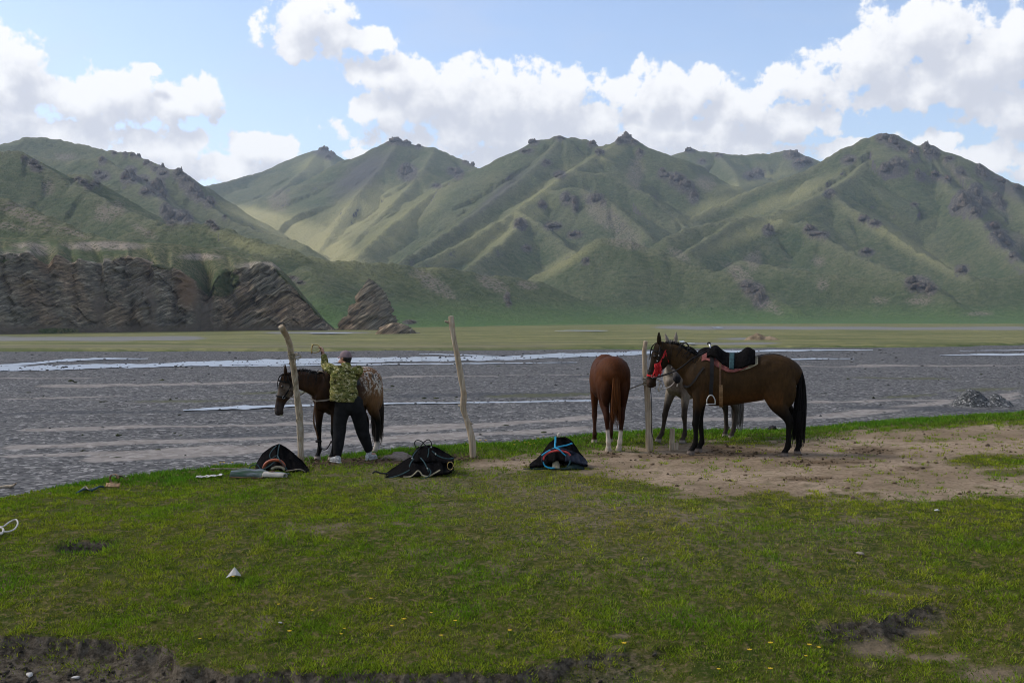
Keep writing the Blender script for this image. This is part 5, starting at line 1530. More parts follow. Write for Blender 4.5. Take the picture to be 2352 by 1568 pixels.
WOOD, b = newmat('weathered_wood')
oo = b.obj()
g1 = b.noise(b.vmul(oo, (26, 26, 1.6)), 1.0, 5, 0.65, 0.4); g2 = b.noise(oo, 2.2, 4, 0.6); g3 = b.noise(b.vmul(oo, (60, 60, 4)), 1.0, 3)
c = b.ramp(g1, [(0.25, (0.13, 0.095, 0.060)), (0.5, (0.34, 0.27, 0.185)), (0.75, (0.52, 0.45, 0.35))])
c = b.mix(b.mr(g2, 0.50, 0.68, 0, 0.75), c, (0.24, 0.145, 0.068))
c = b.mix(b.mr(g2, 0.42, 0.30, 0, 0.6), c, (0.44, 0.40, 0.34))
c = b.mix(b.mr(b.voro(b.vmul(oo, (4, 4, 2.2)), 1.0), 0.13, 0.05, 0, 0.85), c, (0.035, 0.022, 0.014))
b.out(c, 0.85, b.bump(b.m('ADD', g1, b.m('MULTIPLY', g3, 0.4)), 0.02, 0.8), 0.2)


def tube(name, pts, r, mat_, parent=None, sub=6, n=8, ref=(0, 0, 1), flat=1.0):
    """Round cord (flat = 1) or flat strap (flat > 1 widens it along ref)."""
    pts = np.array(pts, float)
    rr = [(r * flat, r / flat ** 0.5)] * len(pts)
    d0 = pts[-1] - pts[0]
    rf = np.array(ref, float)
    if flat == 1.0 and abs(nrm_(d0) @ rf) > 0.9: rf = V3(1, 0, 0)
    v, f = loft(pts, rr, ref=rf, n=n, sub=sub, cap=0.3)
    return link(name, poly_mesh(name, v, f, [mat_]), parent)


def strap_surface(name, pts, normals, w, th, mat_, parent):
    """Flat strap lying on a surface: pts and outward normals."""
    q = catmull(np.concatenate([np.array(pts, float), np.array(normals, float)], 1), 5)
    p_, n_ = q[:, :3], q[:, 3:6]
    n_ = n_ / (np.linalg.norm(n_, axis=1)[:, None] + 1e-9)
    t_ = np.gradient(p_, axis=0); t_ /= np.linalg.norm(t_, axis=1)[:, None] + 1e-9
    s_ = np.cross(t_, n_); s_ /= np.linalg.norm(s_, axis=1)[:, None] + 1e-9
    V = np.stack([p_ - s_ * w / 2, p_ - s_ * w / 2 + n_ * th, p_ + s_ * w / 2 + n_ * th, p_ + s_ * w / 2], 1).reshape(-1, 3)
    Fc = [tuple(f) for f in grid_faces(len(p_), 4, True).tolist()] + [(3, 2, 1, 0), tuple(len(V) - 4 + i for i in range(4))]
    return link(name, poly_mesh(name, V, Fc, [mat_], False), parent)


def same_frame(o, h):
    o.location = h.location; o.rotation_euler = h.rotation_euler; o.scale = h.scale
    return o


# ---------------------------------------------------------------- head collars and bridles
def bridle(name, label, h, H, mat_, nose=0.70, w=0.024, brow=True, tassel=None, bit=True, cheek_from=0.02):
    root = same_frame(thing(name, label, 'bridle'), h)

    def path(lst, k=1.075):
        pp = [H.surf(t, a, k) for t, a in lst]
        nn = [pp[i] - H.c(lst[i][0]) for i in range(len(lst))]
        return pp, nn
    pp, nn = path([(nose, a) for a in range(0, 361, 24)])
    strap_surface('noseband', pp, nn, w, 0.006, mat_, root)
    for sg in (-1, 1):
        pp, nn = path([(0.02, sg * 150), (0.08, sg * 120), (0.24, sg * 104), (0.42, sg * 98), (0.58, sg * 96), (nose, sg * 95)])
        strap_surface('cheekpiece', pp, nn, w, 0.006, mat_, root)
        r_ = H.surf(nose, sg * 95, 1.12)
        th = np.linspace(0, 2 * np.pi, 13)
        tube('ring', [r_ + H.hd * 0.022 * math.cos(a) + H.fn * 0.022 * math.sin(a) for a in th], 0.0035, STEEL, root, 2, 6, H.sd)
    pp, nn = path([(0.02, 150), (-0.03, 175), (-0.03, 185), (0.02, 210)])
    strap_surface('headpiece', pp, nn, w, 0.006, mat_, root)
    pp, nn = path([(0.10, a) for a in range(-112, 113, 28)])
    if brow: strap_surface('browband', pp, nn, w * 0.9, 0.006, mat_, root)
    pp, nn = path([(0.10, 120), (0.30, 150), (0.34, 180), (0.30, 210), (0.10, 240)], 1.1)
    strap_surface('throat_strap', pp, nn, w * 0.8, 0.005, mat_, root)
    if tassel:
        rg = np.random.RandomState(8); paths = []
        c0 = H.surf(0.46, 98, 1.12)
        for i in range(80):
            r0 = c0 + H.hd * rg.uniform(-0.05, 0.03) + H.fn * rg.uniform(-0.045, 0.045) + H.sd * rg.uniform(0, 0.012)
            l_ = rg.uniform(0.06, 0.15)
            sp_ = rg.uniform(-0.5, 0.45)
            paths.append([r0, r0 + V3(0, 0, -l_ * 0.4) + H.fn * sp_ * 0.05 + H.sd * 0.02, r0 + V3(0, 0, -l_) + H.fn * sp_ * 0.09 + H.sd * 0.015 * rg.rand()])
        link('tassel', ribbons('tassel', paths, 0.009, [tassel], None, 0.8, 3), root)
    return root


br = bridle('halter', 'bright red halter with a hanging tassel on the dark bay horse', hC, HC, REDW, 0.74, 0.026, False, REDW)
# black bridle under it
def headstrap(root, nm, H, lst, w, mat_, k=1.10):
    pp = [H.surf(t, a, k) for t, a in lst]
    strap_surface(nm, pp, [pp[i] - H.c(lst[i][0]) for i in range(len(lst))], w, 0.006, mat_, root)
bk = same_frame(thing('bridle', 'black leather bridle under the red halter of the dark bay horse', 'bridle'), hC)
headstrap(bk, 'noseband', HC, [(0.62, a) for a in range(0, 361, 24)], 0.022, LEATHER, 1.08)
for sg in (-1, 1):
    headstrap(bk, 'cheekpiece', HC, [(0.05, sg * 100), (0.2, sg * 84), (0.4, sg * 80), (0.62, sg * 82)], 0.02, LEATHER, 1.08)
    for t_ in (0.2, 0.34):
        q_ = HC.surf(t_, sg * 82, 1.12)
        link('stud', poly_mesh('stud', *ellipsoid(q_, (.010, .010, .010), n=6), [STEEL]), bk)
headstrap(bk, 'browband', HC, [(0.10, a) for a in range(-100, 101, 25)], 0.02, LEATHER, 1.08)
bridle('bridle', 'black leather bridle on the white speckled horse at the left', hA, HA, LEATHER, 0.52, 0.024)
bridle('bridle', 'dark bridle with a pale noseband on the dun grey horse', hD, HD, LEATHER, 0.62, 0.024)
_g = bpy.data.objects.get('noseband')

# reins
def hpt(h, v):
    m_ = Matrix.Translation(h.location) @ h.rotation_euler.to_matrix().to_4x4() @ Matrix.Diagonal((*h.scale, 1))
    return V3(*(m_ @ Vector(v)))


rein = same_frame(thing('rein', 'black rein looped from the bit to the pommel of the saddled horse', 'rein'), hC)
tube('strap', [HC.surf(0.80, 95, 1.1), (1.05, 0.16, 1.20), (0.86, 0.20, 1.30), (0.70, 0.17, 1.43), (0.53, 0.06, 1.51), (0.45, 0.0, 1.58)], 0.006, LEATHER, rein, 5, 8, (0, 0, 1), 1.8)
tube('strap', [HC.surf(0.80, -95, 1.1), (1.05, -0.16, 1.20), (0.86, -0.20, 1.30), (0.70, -0.17, 1.43), (0.53, -0.06, 1.51), (0.45, 0.0, 1.58)], 0.006, LEATHER, rein, 5, 8, (0, 0, 1), 1.8)

# ---------------------------------------------------------------- saddle on the dark bay
def drape(name, x0, x1, a0, a1, offf, mat_, parent, th=0.014, nx=34, na=40, edge=None):
    xs = np.linspace(x0, x1, nx); an = np.linspace(R(a0), R(a1), na)
    A_ = np.zeros((nx, na, 3)); B_ = np.zeros((nx, na, 3))
    for i, x in enumerate(xs):
        k = 1.0 if edge is None else edge((x - x0) / (x1 - x0))
        of = np.array([offf(x, a * k) for a in an])
        A_[i] = tsurf(x, an * k, of); B_[i] = tsurf(x, an * k, of - th)
    V = np.vstack([A_.reshape(-1, 3), B_.reshape(-1, 3)])
    Fc = grid_faces(nx, na).tolist(); n_ = nx * na
    Fb = [tuple(n_ + i for i in f[::-1]) for f in Fc]
    rim = [(i * na, (i + 1) * na) for i in range(nx - 1)] + [((i + 1) * na + na - 1, i * na + na - 1) for i in range(nx - 1)]
    rim += [(j + 1, j) for j in range(na - 1)] + [((nx - 1) * na + j, (nx - 1) * na + j + 1) for j in range(na - 1)]
    Fr = [(a, b_, b_ + n_, a + n_) for a, b_ in rim]
    me = poly_mesh(name, V, [tuple(f) for f in Fc] + Fb + Fr, [mat_])
    return link(name, me, parent)


def seat_off(x, a):
    t = (x + 0.12) / 0.58
    prof = 0.025 + 0.075 * math.exp(-((t - 0.84) / 0.15) ** 2) + 0.085 * math.exp(-((t - 0.05) / 0.16) ** 2)
    return 0.02 + prof * max(math.cos(a * 0.95), 0) ** 1.3 + 0.03 * math.exp(-(a / 1.1) ** 2)


sd_ = same_frame(thing('saddle', 'black fleece covered saddle on pink felt on the dark bay horse', 'saddle'), hC)
drape('saddle_blanket', -0.24, 0.54, -62, 62, lambda x, a: 0.014 + 0.004 * math.sin(9 * a + 20 * x), CREAM, sd_, 0.012, edge=lambda t: 0.62 + 0.38 * math.sin(math.pi * min(1, t * 1.1 + 0.12)))
drape('felt_pad', -0.10, 0.575, -66, 66, lambda x, a: 0.03 + 0.004 * math.sin(7 * a + 30 * x), PINK, sd_, 0.014, edge=lambda t: 0.60 + 0.40 * math.sin(math.pi * min(1, t * 0.9 + 0.18)))
drape('seat', -0.20, 0.50, -58, 58, seat_off, FLEECE, sd_, 0.03, edge=lambda t: 0.62 + 0.38 * math.sin(math.pi * min(1, t * 0.85 + 0.22)))
drape('seat_band', 0.10, 0.17, -60, 60, lambda x, a: seat_off(x, a) + 0.008, TEALW, sd_, 0.012, nx=6)
tube('pommel_handle', [(0.42, 0.07, 1.52), (0.455, 0.06, 1.60), (0.47, 0.0, 1.64), (0.455, -0.06, 1.60), (0.42, -0.07, 1.52)], 0.013, STEEL, sd_, 5, 8, (1, 0, 0))
link('pommel_knob', poly_mesh('pommel_knob', *ellipsoid((0.475, 0.0, 1.645), (.028, .028, .026), n=8), [LEATHER]), sd_)
for sg in (-1, 1):
    pp = [tsurf(0.42, np.array(R(sg * a)), 0.05) for a in (28, 50, 70, 85)] + [V3(0.43, sg * 0.325, 0.98), V3(0.43, sg * 0.325, 0.90)]
    strap_surface('stirrup_leather', pp, [V3(0, sg, 0.2)] * 6, 0.055, 0.008, LEATHER, sd_)
    st_ = link('stirrup', poly_mesh('stirrup', *loft([(0.37, sg * .335, .775), (0.372, sg * .335, .83), (0.40, sg * .335, .885), (0.43, sg * .335, .90), (0.46, sg * .335, .885), (0.488, sg * .335, .83), (0.49, sg * .335, .775)], [.009] * 7, ref=(0, 1, 0), n=8, sub=3), [STEEL]), sd_)
    tr_ = link('tread', poly_mesh('tread', *loft([(0.365, sg * .335, .77), (0.495, sg * .335, .77)], [(.025, .008)] * 2, ref=(0, 1, 0), n=8, sub=1), [STEEL]), st_)
    pp = [tsurf(0.30, np.array(R(sg * a)), 0.048) for a in (40, 60)] + [tsurf(0.30, np.array(R(sg * a)), 0.016) for a in (80, 100)]
    strap_surface('girth_strap', pp, [V3(0, sg, 0.1)] * 4, 0.03, 0.006, BROWNL, sd_)
    pp = [tsurf(0.29, np.array(R(sg * a)), 0.012) for a in (96, 115, 140, 165, 185)]
    strap_surface('girth', pp, [p_ - V3(0.29, 0, 1.08) for p_ in pp], 0.055, 0.008, TANL if sg > 0 else BROWNL, sd_)
    pp = [tsurf(x, np.array(R(sg * a)), 0.012) for x, a in ((0.54, 58), (0.62, 72), (0.70, 88), (0.78, 100))] + [V3(0.855, 0, 1.02)]
    strap_surface('breast_strap', pp, [V3(0.3, sg, 0.2)] * 4 + [V3(1, 0, 0)], 0.03, 0.007, LEATHER, sd_)
    pp = [tsurf(-0.20, np.array(R(sg * 20)), 0.03), tsurf(-0.40, np.array(R(sg * 10)), 0.008), tsurf(-0.60, np.array(R(sg * 9)), 0.008), tsurf(-0.76, np.array(R(sg * 16)), 0.012), V3(-0.83, sg * 0.06, 1.26)]
    strap_surface('crupper', pp, [V3(0, 0, 1)] * 3 + [V3(-.5, 0, 1), V3(-1, 0, .2)], 0.02, 0.006, LEATHER, sd_)
# saddle of the grey: only its pommel shows over the dark bay's back
sg_ = same_frame(thing('saddle', 'dark saddle on the dun grey horse, its pommel just showing', 'saddle'), hD)
drape('seat', -0.16, 0.46, -50, 50, seat_off, FLEECE, sg_, 0.03)
tube('pommel_handle', [(0.40, 0.07, 1.57), (0.43, 0.06, 1.65), (0.44, 0.0, 1.68), (0.43, -0.06, 1.65), (0.40, -0.07, 1.57)], 0.012, LEATHER, sg_, 5, 8, (1, 0, 0))

# harness of the speckled horse: red pad edge, breast collar, hobble
pa = same_frame(thing('saddle_pad', 'red saddle pad on the white speckled horse behind the person', 'saddle pad'), hA)
drape('pad', 0.05, 0.50, -70, 70, lambda x, a: 0.016, LEATHER, pa, 0.012)
drape('pad_border', 0.47, 0.52, -72, 72, lambda x, a: 0.024, REDP, pa, 0.016, nx=5)
bc = same_frame(thing('breast_collar', 'grey leather breast collar on the white speckled horse', 'harness'), hA)
GREYL = simple_mat('grey_leather', (0.20, 0.165, 0.125), 0.7, 0.2, 0, 0.3, 20)
for sg in (-1, 1):
    pp = [tsurf(x, np.array(R(sg * a)), 0.014) for x, a in ((0.46, 52), (0.56, 70), (0.66, 86), (0.76, 100))] + [V3(0.862, 0, 0.98)]
    strap_surface('chest_strap', pp, [V3(0.3, sg, 0.2)] * 4 + [V3(1, 0, 0)], 0.022, 0.007, GREYL, bc)
tube('hanging_strap', [(0.865, -0.02, 0.97), (0.88, -0.04, 0.80), (0.87, -0.05, 0.62), (0.80, -0.05, 0.46), (0.77, -0.05, 0.36)], 0.011, BROWNL, bc, 5, 8, (0, 1, 0), 1.5)
tube('neck_rein', [HA.surf(0.52, -95, 1.15), (1.02, -0.36, 1.05), (0.88, -0.26, 1.10), (0.78, -0.20, 1.25), (0.72, -0.08, 1.44), (0.72, 0.02, 1.45)], 0.008, GREYL, bc, 6, 8, (0, 0, 1), 1.3)
hb_ = same_frame(thing('hobble', 'dark leather hobble joining the forelegs of the speckled horse', 'hobble'), hA)
for yk, xk in ((0.14, 0.605), (-0.135, 0.64)):
    th = np.linspace(0, 2 * np.pi, 13)
    tube('cuff', [(xk + 0.045 * math.cos(a), yk + 0.045 * math.sin(a), 0.30) for a in th], 0.011, LEATHER, hb_, 2, 8, (0, 0, 1), 1.6)
tube('link_strap', [(0.64, 0.11, 0.29), (0.66, 0.06, 0.20), (0.665, 0.0, 0.17), (0.68, -0.05, 0.19), (0.67, -0.10, 0.29)], 0.009, LEATHER, hb_, 5, 8, (1, 0, 0), 1.3)

# ---------------------------------------------------------------- hitching posts
def post(label, pts, d, r0, r1, bumps=(), fork=False):
    """pts: spots on the photograph from the foot up; d distance; radii in metres."""
    g_ = G(*pts[0]); base_ = V3(*g_)
    n0 = len(pts) - 1
    W3 = [V3(*P(px, py, g_.y - d * i / n0)) for i, (px, py) in enumerate(pts)]
    W3 = [w - base_ for w in W3]
    W3[0] = V3(0, 0, -0.25) + 0 * W3[0]
    root = thing('post', label, 'post', g_, 0, 'hitching posts on the bank')
    q = catmull(np.array(W3), 8); n_ = len(q)
    rad = r0 + (r1 - r0) * np.linspace(0, 1, n_)
    rad = rad * (1 + fbm(np.linspace(0, 6, n_), np.zeros(n_) + pts[0][0], 3) * 0.22)
    v, f = loft(q, [(r, r * 0.94) for r in rad], ref=(1, 0, 0), n=18, sub=1, cap=0.12)
    d_ = fbm3(v * np.array([9, 9, 3.0]) + pts[0][0], 3) * 0.012
    cen = np.stack([np.interp(v[:, 2], q[:, 2], q[:, i]) for i in range(2)], -1)
    dirv_ = v[:, :2] - cen; v = v.copy(); v[:, :2] += dirv_ / (np.linalg.norm(dirv_, axis=1)[:, None] + 1e-6) * d_[:, None]
    prt = [(v, f)]
    for (t, dx, dy, ln, rr) in bumps:
        i = int(t * (n_ - 1)); c0 = q[i]
        e = nrm_(V3(dx, dy, 0.35))
        prt.append(loft([c0, c0 + e * (rad[i] * 0.9 + ln * 0.5), c0 + e * (rad[i] + ln)], [rr, rr * 0.9, rr * 0.7], ref=(0, 0, 1), n=10, sub=2, cap=0.3))
    V, Fc = merge(prt)
    link('trunk', poly_mesh('trunk', V, Fc, [WOOD]), root)
    return root, [base_ + p_ for p_ in q], rad


pA, qA, rA = post('bent pale wooden post wound with rope before the speckled horse', [(691, 1061), (690, 1012), (688, 960), (682, 905), (676, 858), (671, 825), (666, 795), (657, 770), (645, 749)], 0.85, 0.052, 0.044, [(0.06, 1, 0.2, 0.03, 0.03), (0.66, 1, -0.2, 0.05, 0.022)])
pB, qB, rB = post('lone crooked wooden post with a forked top in the middle', [(1088, 1050), (1084, 1010), (1074, 970), (1064, 938), (1065, 905), (1060, 870), (1052, 825), (1044, 785), (1038, 750), (1036, 726)], 0, 0.054, 0.040, [(0.93, -1, -0.2, 0.07, 0.022), (0.36, -1, 0.1, 0.03, 0.022), (0.22, 1, -0.3, 0.02, 0.02)])
pC, qC, rC = post('straight wooden post with a rope knot beside the chestnut horse', [(1492, 1035), (1491, 990), (1488, 930), (1486, 890), (1482, 850), (1480, 812), (1483, 783)], 0, 0.062, 0.036, [(0.80, 1, -0.1, 0.012, 0.02)])


def wraps(root, q, rad, t0, t1, turns, r, mat_, name='rope_wrap'):
    base_ = V3(*root.location); n_ = len(q); pts = []
    for k in range(int(turns * 14) + 1):
        f = k / (turns * 14); t = t0 + (t1 - t0) * f; i = min(int(t * (n_ - 1)), n_ - 2); a = 2 * math.pi * turns * f
        fr_ = t * (n_ - 1) - i
        c0 = q[i] * (1 - fr_) + q[i + 1] * fr_; R_ = rad[i] + r * 0.8
        pts.append(c0 - base_ + V3(math.cos(a) * R_, math.sin(a) * R_, 0))
    return tube(name, pts, r, mat_, root, 1, 7, (0, 0, 1))


wraps(pA, qA, rA, 0.62, 0.68, 3.2, 0.009, ROPE)
wraps(pA, qA, rA, 0.30, 0.60, 1.6, 0.006, ROPE)
wraps(pA, qA, rA, 0.18, 0.30, 1.2, 0.006, ROPE)
k_ = qA[int(0.66 * (len(qA) - 1))] - V3(*pA.location)
tube('rope_knot', [k_ + V3(0.05, -0.05, 0), k_ + V3(0.12, -0.06, 0.02), k_ + V3(0.15, -0.05, -0.01), k_ + V3(0.12, -0.04, -0.035), k_ + V3(0.06, -0.05, -0.05), k_ + V3(0.07, -0.06, -0.15)], 0.011, ROPE, pA, 5, 7, (0, 1, 0))
f_ = qA[3] - V3(*pA.location)
tube('rope_tail', [f_ + V3(0.05, -0.07, 0.10), f_ + V3(0.11, -0.08, 0.16), f_ + V3(0.15, -0.08, 0.10), f_ + V3(0.11, -0.07, 0.03), f_ + V3(0.05, -0.09, 0.02), f_ + V3(-0.02, -0.09, 0.10), f_ + V3(-0.05, -0.08, 0.02)], 0.007, ROPE, pA, 5, 7, (0, 1, 0))
wraps(pC, qC, rC, 0.52, 0.60, 4.2, 0.011, ROPE)
k_ = qC[int(0.56 * (len(qC) - 1))] - V3(*pC.location)
tube('rope_knot', [k_ + V3(-0.06, -0.06, 0.05), k_ + V3(-0.02, -0.09, 0.02), k_ + V3(0.05, -0.07, 0.05), k_ + V3(0.07, -0.05, -0.02), k_ + V3(0.0, -0.10, -0.04), k_ + V3(-0.06, -0.06, -0.02)], 0.013, ROPE, pC, 4, 7, (0, 1, 0))
tube('hanging_rope', [k_ + V3(0.05, -0.05, 0), k_ + V3(0.075, -0.05, -0.25), k_ + V3(0.085, -0.05, -0.6), k_ + V3(0.08, -0.05, -0.8), k_ + V3(0.12, -0.06, -0.965)], 0.006, LEATHER, pC, 5, 7, (0, 1, 0))
kC = qC[int(0.56 * (len(qC) - 1))]
# lead ropes from that post
e_ = hpt(hB, HB_.c(0.6))
lr = thing('lead_rope', 'grey lead rope from the post to the chestnut horse', 'rope', tuple(kC))
tube('cord', [V3(-0.04, 0, 0.0), (e_ - kC) * 0.3 + V3(-0.12, 0, -0.08), (e_ - kC) * 0.65 + V3(-0.1, 0, -0.10), e_ - kC], 0.008, ROPE, lr, 6, 7, (0, 0, 1))
e_ = hpt(hD, HD.c(0.9) - HD.fn * 0.06)
lr = thing('lead_rope', 'pale lead rope from the post to the dun grey horse', 'rope', tuple(kC))
tube('cord', [V3(0.04, 0, -0.02), (e_ - kC) * 0.4 + V3(0, 0, -0.13), (e_ - kC) * 0.75 + V3(0, 0, -0.12), e_ - kC + V3(0, 0, -0.02), e_ - kC + V3(0, 0, -0.14)], 0.009, PALEROPE, lr, 6, 7, (0, 0, 1))
e_ = hpt(hC, HC.surf(0.8, 150, 1.1))
lr = thing('lead_rope', 'dark lead rope from the post knot to the red halter', 'rope', tuple(kC))
tube('cord', [V3(0.04, 0, 0.02), (e_ - kC) * 0.5 + V3(0, 0, -0.02), e_ - kC, e_ - kC + V3(0.10, -0.02, -0.10), e_ - kC + V3(0.03, -0.02, -0.20), e_ - kC + V3(0.06, -0.02, -0.05)], 0.007, ROPE, lr, 6, 7, (0, 0, 1))

# sawn stakes by the post
for (px, py, w, h_, lab) in [(1543, 1033, 10, 49, 'short sawn timber stake in the dirt under the dun grey horse'), (1553, 1033, 9, 17, 'stub of a sawn board beside the taller stake')]:
    g_ = G(px, py); k_ = g_.y / FPX
    bm = bmesh.new(); bmesh.ops.create_cube(bm, size=1.0)
    for v in bm.verts:
        v.co.x *= w * k_; v.co.y *= w * k_ * 0.8; v.co.z = (v.co.z + 0.5) * (h_ * k_ + 0.12) - 0.12
        if v.co.z > 0.1: v.co.x += 0.004; v.co.y += 0.012
    bmesh.ops.bevel(bm, geom=bm.edges[:], offset=0.006, segments=2, affect='EDGES')
    me = bpy.data.meshes.new('stake'); bm.to_mesh(me); bm.free(); me.materials.append(WOOD)
    o = link('stake', me); o.location = g_; o.rotation_euler = (0, R(1.5), R(12)); tag(o, lab, 'stake')

# ---------------------------------------------------------------- saddles lying on the ground
def bent_sheet(name, fn_, nu, nv_, th, mat_, parent, smooth=True):
    """Cloth patch from a function of (u, v) in 0..1, with thickness."""
    u_ = np.linspace(0, 1, nu); v_ = np.linspace(0, 1, nv_)
    A_ = np.array([[fn_(a, c_) for c_ in v_] for a in u_], float)
    du = np.gradient(A_, axis=0); dv = np.gradient(A_, axis=1)
    n_ = np.cross(du, dv); n_ /= np.linalg.norm(n_, axis=2)[..., None] + 1e-9
    B_ = A_ - n_ * th
    V = np.vstack([A_.reshape(-1, 3), B_.reshape(-1, 3)]); N_ = nu * nv_
    Fc = [tuple(f) for f in grid_faces(nu, nv_).tolist()]
    Fb = [tuple(N_ + i for i in f[::-1]) for f in Fc]
    rim = [(i * nv_, (i + 1) * nv_) for i in range(nu - 1)] + [((i + 1) * nv_ + nv_ - 1, i * nv_ + nv_ - 1) for i in range(nu - 1)]
    rim += [(j + 1, j) for j in range(nv_ - 1)] + [((nu - 1) * nv_ + j, (nu - 1) * nv_ + j + 1) for j in range(nv_ - 1)]
    Fr = [(a, b_, b_ + N_, a + N_) for a, b_ in rim]
    return link(name, poly_mesh(name, V, Fc + Fb + Fr, [mat_], smooth), parent)


def frame_at(px, py):
    g_ = G(px, py)
    k_ = g_.y / FPX
    return g_, k_


def loc(px, py, depth, g_, k_, px0, py0):
    """Local offset of a spot of the photograph, depth metres behind the thing's front."""
    kk = (g_.y + depth) / FPX
    return V3((px - 1176) * kk - g_.x, depth, (729 - py) * kk + CZ - g_.z)


# 1: by the bent post
def ground_saddle(label, px0, py0, outline, ridge, depth, cover_mat):
    g_, k_ = frame_at(px0, py0)
    root = thing('saddle', label, 'saddle', g_, 0, 'saddles lying on the bank')
    L = lambda px, py, d: loc(px, py, d, g_, k_, px0, py0)
    return root, L


s1, L = ground_saddle('black saddle with an orange arch lying by the bent post', 645, 1084, None, None, 0.5, FLEECE)


def tent(pxs, rpy, fpy, d0, d1, amp, seed_):
    """Draped cover: ridge line at back, front hem, sagging between."""
    def fn_(u, v):
        px = np.interp(u, np.linspace(0, 1, len(pxs)), pxs)
        r_ = np.interp(u, np.linspace(0, 1, len(rpy)), rpy); f_ = np.interp(u, np.linspace(0, 1, len(fpy)), fpy)
        if v < 0.72:
            t = v / 0.72
            d = d0 + (d1 - d0) * (1 - (1 - t) ** 1.5)
            py = f_ + (r_ - f_) * (t ** 0.72)
            wr = amp * math.sin(u * 17 + seed_ + t * 2) * math.sin(math.pi * t) + amp * 0.7 * math.sin(u * 37 + 3 * t)
            return L(px + wr * 90 * 0.3, py, d - wr)
        t = (v - 0.72) / 0.28
        q_ = L(px, r_, d1 + t * (d1 - d0) * 0.8)
        q_[2] = q_[2] * (1 - t ** 1.3) - 0.02 * t
        return q_
    return fn_


bent_sheet('fleece_cover', tent([585, 600, 625, 640, 655, 680, 700, 707], [1070, 1042, 1024, 1019, 1026, 1046, 1066, 1076], [1078, 1079, 1080, 1081, 1082, 1083, 1083, 1082], 0.04, 0.42, 0.036, 1), 64, 40, 0.02, FLEECE, s1)
bent_sheet('side_flap', tent([640, 655, 675, 695, 708], [1058, 1050, 1056, 1068, 1078], [1082, 1083, 1084, 1085, 1084], -0.04, 0.14, 0.012, 3), 40, 24, 0.022, FLEECE, s1)
tube('arch', [L(604, 1076, -0.02), L(608, 1066, -0.02), L(618, 1059, -0.02), L(630, 1056.5, -0.02), L(642, 1059, -0.02), L(650, 1066, -0.02), L(652, 1074, -0.02)], 0.024, ORANGEP, s1, 4, 10, (0, 1, 0), 1.25)
for nm, pl_ in [('strap', [L(641, 1020, 0.36), L(638, 1034, 0.2), L(636, 1050, 0.08), L(628, 1062, -0.05), L(612, 1074, -0.07), L(600, 1078, -0.05)]),
                ('strap', [L(637, 1048, 0.08), L(642, 1058, -0.05), L(650, 1068, -0.07), L(658, 1078, -0.08)]),
                ('strap', [L(634, 1024, 0.3), L(624, 1034, 0.2), L(618, 1046, 0.12), L(622, 1053, 0.1), L(634, 1046, 0.12)]),
                ('strap', [L(575, 1080, -0.06), L(572, 1074, -0.06), L(580, 1068, -0.04), L(590, 1068, -0.03), L(596, 1076, -0.06), L(606, 1080, -0.07)]),
                ('girth_strap', [L(655, 1082, -0.12), L(670, 1080, -0.13), L(684, 1078, -0.14), L(694, 1080, -0.14), L(700, 1084, -0.13)])]:
    tube(nm, pl_, 0.0075, TEALW if nm == 'strap' else GREYL, s1, 5, 8, (0, 1, 0), 1.25)
tube('lining', [L(622, 1078, -0.045), L(632, 1073, -0.045), L(646, 1074, -0.045), L(652, 1079, -0.045)], 0.022, CREAM, s1, 4, 8, (0, 1, 0), 1.2)

# folded felt in front of it
g_, k_ = frame_at(590, 1099)
fp = thing('folded_blanket', 'folded green and grey felt blanket with a white lining before the saddle', 'blanket', g_)
L = lambda px, py, d: loc(px, py, d, g_, k_, 0, 0)


def fold(u, v):
    px = 526 + u * 128; c_ = math.cos(math.pi * (v * 1.0)); s_ = math.sin(math.pi * v)
    hgt_ = (0.085 + 0.025 * math.sin(u * 5)) * (1 - 0.25 * u)
    q_ = L(px, 1099 - u * 3, 0.0)
    return V3(q_[0], -0.02 + (1 - c_) * 0.17 + 0.02 * math.sin(u * 6), s_ * hgt_ + 0.02 + 0.008 * math.sin(u * 19 + v * 7))


bent_sheet('felt', fold, 48, 26, 0.018, PADG, fp)


def curl(u, v):
    px = 606 + u * 48
    a = -1.2 + v * 4.6
    rr = 0.055 * (1 - 0.35 * v) * (1 - 0.3 * u)
    q_ = L(px, 1099 - u * 3, -0.04)
    return V3(q_[0] + 0.02 * math.cos(a), -0.05 + rr * math.cos(a) * 1.4, 0.055 * (1 - .25 * u) + rr * math.sin(a))


bent_sheet('lining', curl, 26, 26, 0.012, WHITEF, fp)
tube('binding', [L(528, 1096, -0.04), L(545, 1097, -0.04), L(570, 1098, -0.04), L(600, 1098, -0.04), L(604, 1092, -0.05), L(612, 1086, -0.05), L(630, 1082, -0.04)], 0.010, BROWNL, fp, 4, 8, (0, 1, 0))
# leather strap running out to the left
g_, k_ = frame_at(520, 1082)
stp = thing('strap', 'flat grey leather strap stretched over the dirt left of the saddle', 'strap', g_)
L = lambda px, py, d: loc(px, py, d, g_, k_, 0, 0)
tube('band', [L(482, 1081, 0.02), L(484, 1077, 0.02), L(505, 1077, 0.02), L(530, 1077, 0.02), L(562, 1077, 0.03)], 0.012, GREYL, stp, 5, 8, (0, 1, 0), 1.8)
tube('buckle_end', [L(482, 1086, -0.02), L(492, 1084, -0.02), L(502, 1085, -0.02), L(510, 1084, -0.02)], 0.013, LEATHER, stp, 4, 8, (0, 1, 0), 1.4)

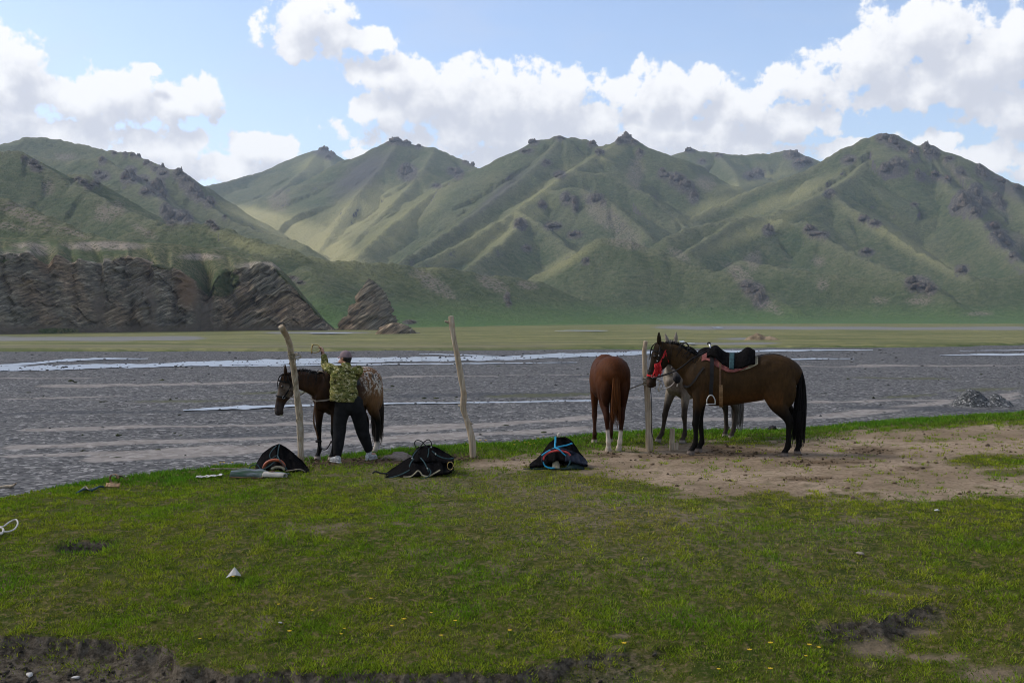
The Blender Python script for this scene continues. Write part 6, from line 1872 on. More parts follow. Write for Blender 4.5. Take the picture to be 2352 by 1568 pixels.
# 2: middle saddle with looped straps
s2, L = ground_saddle('black saddle piled with teal straps lying left of the middle post', 968, 1096, None, None, 0.5, FLEECE)
g_, k_ = frame_at(968, 1096)
L = lambda px, py, d: loc(px, py, d, g_, k_, 0, 0)
bent_sheet('fleece_cover', tent([884, 915, 940, 965, 990, 1015, 1030, 1036], [1088, 1066, 1050, 1044, 1044, 1050, 1062, 1074], [1097, 1097, 1096, 1092, 1092, 1090, 1086, 1082], -0.05, 0.30, 0.030, 2), 64, 40, 0.025, FLEECE, s2)
bent_sheet('rear_flap', tent([945, 960, 985, 1005, 1025, 1042], [1046, 1026, 1022, 1028, 1040, 1050], [1062, 1060, 1060, 1062, 1062, 1060], 0.16, 0.42, 0.012, 5), 48, 26, 0.022, FLEECE, s2)
for nm, m_, pl_ in [('strap', TEALW, [L(950, 1054, 0.0), L(943, 1063, -0.06), L(940, 1072, -0.10)]),
                    ('strap', TEALW, [L(966, 1052, 0.02), L(974, 1062, -0.08), L(980, 1074, -0.14), L(984, 1084, -0.16)]),
                    ('strap', TEALW, [L(940, 1080, -0.12), L(925, 1088, -0.13), L(910, 1094, -0.12), L(894, 1098, -0.10)]),
                    ('strap', TEALW, [L(984, 1076, -0.15), L(989, 1084, -0.17), L(984, 1094, -0.18), L(972, 1099, -0.18), L(966, 1098, -0.17)]),
                    ('bridle_loop', LEATHER, [L(962, 1040, 0.16), L(954, 1026, 0.18), L(952, 1016, 0.18), L(958, 1011, 0.18), L(968, 1014, 0.18), L(976, 1022, 0.18), L(982, 1028, 0.16)]),
                    ('bridle_loop', LEATHER, [L(960, 1034, 0.2), L(968, 1022, 0.2), L(976, 1013, 0.2), L(984, 1010, 0.2), L(990, 1016, 0.2), L(990, 1026, 0.2), L(984, 1032, 0.18)]),
                    ('strap', TEALW, [L(984, 1030, 0.14), L(984, 1040, 0.12), L(982, 1050, 0.08)]),
                    ('strap', TEALW, [L(992, 1036, 0.14), L(1004, 1046, 0.10), L(1018, 1052, 0.08), L(1032, 1054, 0.10), L(1042, 1052, 0.16)]),
                    ('strap', TEALW, [L(958, 1034, 0.12), L(950, 1044, 0.10), L(945, 1054, 0.06)]),
                    ('strap', LEATHER, [L(1036, 1060, 0.0), L(1041, 1070, -0.04), L(1038, 1080, -0.06), L(1028, 1083, -0.06)])]:
    tube(nm, pl_, 0.0085, m_, s2, 5, 8, (0, 1, 0), 1.3)
tube('felt_edge', [L(926, 1096, -0.16), L(942, 1095, -0.16), L(952, 1088, -0.16), L(958, 1082, -0.15), L(964, 1084, -0.15), L(970, 1092, -0.16), L(984, 1094, -0.17), L(1000, 1086, -0.14), L(1010, 1080, -0.10)], 0.011, CREAM, s2, 5, 8, (0, 1, 0), 1.2)
for (px, py, dd) in [(946, 1053, -0.03), (990, 1027, 0.16), (981, 1076, -0.17), (1000, 1043, 0.09)]:
    q_ = L(px, py, dd)
    link('buckle', poly_mesh('buckle', *ellipsoid(q_, (.010, .008, .013), n=6), [STEEL]), s2)
th = np.linspace(0, 2 * np.pi, 13)
tube('stirrup', [L(1034 + 7 * math.cos(a), 1070 + 9 * math.sin(a), -0.05) for a in th], 0.005, BRASS, s2, 2, 7, (0, 1, 0))
tube('girth_tail', [L(855, 1087, -0.02), L(862, 1083, -0.02), L(874, 1087, -0.02), L(890, 1088, 0.0)], 0.014, LEATHER, s2, 4, 8, (0, 1, 0), 1.5)

# 3: saddle with the blue halter
s3, L = ground_saddle('black saddle crossed by a bright blue webbing halter, right of the middle post', 1280, 1078, None, None, 0.5, FLEECE)
g_, k_ = frame_at(1280, 1078)
L = lambda px, py, d: loc(px, py, d, g_, k_, 0, 0)
bent_sheet('ground_felt', lambda u, v: L(1202 + u * 140, 1079 - 14 * math.exp(-((u - 0.86) / 0.13) ** 2) * math.sin(math.pi * min(1, v * 1.2)) - 1.5, -0.06 + v * 0.5) * V3(1, 1, 1) + V3(0, 0, 0.012), 60, 20, 0.02, DKGREEN, s3)
bent_sheet('fleece_cover', tent([1226, 1245, 1262, 1280, 1300, 1316, 1330, 1346], [1062, 1040, 1016, 1004, 1003, 1014, 1036, 1056], [1070, 1068, 1062, 1058, 1058, 1060, 1062, 1064], 0.06, 0.40, 0.028, 7), 64, 40, 0.025, FLEECE, s3)
bent_sheet('side_flap', tent([1216, 1228, 1244, 1256], [1066, 1056, 1046, 1044], [1072, 1071, 1070, 1068], 0.0, 0.2, 0.01, 1), 30, 20, 0.03, FLEECE, s3)
NAVY = simple_mat('navy_cloth', (0.010, 0.013, 0.022), 0.8, 0.15, 0, 0.4, 20, 0.5, 90)
bent_sheet('side_flap', tent([1298, 1312, 1330, 1344, 1350], [1036, 1034, 1042, 1052, 1060], [1058, 1060, 1064, 1066, 1066], -0.02, 0.2, 0.012, 4), 40, 24, 0.03, NAVY, s3)
tube('arch', [L(1248, 1056, -0.03), L(1251, 1047, -0.03), L(1260, 1040, -0.03), L(1274, 1036, -0.03), L(1290, 1036, -0.03), L(1304, 1040, -0.03), L(1310, 1046, -0.03)], 0.017, REDARCH, s3, 4, 10, (0, 1, 0), 1.2)
tube('arch', [L(1246, 1060, -0.02), L(1248, 1048, -0.01), L(1260, 1036, 0.0), L(1280, 1031, 0.0), L(1300, 1034, 0.0), L(1316, 1042, -0.01)], 0.020, NAVY, s3, 4, 10, (0, 1, 0), 1.3)
for pl_ in [[L(1276, 1003, 0.36), L(1276, 1012, 0.26), L(1275, 1022, 0.14), L(1275, 1029, 0.02)], [L(1275, 1029, 0.02), L(1266, 1033, -0.01), L(1256, 1038, -0.03), L(1244, 1046, -0.04)],
            [L(1275, 1028, 0.02), L(1290, 1025, 0.08), L(1304, 1022, 0.14), L(1314, 1018, 0.22)], [L(1276, 1029, 0.0), L(1284, 1032, -0.05), L(1292, 1040, -0.07), L(1300, 1047, -0.06)],
            [L(1248, 1062, -0.06), L(1252, 1070, -0.08), L(1262, 1075, -0.10), L(1274, 1075, -0.10)]]:
    tube('webbing', pl_, 0.0105, BLUEW, s3, 5, 8, (1, 0, 0) if abs(pl_[0][0] - pl_[-1][0]) < 0.1 else (0, 1, 0.6), 1.35)
tube('webbing', [L(1310, 1058, -0.07), L(1308, 1066, -0.08), L(1302, 1074, -0.09)], 0.009, TEALW, s3, 4, 8, (1, 0, 0), 1.3)
link('pommel_knob', poly_mesh('pommel_knob', *ellipsoid(L(1284, 999, 0.36), (.028, .028, .036), n=8), [WHITEF]), s3)
bent_sheet('lining', lambda u, v: L(1268 + 18 * u, 1076 - v * (10 + 14 * math.sin(math.pi * u)), 0.03 + 0.08 * v), 14, 14, 0.012, CREAM, s3)

# ---------------------------------------------------------------- small things lying about
def ground_tube(name, label, cat, pts, r, mat_, lift=0.01, flat=1.0):
    W3 = []
    for p_ in pts:
        q_ = G(p_[0], p_[1]); W3.append(V3(q_.x, q_.y, q_.z + lift + (p_[2] if len(p_) > 2 else 0)))
    root = thing(name, label, cat, tuple(W3[0]))
    tube('cord', [w - W3[0] for w in W3], r, mat_, root, 6, 8, (0, 0, 1), flat)
    return root, W3


gr1, W3 = ground_tube('harness_strap', 'coiled leather girth strap with a plaited end lying at the left', 'strap', [(176, 1136), (190, 1131, .02), (200, 1127), (212, 1129), (228, 1124, .02), (238, 1121)], 0.014, TEALW, 0.02)
o0 = W3[0]
tube('plait', [V3(*G(184, 1133)) - o0 + V3(0, -0.02, 0.03), V3(*G(196, 1126)) - o0 + V3(0, 0, 0.05), V3(*G(206, 1128)) - o0 + V3(0, -0.03, 0.03), V3(*G(222, 1124)) - o0 + V3(0, 0.01, 0.03)], 0.010, GREYL, gr1, 5, 8, (0, 0, 1))
q0 = V3(*G(238, 1119)) - o0
bent_sheet('leather_band', lambda u, v: q0 + V3(0.02 + 0.17 * u + 0.05 * math.sin(u * 9), 0.05 * v + 0.03 * math.sin(u * 6), 0.01 + 0.045 * v), 24, 6, 0.008, TANL, gr1)
q1 = V3(*G(262, 1110)) - o0
bent_sheet('leather_coil', lambda u, v: q1 + V3(0.055 * math.cos(u * 5.5), 0.07 * v - 0.03, 0.065 + 0.06 * math.sin(u * 5.5)), 30, 6, 0.008, TANL, gr1)
bent_sheet('leather_tail', lambda u, v: q1 + V3(-0.02 + 0.14 * u, 0.10 + 0.06 * v, 0.07 + 0.035 * math.sin(u * 3.14) - 0.03 * v), 20, 6, 0.008, GREYL, gr1)
wr, W3 = ground_tube('rope', 'white rope loop lying on the grass at the left edge', 'rope', [(-22, 1226), (-6, 1221, .03), (8, 1219, .03), (22, 1213, .05), (36, 1209, .06), (41, 1216, .05), (34, 1227, .04), (20, 1231, .03), (6, 1232, .03), (-8, 1238, .02), (-14, 1246), (-30, 1250)], 0.009, PALEROPE, 0.02)
tube('knot', [V3(*G(2, 1222)) - W3[0] + V3(0, -0.02, 0.06), V3(*G(10, 1226)) - W3[0] + V3(0, -0.02, 0.05), V3(*G(4, 1234)) - W3[0] + V3(0, -0.02, 0.04), V3(*G(-6, 1230)) - W3[0] + V3(0, -0.02, 0.05), V3(*G(-2, 1222)) - W3[0] + V3(0, -0.02, 0.07)], 0.011, PALEROPE, wr, 5, 8, (0, 0, 1))

PAPER = simple_mat('white_paper', (0.40, 0.38, 0.345), 0.8, 0.2, 0, 0.12, 12)
g_ = G(535, 1332); k_ = g_.y / FPX
V = [(-17 * k_, 0, 0.02), (17 * k_, 0.02, 0.035), (12 * k_, 0.10, 0.03), (-12 * k_, 0.10, 0.02), (1 * k_, 0.05, 0.115), (-4 * k_, -0.01, 0.045), (8 * k_, -0.005, 0.05)]
o = link('paper_scrap', poly_mesh('paper_scrap', V, [(0, 5, 4), (5, 6, 4), (6, 1, 4), (1, 2, 4), (2, 3, 4), (3, 0, 4), (0, 3, 2, 1, 6, 5)], [PAPER], False))
o.location = g_; tag(o, 'crumpled white paper scrap peaked like a tent on the grass', 'litter')
g_, k_ = frame_at(480, 1100)
rg_ = np.random.RandomState(4)
o = bent_sheet('cloth_scrap', lambda u, v: V3((u - 0.5) * 58 * k_, (v - 0.3) * 0.16, 0.035 + 0.012 * math.sin(u * 11 + v * 4) * math.sin(3.1 * v) + 0.006 * math.sin(u * 23) + 0.03 * u * u), 36, 12, 0.006, PAPER, None)
o.location = g_; tag(o, 'crumpled white cloth rag in front of the first saddle', 'rag')
# litter and stones in the turf
for (px, py, s_, m_, lab, nm) in [(68, 1556, 0.030, PAPER, 'small white crumpled wrapper in the bottom left soil', 'wrapper'), (174, 1560, 0.022, PAPER, 'tiny pale scrap of paper in the bottom left soil, right of the wrapper', 'wrapper'),
                                  (644, 1432, 0.014, PAPER, 'small round white pebble in the grass left of centre', 'pebble'), (2152, 1175, 0.026, PAPER, 'small white stone in the grass at the right under the dirt', 'stone'), (1976, 1276, 0.032, simple_mat('pale_stone', (0.20, 0.17, 0.135), 0.9, 0.2), 'pale brown stone in the grass at the right', 'stone'),
                                  (1012, 1592, 0.03, PAPER, 'white pebble near the bottom turf edge', 'pebble')]:
    if py > 1566: continue
    g_ = G(px, py); V, Fc = crag_mesh(int(px), 2, 0.7, 0.3)
    o = link(nm, mesh_np(nm, V * np.array([1.5, 1.0, 0.7]), Fc, [m_], False)); o.location = (g_.x, g_.y, g_.z + s_ * 0.7); o.scale = (s_,) * 3; o.rotation_euler = (0, 0, px % 3)
    tag(o, lab, nm)
# mound of dirt by the middle saddle
DM = simple_mat('dry_earth', (0.23, 0.185, 0.145), 0.95, 0.1, 0, 0.3, 8, 0.8, 40)
g_ = G(915, 1056); V, Fc = crag_mesh(21, 4, 0.8, 0.15)
o = link('earth_mound', mesh_np('earth_mound', V, Fc, [DM], True)); o.location = (g_.x, g_.y + 0.25, g_.z - 0.02); o.scale = (0.26, 0.2, 0.12)
tag(o, 'small mound of dried pale earth between the person and the middle saddle', 'mound')
# dark object on the bank edge behind the saddled horse
g_ = G(1773, 979); V, Fc = crag_mesh(33, 3, 0.8, 0.5)
o = link('stone', mesh_np('stone', V, Fc, [LEATHER], False)); o.location = (g_.x, g_.y, g_.z + 0.04); o.scale = (0.075, 0.07, 0.075)
tag(o, 'dark pointed stone on the bank edge behind the saddled horse', 'stone')
# driftwood at the far left
q_ = onz(18, 1124, PLAIN)
o = link('driftwood', poly_mesh('driftwood', *loft([(-0.35, 0, 0.06), (-0.05, 0.05, 0.10), (0.15, 0, 0.12), (0.30, -0.05, 0.22)], [.04, .05, .045, .02], ref=(0, 0, 1), n=8, sub=3), [WOOD])); o.location = q_
tag(o, 'piece of dark driftwood on the gravel at the far left', 'driftwood')
# gravel heap at the right and earth heap on the meadow
GH, b = newmat('heap_gravel')
pp_ = b.pos(); vz = b.n('ShaderNodeSeparateColor', None, Color=b.voro(pp_, 9.0, 'F1', 'Color')).outputs[0]
b.out(b.ramp(vz, [(0.15, (0.034, 0.036, 0.035)), (0.55, (0.078, 0.080, 0.077)), (0.85, (0.14, 0.138, 0.130)), (1.0, (0.30, 0.29, 0.27))]), 0.9, b.bump(b.voro(pp_, 9.0), 0.08, 0.9), 0.25)


def heap(name, label, cat, px0, px1, top_py, foot_py, z, mat_, seed_, two=True):
    a_ = onz(px0, foot_py, z); c_ = onz(px1, foot_py, z); k_ = a_.y / FPX
    w_ = (px1 - px0) * k_; h_ = (foot_py - top_py) * k_
    n_ = 70
    u_, v_ = np.meshgrid(np.linspace(-1, 1, n_), np.linspace(-1, 1, n_))
    r_ = np.hypot((u_ + 0.28) / 0.72, v_); r2 = np.hypot((u_ - 0.38) / 0.62, v_ + 0.1)
    z_ = np.maximum(h_ * (1 - np.clip(r_, 0, 1) ** 1.6) ** 1.15, (0.72 if two else 0.6) * h_ * (1 - np.clip(r2, 0, 1) ** 1.6) ** 1.15)
    z_ = z_ * (1 + fbm(u_ * 3 + seed_, v_ * 3, 3) * 0.25) + fbm(u_ * 9 + seed_, v_ * 9, 3) * h_ * 0.04 * (z_ > 0.02 * h_) - 0.05
    V = np.stack([u_ * w_ / 2, v_ * w_ * 0.32, z_], -1).reshape(-1, 3)
    o = link(name, mesh_np(name, V, grid_faces(n_, n_), [mat_], True)); o.location = ((a_.x + c_.x) / 2, a_.y + w_ * 0.2, z)
    tag(o, label, cat)
    return o


heap('gravel_heap', 'heap of grey river gravel beyond the bank at the right', 'heap', 2188, 2345, 893, 937, PLAIN, GH, 3)
heap('earth_heap', 'low heap of brown earth on the pasture across the river', 'heap', 1712, 1796, 765, 781, MZ, simple_mat('heap_earth', (0.19, 0.14, 0.085), 0.95, 0.1, 0, 0.5, 0.6, 0.8, 3.0), 9, False)

# dandelions: each a stem and a yellow head
FY = simple_mat('yellow_petals', (0.50, 0.34, 0.012), 0.7, 0.2, 0, 0.15, 40)
FS = simple_mat('flower_stem', (0.07, 0.12, 0.03), 0.8, 0.2)
v1, f1_ = loft([(0, 0, 0), (0.004, 0, 0.03), (0.002, 0.003, 0.062)], [.0022] * 3, ref=(1, 0, 0), n=5, sub=2)
stem_me = poly_mesh('stem', v1, f1_, [FS])
th = np.linspace(0, 2 * np.pi, 14, endpoint=False)
hv = [(0.002, 0.003, 0.070)] + [(0.002 + (0.020 if i % 2 else 0.015) * math.cos(a), 0.003 + (0.020 if i % 2 else 0.015) * math.sin(a), 0.068 + (0.003 if i % 2 else 0)) for i, a in enumerate(th)] + [(0.002, 0.003, 0.058)]
hf = [(0, 1 + i, 1 + (i + 1) % 14) for i in range(14)] + [(15, 1 + (i + 1) % 14, 1 + i) for i in range(14)]
head_me = poly_mesh('flower_head', hv, hf, [FY], False)
FL = {'in the grass strip behind the flat strap': [(497, 1062), (514, 1060), (522, 1056), (492, 1069), (506, 1066), (534, 1057)],
      'at the bank edge beside the middle post': [(1096, 1020), (1103, 1018), (1110, 1021), (1116, 1017), (1120, 1020), (1072, 1026), (1086, 1026)],
      'behind the saddle with blue webbing': [(1182, 1020), (1187, 1016), (1192, 1019), (1206, 1026), (1214, 1022), (1224, 1018), (1236, 1014), (1240, 1020), (1181, 1030), (1218, 1029), (1228, 1024), (1248, 1011)],
      'in the lower foreground turf': [(718, 1416), (792, 1456), (664, 1468), (852, 1388), (928, 1440), (783, 1470), (460, 1480), (1046, 1442), (1170, 1466), (1014, 1474), (990, 1420), (900, 1452), (640, 1402), (535, 1338)],
      'in the bottom right grass': [(1770, 1498), (1722, 1512), (1858, 1500), (1850, 1520), (1880, 1505), (1650, 1552), (1770, 1556), (1434, 1500)],
      'growing under the neck of the dun grey horse': [(1510, 1003), (770, 1046), (826, 1044)][:1]}
ORD = ['first', 'second', 'third', 'fourth', 'fifth', 'sixth', 'seventh', 'eighth', 'ninth', 'tenth', 'eleventh', 'twelfth', 'thirteenth', 'fourteenth']
for where, spots_ in FL.items():
    spots_ = sorted(spots_)
    for i_, (px, py) in enumerate(spots_):
        g_ = G(px, py)
        r_ = thing('dandelion', (ORD[i_] + ' yellow dandelion from the left ' if len(spots_) > 1 else 'yellow dandelion ') + where, 'flower', g_, (px * 1.7) % 6.28, 'dandelions ' + where)
        s_ = 0.75 + 0.5 * ((px * 7 + py) % 10) / 10
        r_.scale = (s_, s_, s_)
        link('stem', stem_me, r_); link('flower_head', head_me, r_)

# ---------------------------------------------------------------- the person unharnessing the speckled horse
SKIN = simple_mat('skin', (0.32, 0.165, 0.105), 0.55, 0.3, 0, 0.15, 14)
HAIRM = simple_mat('dark_hair', (0.012, 0.009, 0.008), 0.6, 0.3)
TROU = simple_mat('charcoal_trousers', (0.012, 0.012, 0.012), 0.85, 0.04, 0, 0.35, 6, 0.5, 60)
SHOE = simple_mat('grey_shoe', (0.34, 0.34, 0.33), 0.7, 0.2, 0, 0.5, 30, 0.4, 90)
SOLE = simple_mat('pale_sole', (0.42, 0.41, 0.39), 0.8, 0.2)
CAPM = simple_mat('mauve_cap', (0.185, 0.135, 0.140), 0.9, 0.1, 0, 0.15, 20, 0.4, 160)
CAMO, b = newmat('camouflage_cloth')
oo = b.obj(); ov = b.vmul(oo, (1.0, 1.0, 1.9))
k1 = b.noise(ov, 9.0, 4, 0.62); k2 = b.noise(b.vadd(ov, (4.1, 2.2, 7.0)), 12.0, 4, 0.62); k3 = b.noise(b.vadd(ov, (9.1, 5.2, 1.0)), 17.0, 4, 0.65)
c = b.mix(b.mr(k1, 0.48, 0.52), (0.185, 0.165, 0.055), (0.095, 0.102, 0.028))
c = b.mix(b.mr(k2, 0.545, 0.575), c, (0.030, 0.030, 0.010))
c = b.mix(b.mr(k3, 0.575, 0.60), c, (0.40, 0.36, 0.20))
wr_ = b.noise(b.vmul(oo, (5, 5, 11)), 1.0, 4, 0.55)
b.out(c, 0.9, b.bump(wr_, 0.05, 0.8), 0.04)
DIST = 17.6
gp = G(806, 1060)
KP = gp.y / FPX
per = thing('person', 'person in a camouflage jacket, dark trousers and mauve cap, back turned, lifting a stirrup', 'person', gp)


def J(px, py, y):
    return V3((px - 806) * KP, y, (1060 - py) * KP)


hip = J(797, 915, 0.02); chest = J(792, 868, 0.04); neck = J(795, 836, 0.06); headc = J(793, 822, 0.085)
lsh, rsh = J(763, 848, 0.05), J(823, 850, 0.03)
lel, lwr = J(741, 842, 0.27), J(737, 813, 0.29)
rel, rwr = J(808, 868, 0.32), J(782, 836, 0.44)
lhip, rhip = J(787, 925, 0.02), J(816, 925, 0.03)
lkn, rkn = J(780, 985, -0.01), J(829, 988, 0.14)
lan, ran = J(778, 1046, -0.16), J(845, 1040, 0.20)
lft, rft = nrm_(V3(-0.62, 0.78, 0)), nrm_(V3(0.45, 0.9, 0))
fdir = nrm_(V3(-0.82, 0.57, 0))           # where the face looks: away and to the left


def hand(wr0, d, pn_, curl, side):
    """Palm, four fingers and a thumb; d = wrist to knuckles, pn_ = palm normal, side = thumb side."""
    d = nrm_(d); pn_ = nrm_(pn_ - d * pn_.dot(d)); sd = np.cross(d, pn_) * side
    out_ = [loft([wr0 - d * 0.02, wr0 + d * 0.02, wr0 + d * 0.055, wr0 + d * 0.088], [(.023, .019), (.030, .016), (.040, .015), (.040, .013)], ref=sd, n=12, sub=2)]
    for i, ln in enumerate((0.070, 0.078, 0.073, 0.058)):
        b0 = wr0 + d * 0.085 + sd * (0.030 - 0.020 * i)
        dirf = d.copy(); pts = [b0 - d * 0.012, b0]
        for k in range(3):
            a = R(curl * (0.75, 1.0, 0.8)[k])
            nd = nrm_(dirf * math.cos(a) + np.cross(np.cross(dirf, pn_), dirf) * math.sin(a)) if k >= 0 else dirf
            ax = nrm_(np.cross(d, pn_))
            nd = dirf * math.cos(a) + np.cross(ax, dirf) * math.sin(a) + ax * ax.dot(dirf) * (1 - math.cos(a))
            dirf = nrm_(nd); pts.append(pts[-1] + dirf * ln * (0.45, 0.32, 0.23)[k])
        out_.append(loft(pts, [.0095, .0095, .0088, .0082, .0070], ref=sd, n=8, sub=2))
    t0 = wr0 + d * 0.03 + sd * 0.028
    t1 = t0 + nrm_(d * 0.6 + sd * 0.7 + pn_ * 0.35) * 0.038; t2 = t1 + nrm_(d * 0.8 + sd * 0.1 + pn_ * 0.7) * 0.032
    out_.append(loft([t0 - d * 0.01, t0, t1, t2], [.013, .012, .0105, .008], ref=pn_, n=8, sub=2))
    return out_


bp = []
bp.append(loft([hip - V3(0, 0, .06), hip + V3(0, 0, .05), (hip + chest) / 2, chest, chest + V3(0, 0, .07), neck - V3(0, 0, .05)], [(.13, .09), (.13, .095), (.125, .09), (.15, .10), (.15, .09), (.07, .06)], ref=(1, 0, 0), n=18, sub=3))
bp.append(loft([neck - V3(0, 0, .06), neck, headc - V3(0, 0, .02)], [.06, .052, .05], ref=(1, 0, 0), n=12, sub=2))
side_h = np.cross(fdir, V3(0, 0, 1))
Rm = np.stack([side_h, fdir, V3(0, 0, 1)], 1)
bp.append(ellipsoid(headc + V3(0, 0, .025), (.073, .092, .095), Rm))
bp.append(ellipsoid(headc + fdir * .03 - V3(0, 0, .035), (.055, .066, .072), Rm))
bp.append(ellipsoid(headc + fdir * .098 - V3(0, 0, .010), (.013, .020, .022), Rm, 8))
bp.append(ellipsoid(headc + fdir * .078 - V3(0, 0, .052), (.024, .014, .012), Rm, 8))
for sg in (-1, 1):
    bp.append(ellipsoid(headc + side_h * sg * .074 - fdir * .004, (.010, .020, .030), Rm, 8))
    bp.append(ellipsoid(headc + side_h * sg * .030 + fdir * .074 + V3(0, 0, .020), (.018, .010, .008), Rm, 8))
for sh, el_, wr0 in ((lsh, lel, lwr), (rsh, rel, rwr)):
    bp.append(loft([sh * 0.75 + chest * 0.25 + V3(0, 0, .02), sh, (sh + el_) / 2, el_, (el_ * .6 + wr0 * .4), wr0], [.055, .058, .046, .038, .038, .025], ref=(0, 0.3, 1), n=12, sub=3))
bp += hand(lwr, V3(-0.25, 0.05, 1.0), V3(-0.9, 0.1, -0.2), 48, 1)
bp += hand(rwr, V3(-0.75, 0.35, 0.45), V3(0.0, 0.9, -0.3), 42, -1)
for hp, kn, an, ft in ((lhip, lkn, lan, lft), (rhip, rkn, ran, rft)):
    bp.append(loft([hp + V3(0, 0, .07), hp, (hp + kn) / 2, kn, kn * .6 + an * .4, an], [.085, .085, .07, .052, .05, .036], ref=(1, 0, 0), n=12, sub=3))
    bp.append(loft([an - ft * 0.04 - V3(0, 0, .03), an + ft * 0.05 - V3(0, 0, .05), an + ft * 0.15 - V3(0, 0, .065)], [.035, .034, .03], ref=np.cross(ft, V3(0, 0, 1)), n=10, sub=2))
link('body', fuse('body', bp, 0.0058, 2, [SKIN]), per)
for sg in (-1, 1):
    link('eye', poly_mesh('eye', *ellipsoid(headc + side_h * sg * .030 + fdir * .082 + V3(0, 0, .010), (.011, .008, .008), Rm, 8), [EYE]), per)


def wrinkle(me, amp, fr, fz):
    Vw = verts_of(me); nn = np.empty(len(Vw) * 3, np.float32); me.vertices.foreach_get('normal', nn); nn = nn.reshape(-1, 3)
    Vw = Vw + nn * (fbm3(Vw * np.array([fr, fr, fz]), 3) * amp)[:, None]
    me.vertices.foreach_set('co', Vw.astype(np.float32).ravel()); me.update()


# jacket: boxy body, two sleeves, collar
jp = [loft([J(790, 921, 0.02), J(790, 908, 0.02), J(788, 890, 0.03), J(789, 872, 0.04), J(790, 858, 0.04), J(792, 848, 0.045), J(794, 841, 0.05)],
           [(.222, .158), (.226, .164), (.205, .150), (.212, .150), (.215, .140), (.165, .112), (.085, .075)], ref=(1, 0, 0), n=26, sub=4, power=2.5, flat0=True)]
jp.append(loft([J(794, 845, 0.05), J(795, 837, 0.055), J(795, 833, 0.06)], [(.095, .085), (.078, .074), (.074, .072)], ref=(1, 0, 0), n=16, sub=2, flat1=True))
jp.append(loft([J(775, 852, 0.05), lsh, (lsh + lel) / 2, lel, lel * .55 + lwr * .45, lel * .12 + lwr * .88], [.075, .082, .076, .070, .062, .050], ref=(0, 0.3, 1), n=14, sub=3))
jp.append(loft([J(812, 854, 0.04), rsh, (rsh + rel) / 2, rel, rel * .55 + rwr * .45, rel * .12 + rwr * .88], [.080, .086, .078, .070, .062, .050], ref=(0, 0.3, 1), n=14, sub=3))
me = fuse('jacket', jp, 0.011, 3, [CAMO]); wrinkle(me, 0.020, 9, 13); link('jacket', me, per)
tp = [loft([J(796, 908, 0.02), J(797, 920, 0.02), J(799, 934, 0.02), J(801, 944, 0.02)], [(.165, .115), (.178, .130), (.178, .130), (.15, .11)], ref=(1, 0, 0), n=20, sub=3)]
for hp, kn, an in ((lhip, lkn, lan), (rhip, rkn, ran)):
    tp.append(loft([hp + V3(0, 0, .06), hp - V3(0, 0, .04), hp * .5 + kn * .5, kn, kn * .5 + an * .5, kn * .12 + an * .88, an + V3(0, 0, .01)], [(.116, .118), (.126, .124), (.120, .118), (.104, .104), (.092, .094), (.068, .070), (.060, .062)], ref=(1, 0, 0), n=16, sub=3, flat1=True))
me = fuse('trousers', tp, 0.011, 3, [TROU]); wrinkle(me, 0.016, 8, 8); link('trousers', me, per)
for an, ft in ((lan, lft), (ran, rft)):
    sdv = np.cross(ft, V3(0, 0, 1)); gz = bank_z(gp.x + an[0], gp.y + an[1]) - gp.z + 0.002
    a0 = V3(an[0], an[1], 0)
    sp = [loft([a0 - ft * .075 + V3(0, 0, gz + .055), a0 - ft * .02 + V3(0, 0, gz + .060), a0 + ft * .06 + V3(0, 0, gz + .052), a0 + ft * .14 + V3(0, 0, gz + .042), a0 + ft * .185 + V3(0, 0, gz + .036)], [(.032, .045), (.037, .052), (.042, .046), (.044, .036), (.030, .026)], ref=sdv, n=14, sub=3),
          loft([a0 - ft * .03 + V3(0, 0, gz + .06), V3(an[0], an[1], max(an[2], gz + .10))], [(.044, .05), (.040, .044)], ref=sdv, n=12, sub=1)]
    sh_ = link('shoe', fuse('shoe', sp, 0.007, 2, [SHOE]), per)
    so = link('sole', poly_mesh('sole', *loft([a0 - ft * .085 + V3(0, 0, gz + .012), a0 - ft * .02 + V3(0, 0, gz + .012), a0 + ft * .08 + V3(0, 0, gz + .012), a0 + ft * .15 + V3(0, 0, gz + .012), a0 + ft * .195 + V3(0, 0, gz + .014)], [(.034, .014), (.038, .014), (.044, .014), (.045, .014), (.028, .013)], ref=sdv, n=12, sub=3), [SOLE]), sh_)
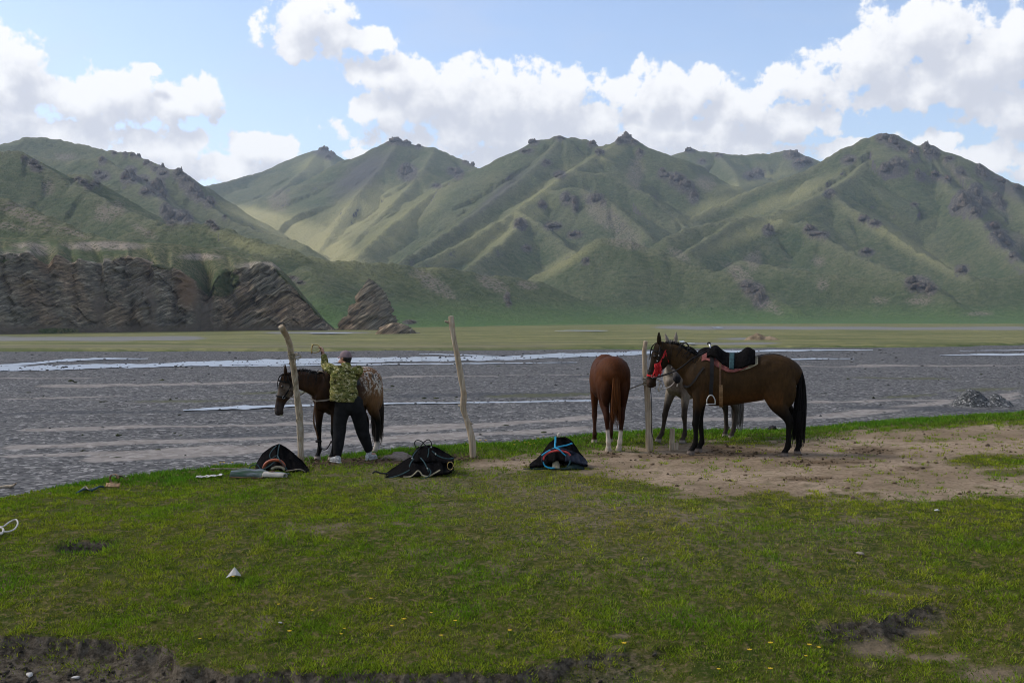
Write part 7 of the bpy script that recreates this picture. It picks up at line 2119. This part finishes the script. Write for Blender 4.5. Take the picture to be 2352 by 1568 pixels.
# cap with its peak over the face, hair below it at the nape
me = fuse('hair', [ellipsoid(headc - fdir * .022 + V3(0, 0, .004), (.078, .080, .070), Rm), ellipsoid(headc - fdir * .045 - V3(0, 0, .045), (.052, .045, .045), Rm)], 0.007, 2, [HAIRM]); wrinkle(me, 0.01, 30, 12); link('hair', me, per)
th = np.linspace(0, 1, 14)[:, None]; ph = np.linspace(0, 2 * np.pi, 40, endpoint=False)[None]
cx_ = np.sin(th * np.pi / 2 * 1.08) * np.cos(ph) * .084; cy_ = np.sin(th * np.pi / 2 * 1.08) * np.sin(ph) * .104; cz_ = np.cos(th * np.pi / 2 * 1.08) * .098 + 0 * ph
Vc = np.stack([cx_, cy_, cz_], -1).reshape(-1, 3) @ Rm.T + headc + V3(0, 0, .026)
cp = link('cap', poly_mesh('cap', Vc, [tuple(f) for f in grid_faces(14, 40, True).tolist()], [CAPM]), per)
pk = bent_sheet('peak', lambda u, v: headc + V3(0, 0, .028 - 0.022 * (2 * u - 1) ** 2 - 0.012 * v) + side_h * (2 * u - 1) * .072 * (1 - 0.25 * v) + fdir * (.092 * math.sqrt(max(0, 1 - (0.72 * (2 * u - 1)) ** 2)) + .075 * v * (1 - 0.35 * (2 * u - 1) ** 2)), 20, 8, 0.005, CAPM, per)
pk.parent = cp
link('button', poly_mesh('button', *ellipsoid(headc + V3(0, 0, .126), (.009, .009, .006), n=6), [CAPM]), cp)

# the stirrup held up in the left hand: flat tread at the left, bow towards the hand
hc = lwr + nrm_(V3(-0.25, 0.05, 1.0)) * 0.085 + V3(-0.03, 0, 0.0)
st = thing('stirrup', 'brass stirrup held up in the raised left hand of the person', 'stirrup', tuple(gp + Vector(hc)))
link('bow', poly_mesh('bow', *loft([(-0.125, 0.0, 0.060), (-0.07, 0, 0.066), (-0.02, 0, 0.045), (0.0, 0, 0.0), (-0.03, 0, -0.045), (-0.085, 0, -0.064), (-0.135, 0, -0.058)], [(.010, .008)] * 7, ref=(0, 1, 0), n=8, sub=4), [BRASS]), st)
link('tread', poly_mesh('tread', *loft([(-0.122, -0.005, 0.068), (-0.137, -0.005, 0.0), (-0.142, -0.005, -0.066)], [(.040, .007)] * 3, ref=(0, 1, 0), n=12, sub=3, power=4), [BRASS]), st)
tube('leather', [(-0.0, 0, 0.0), (0.02, 0.02, -0.10), (0.05, 0.05, -0.26), (0.12, 0.08, -0.36), (0.16, 0.10, -0.40)], 0.010, BROWNL, st, 5, 8, (0, 1, 0), 1.6)
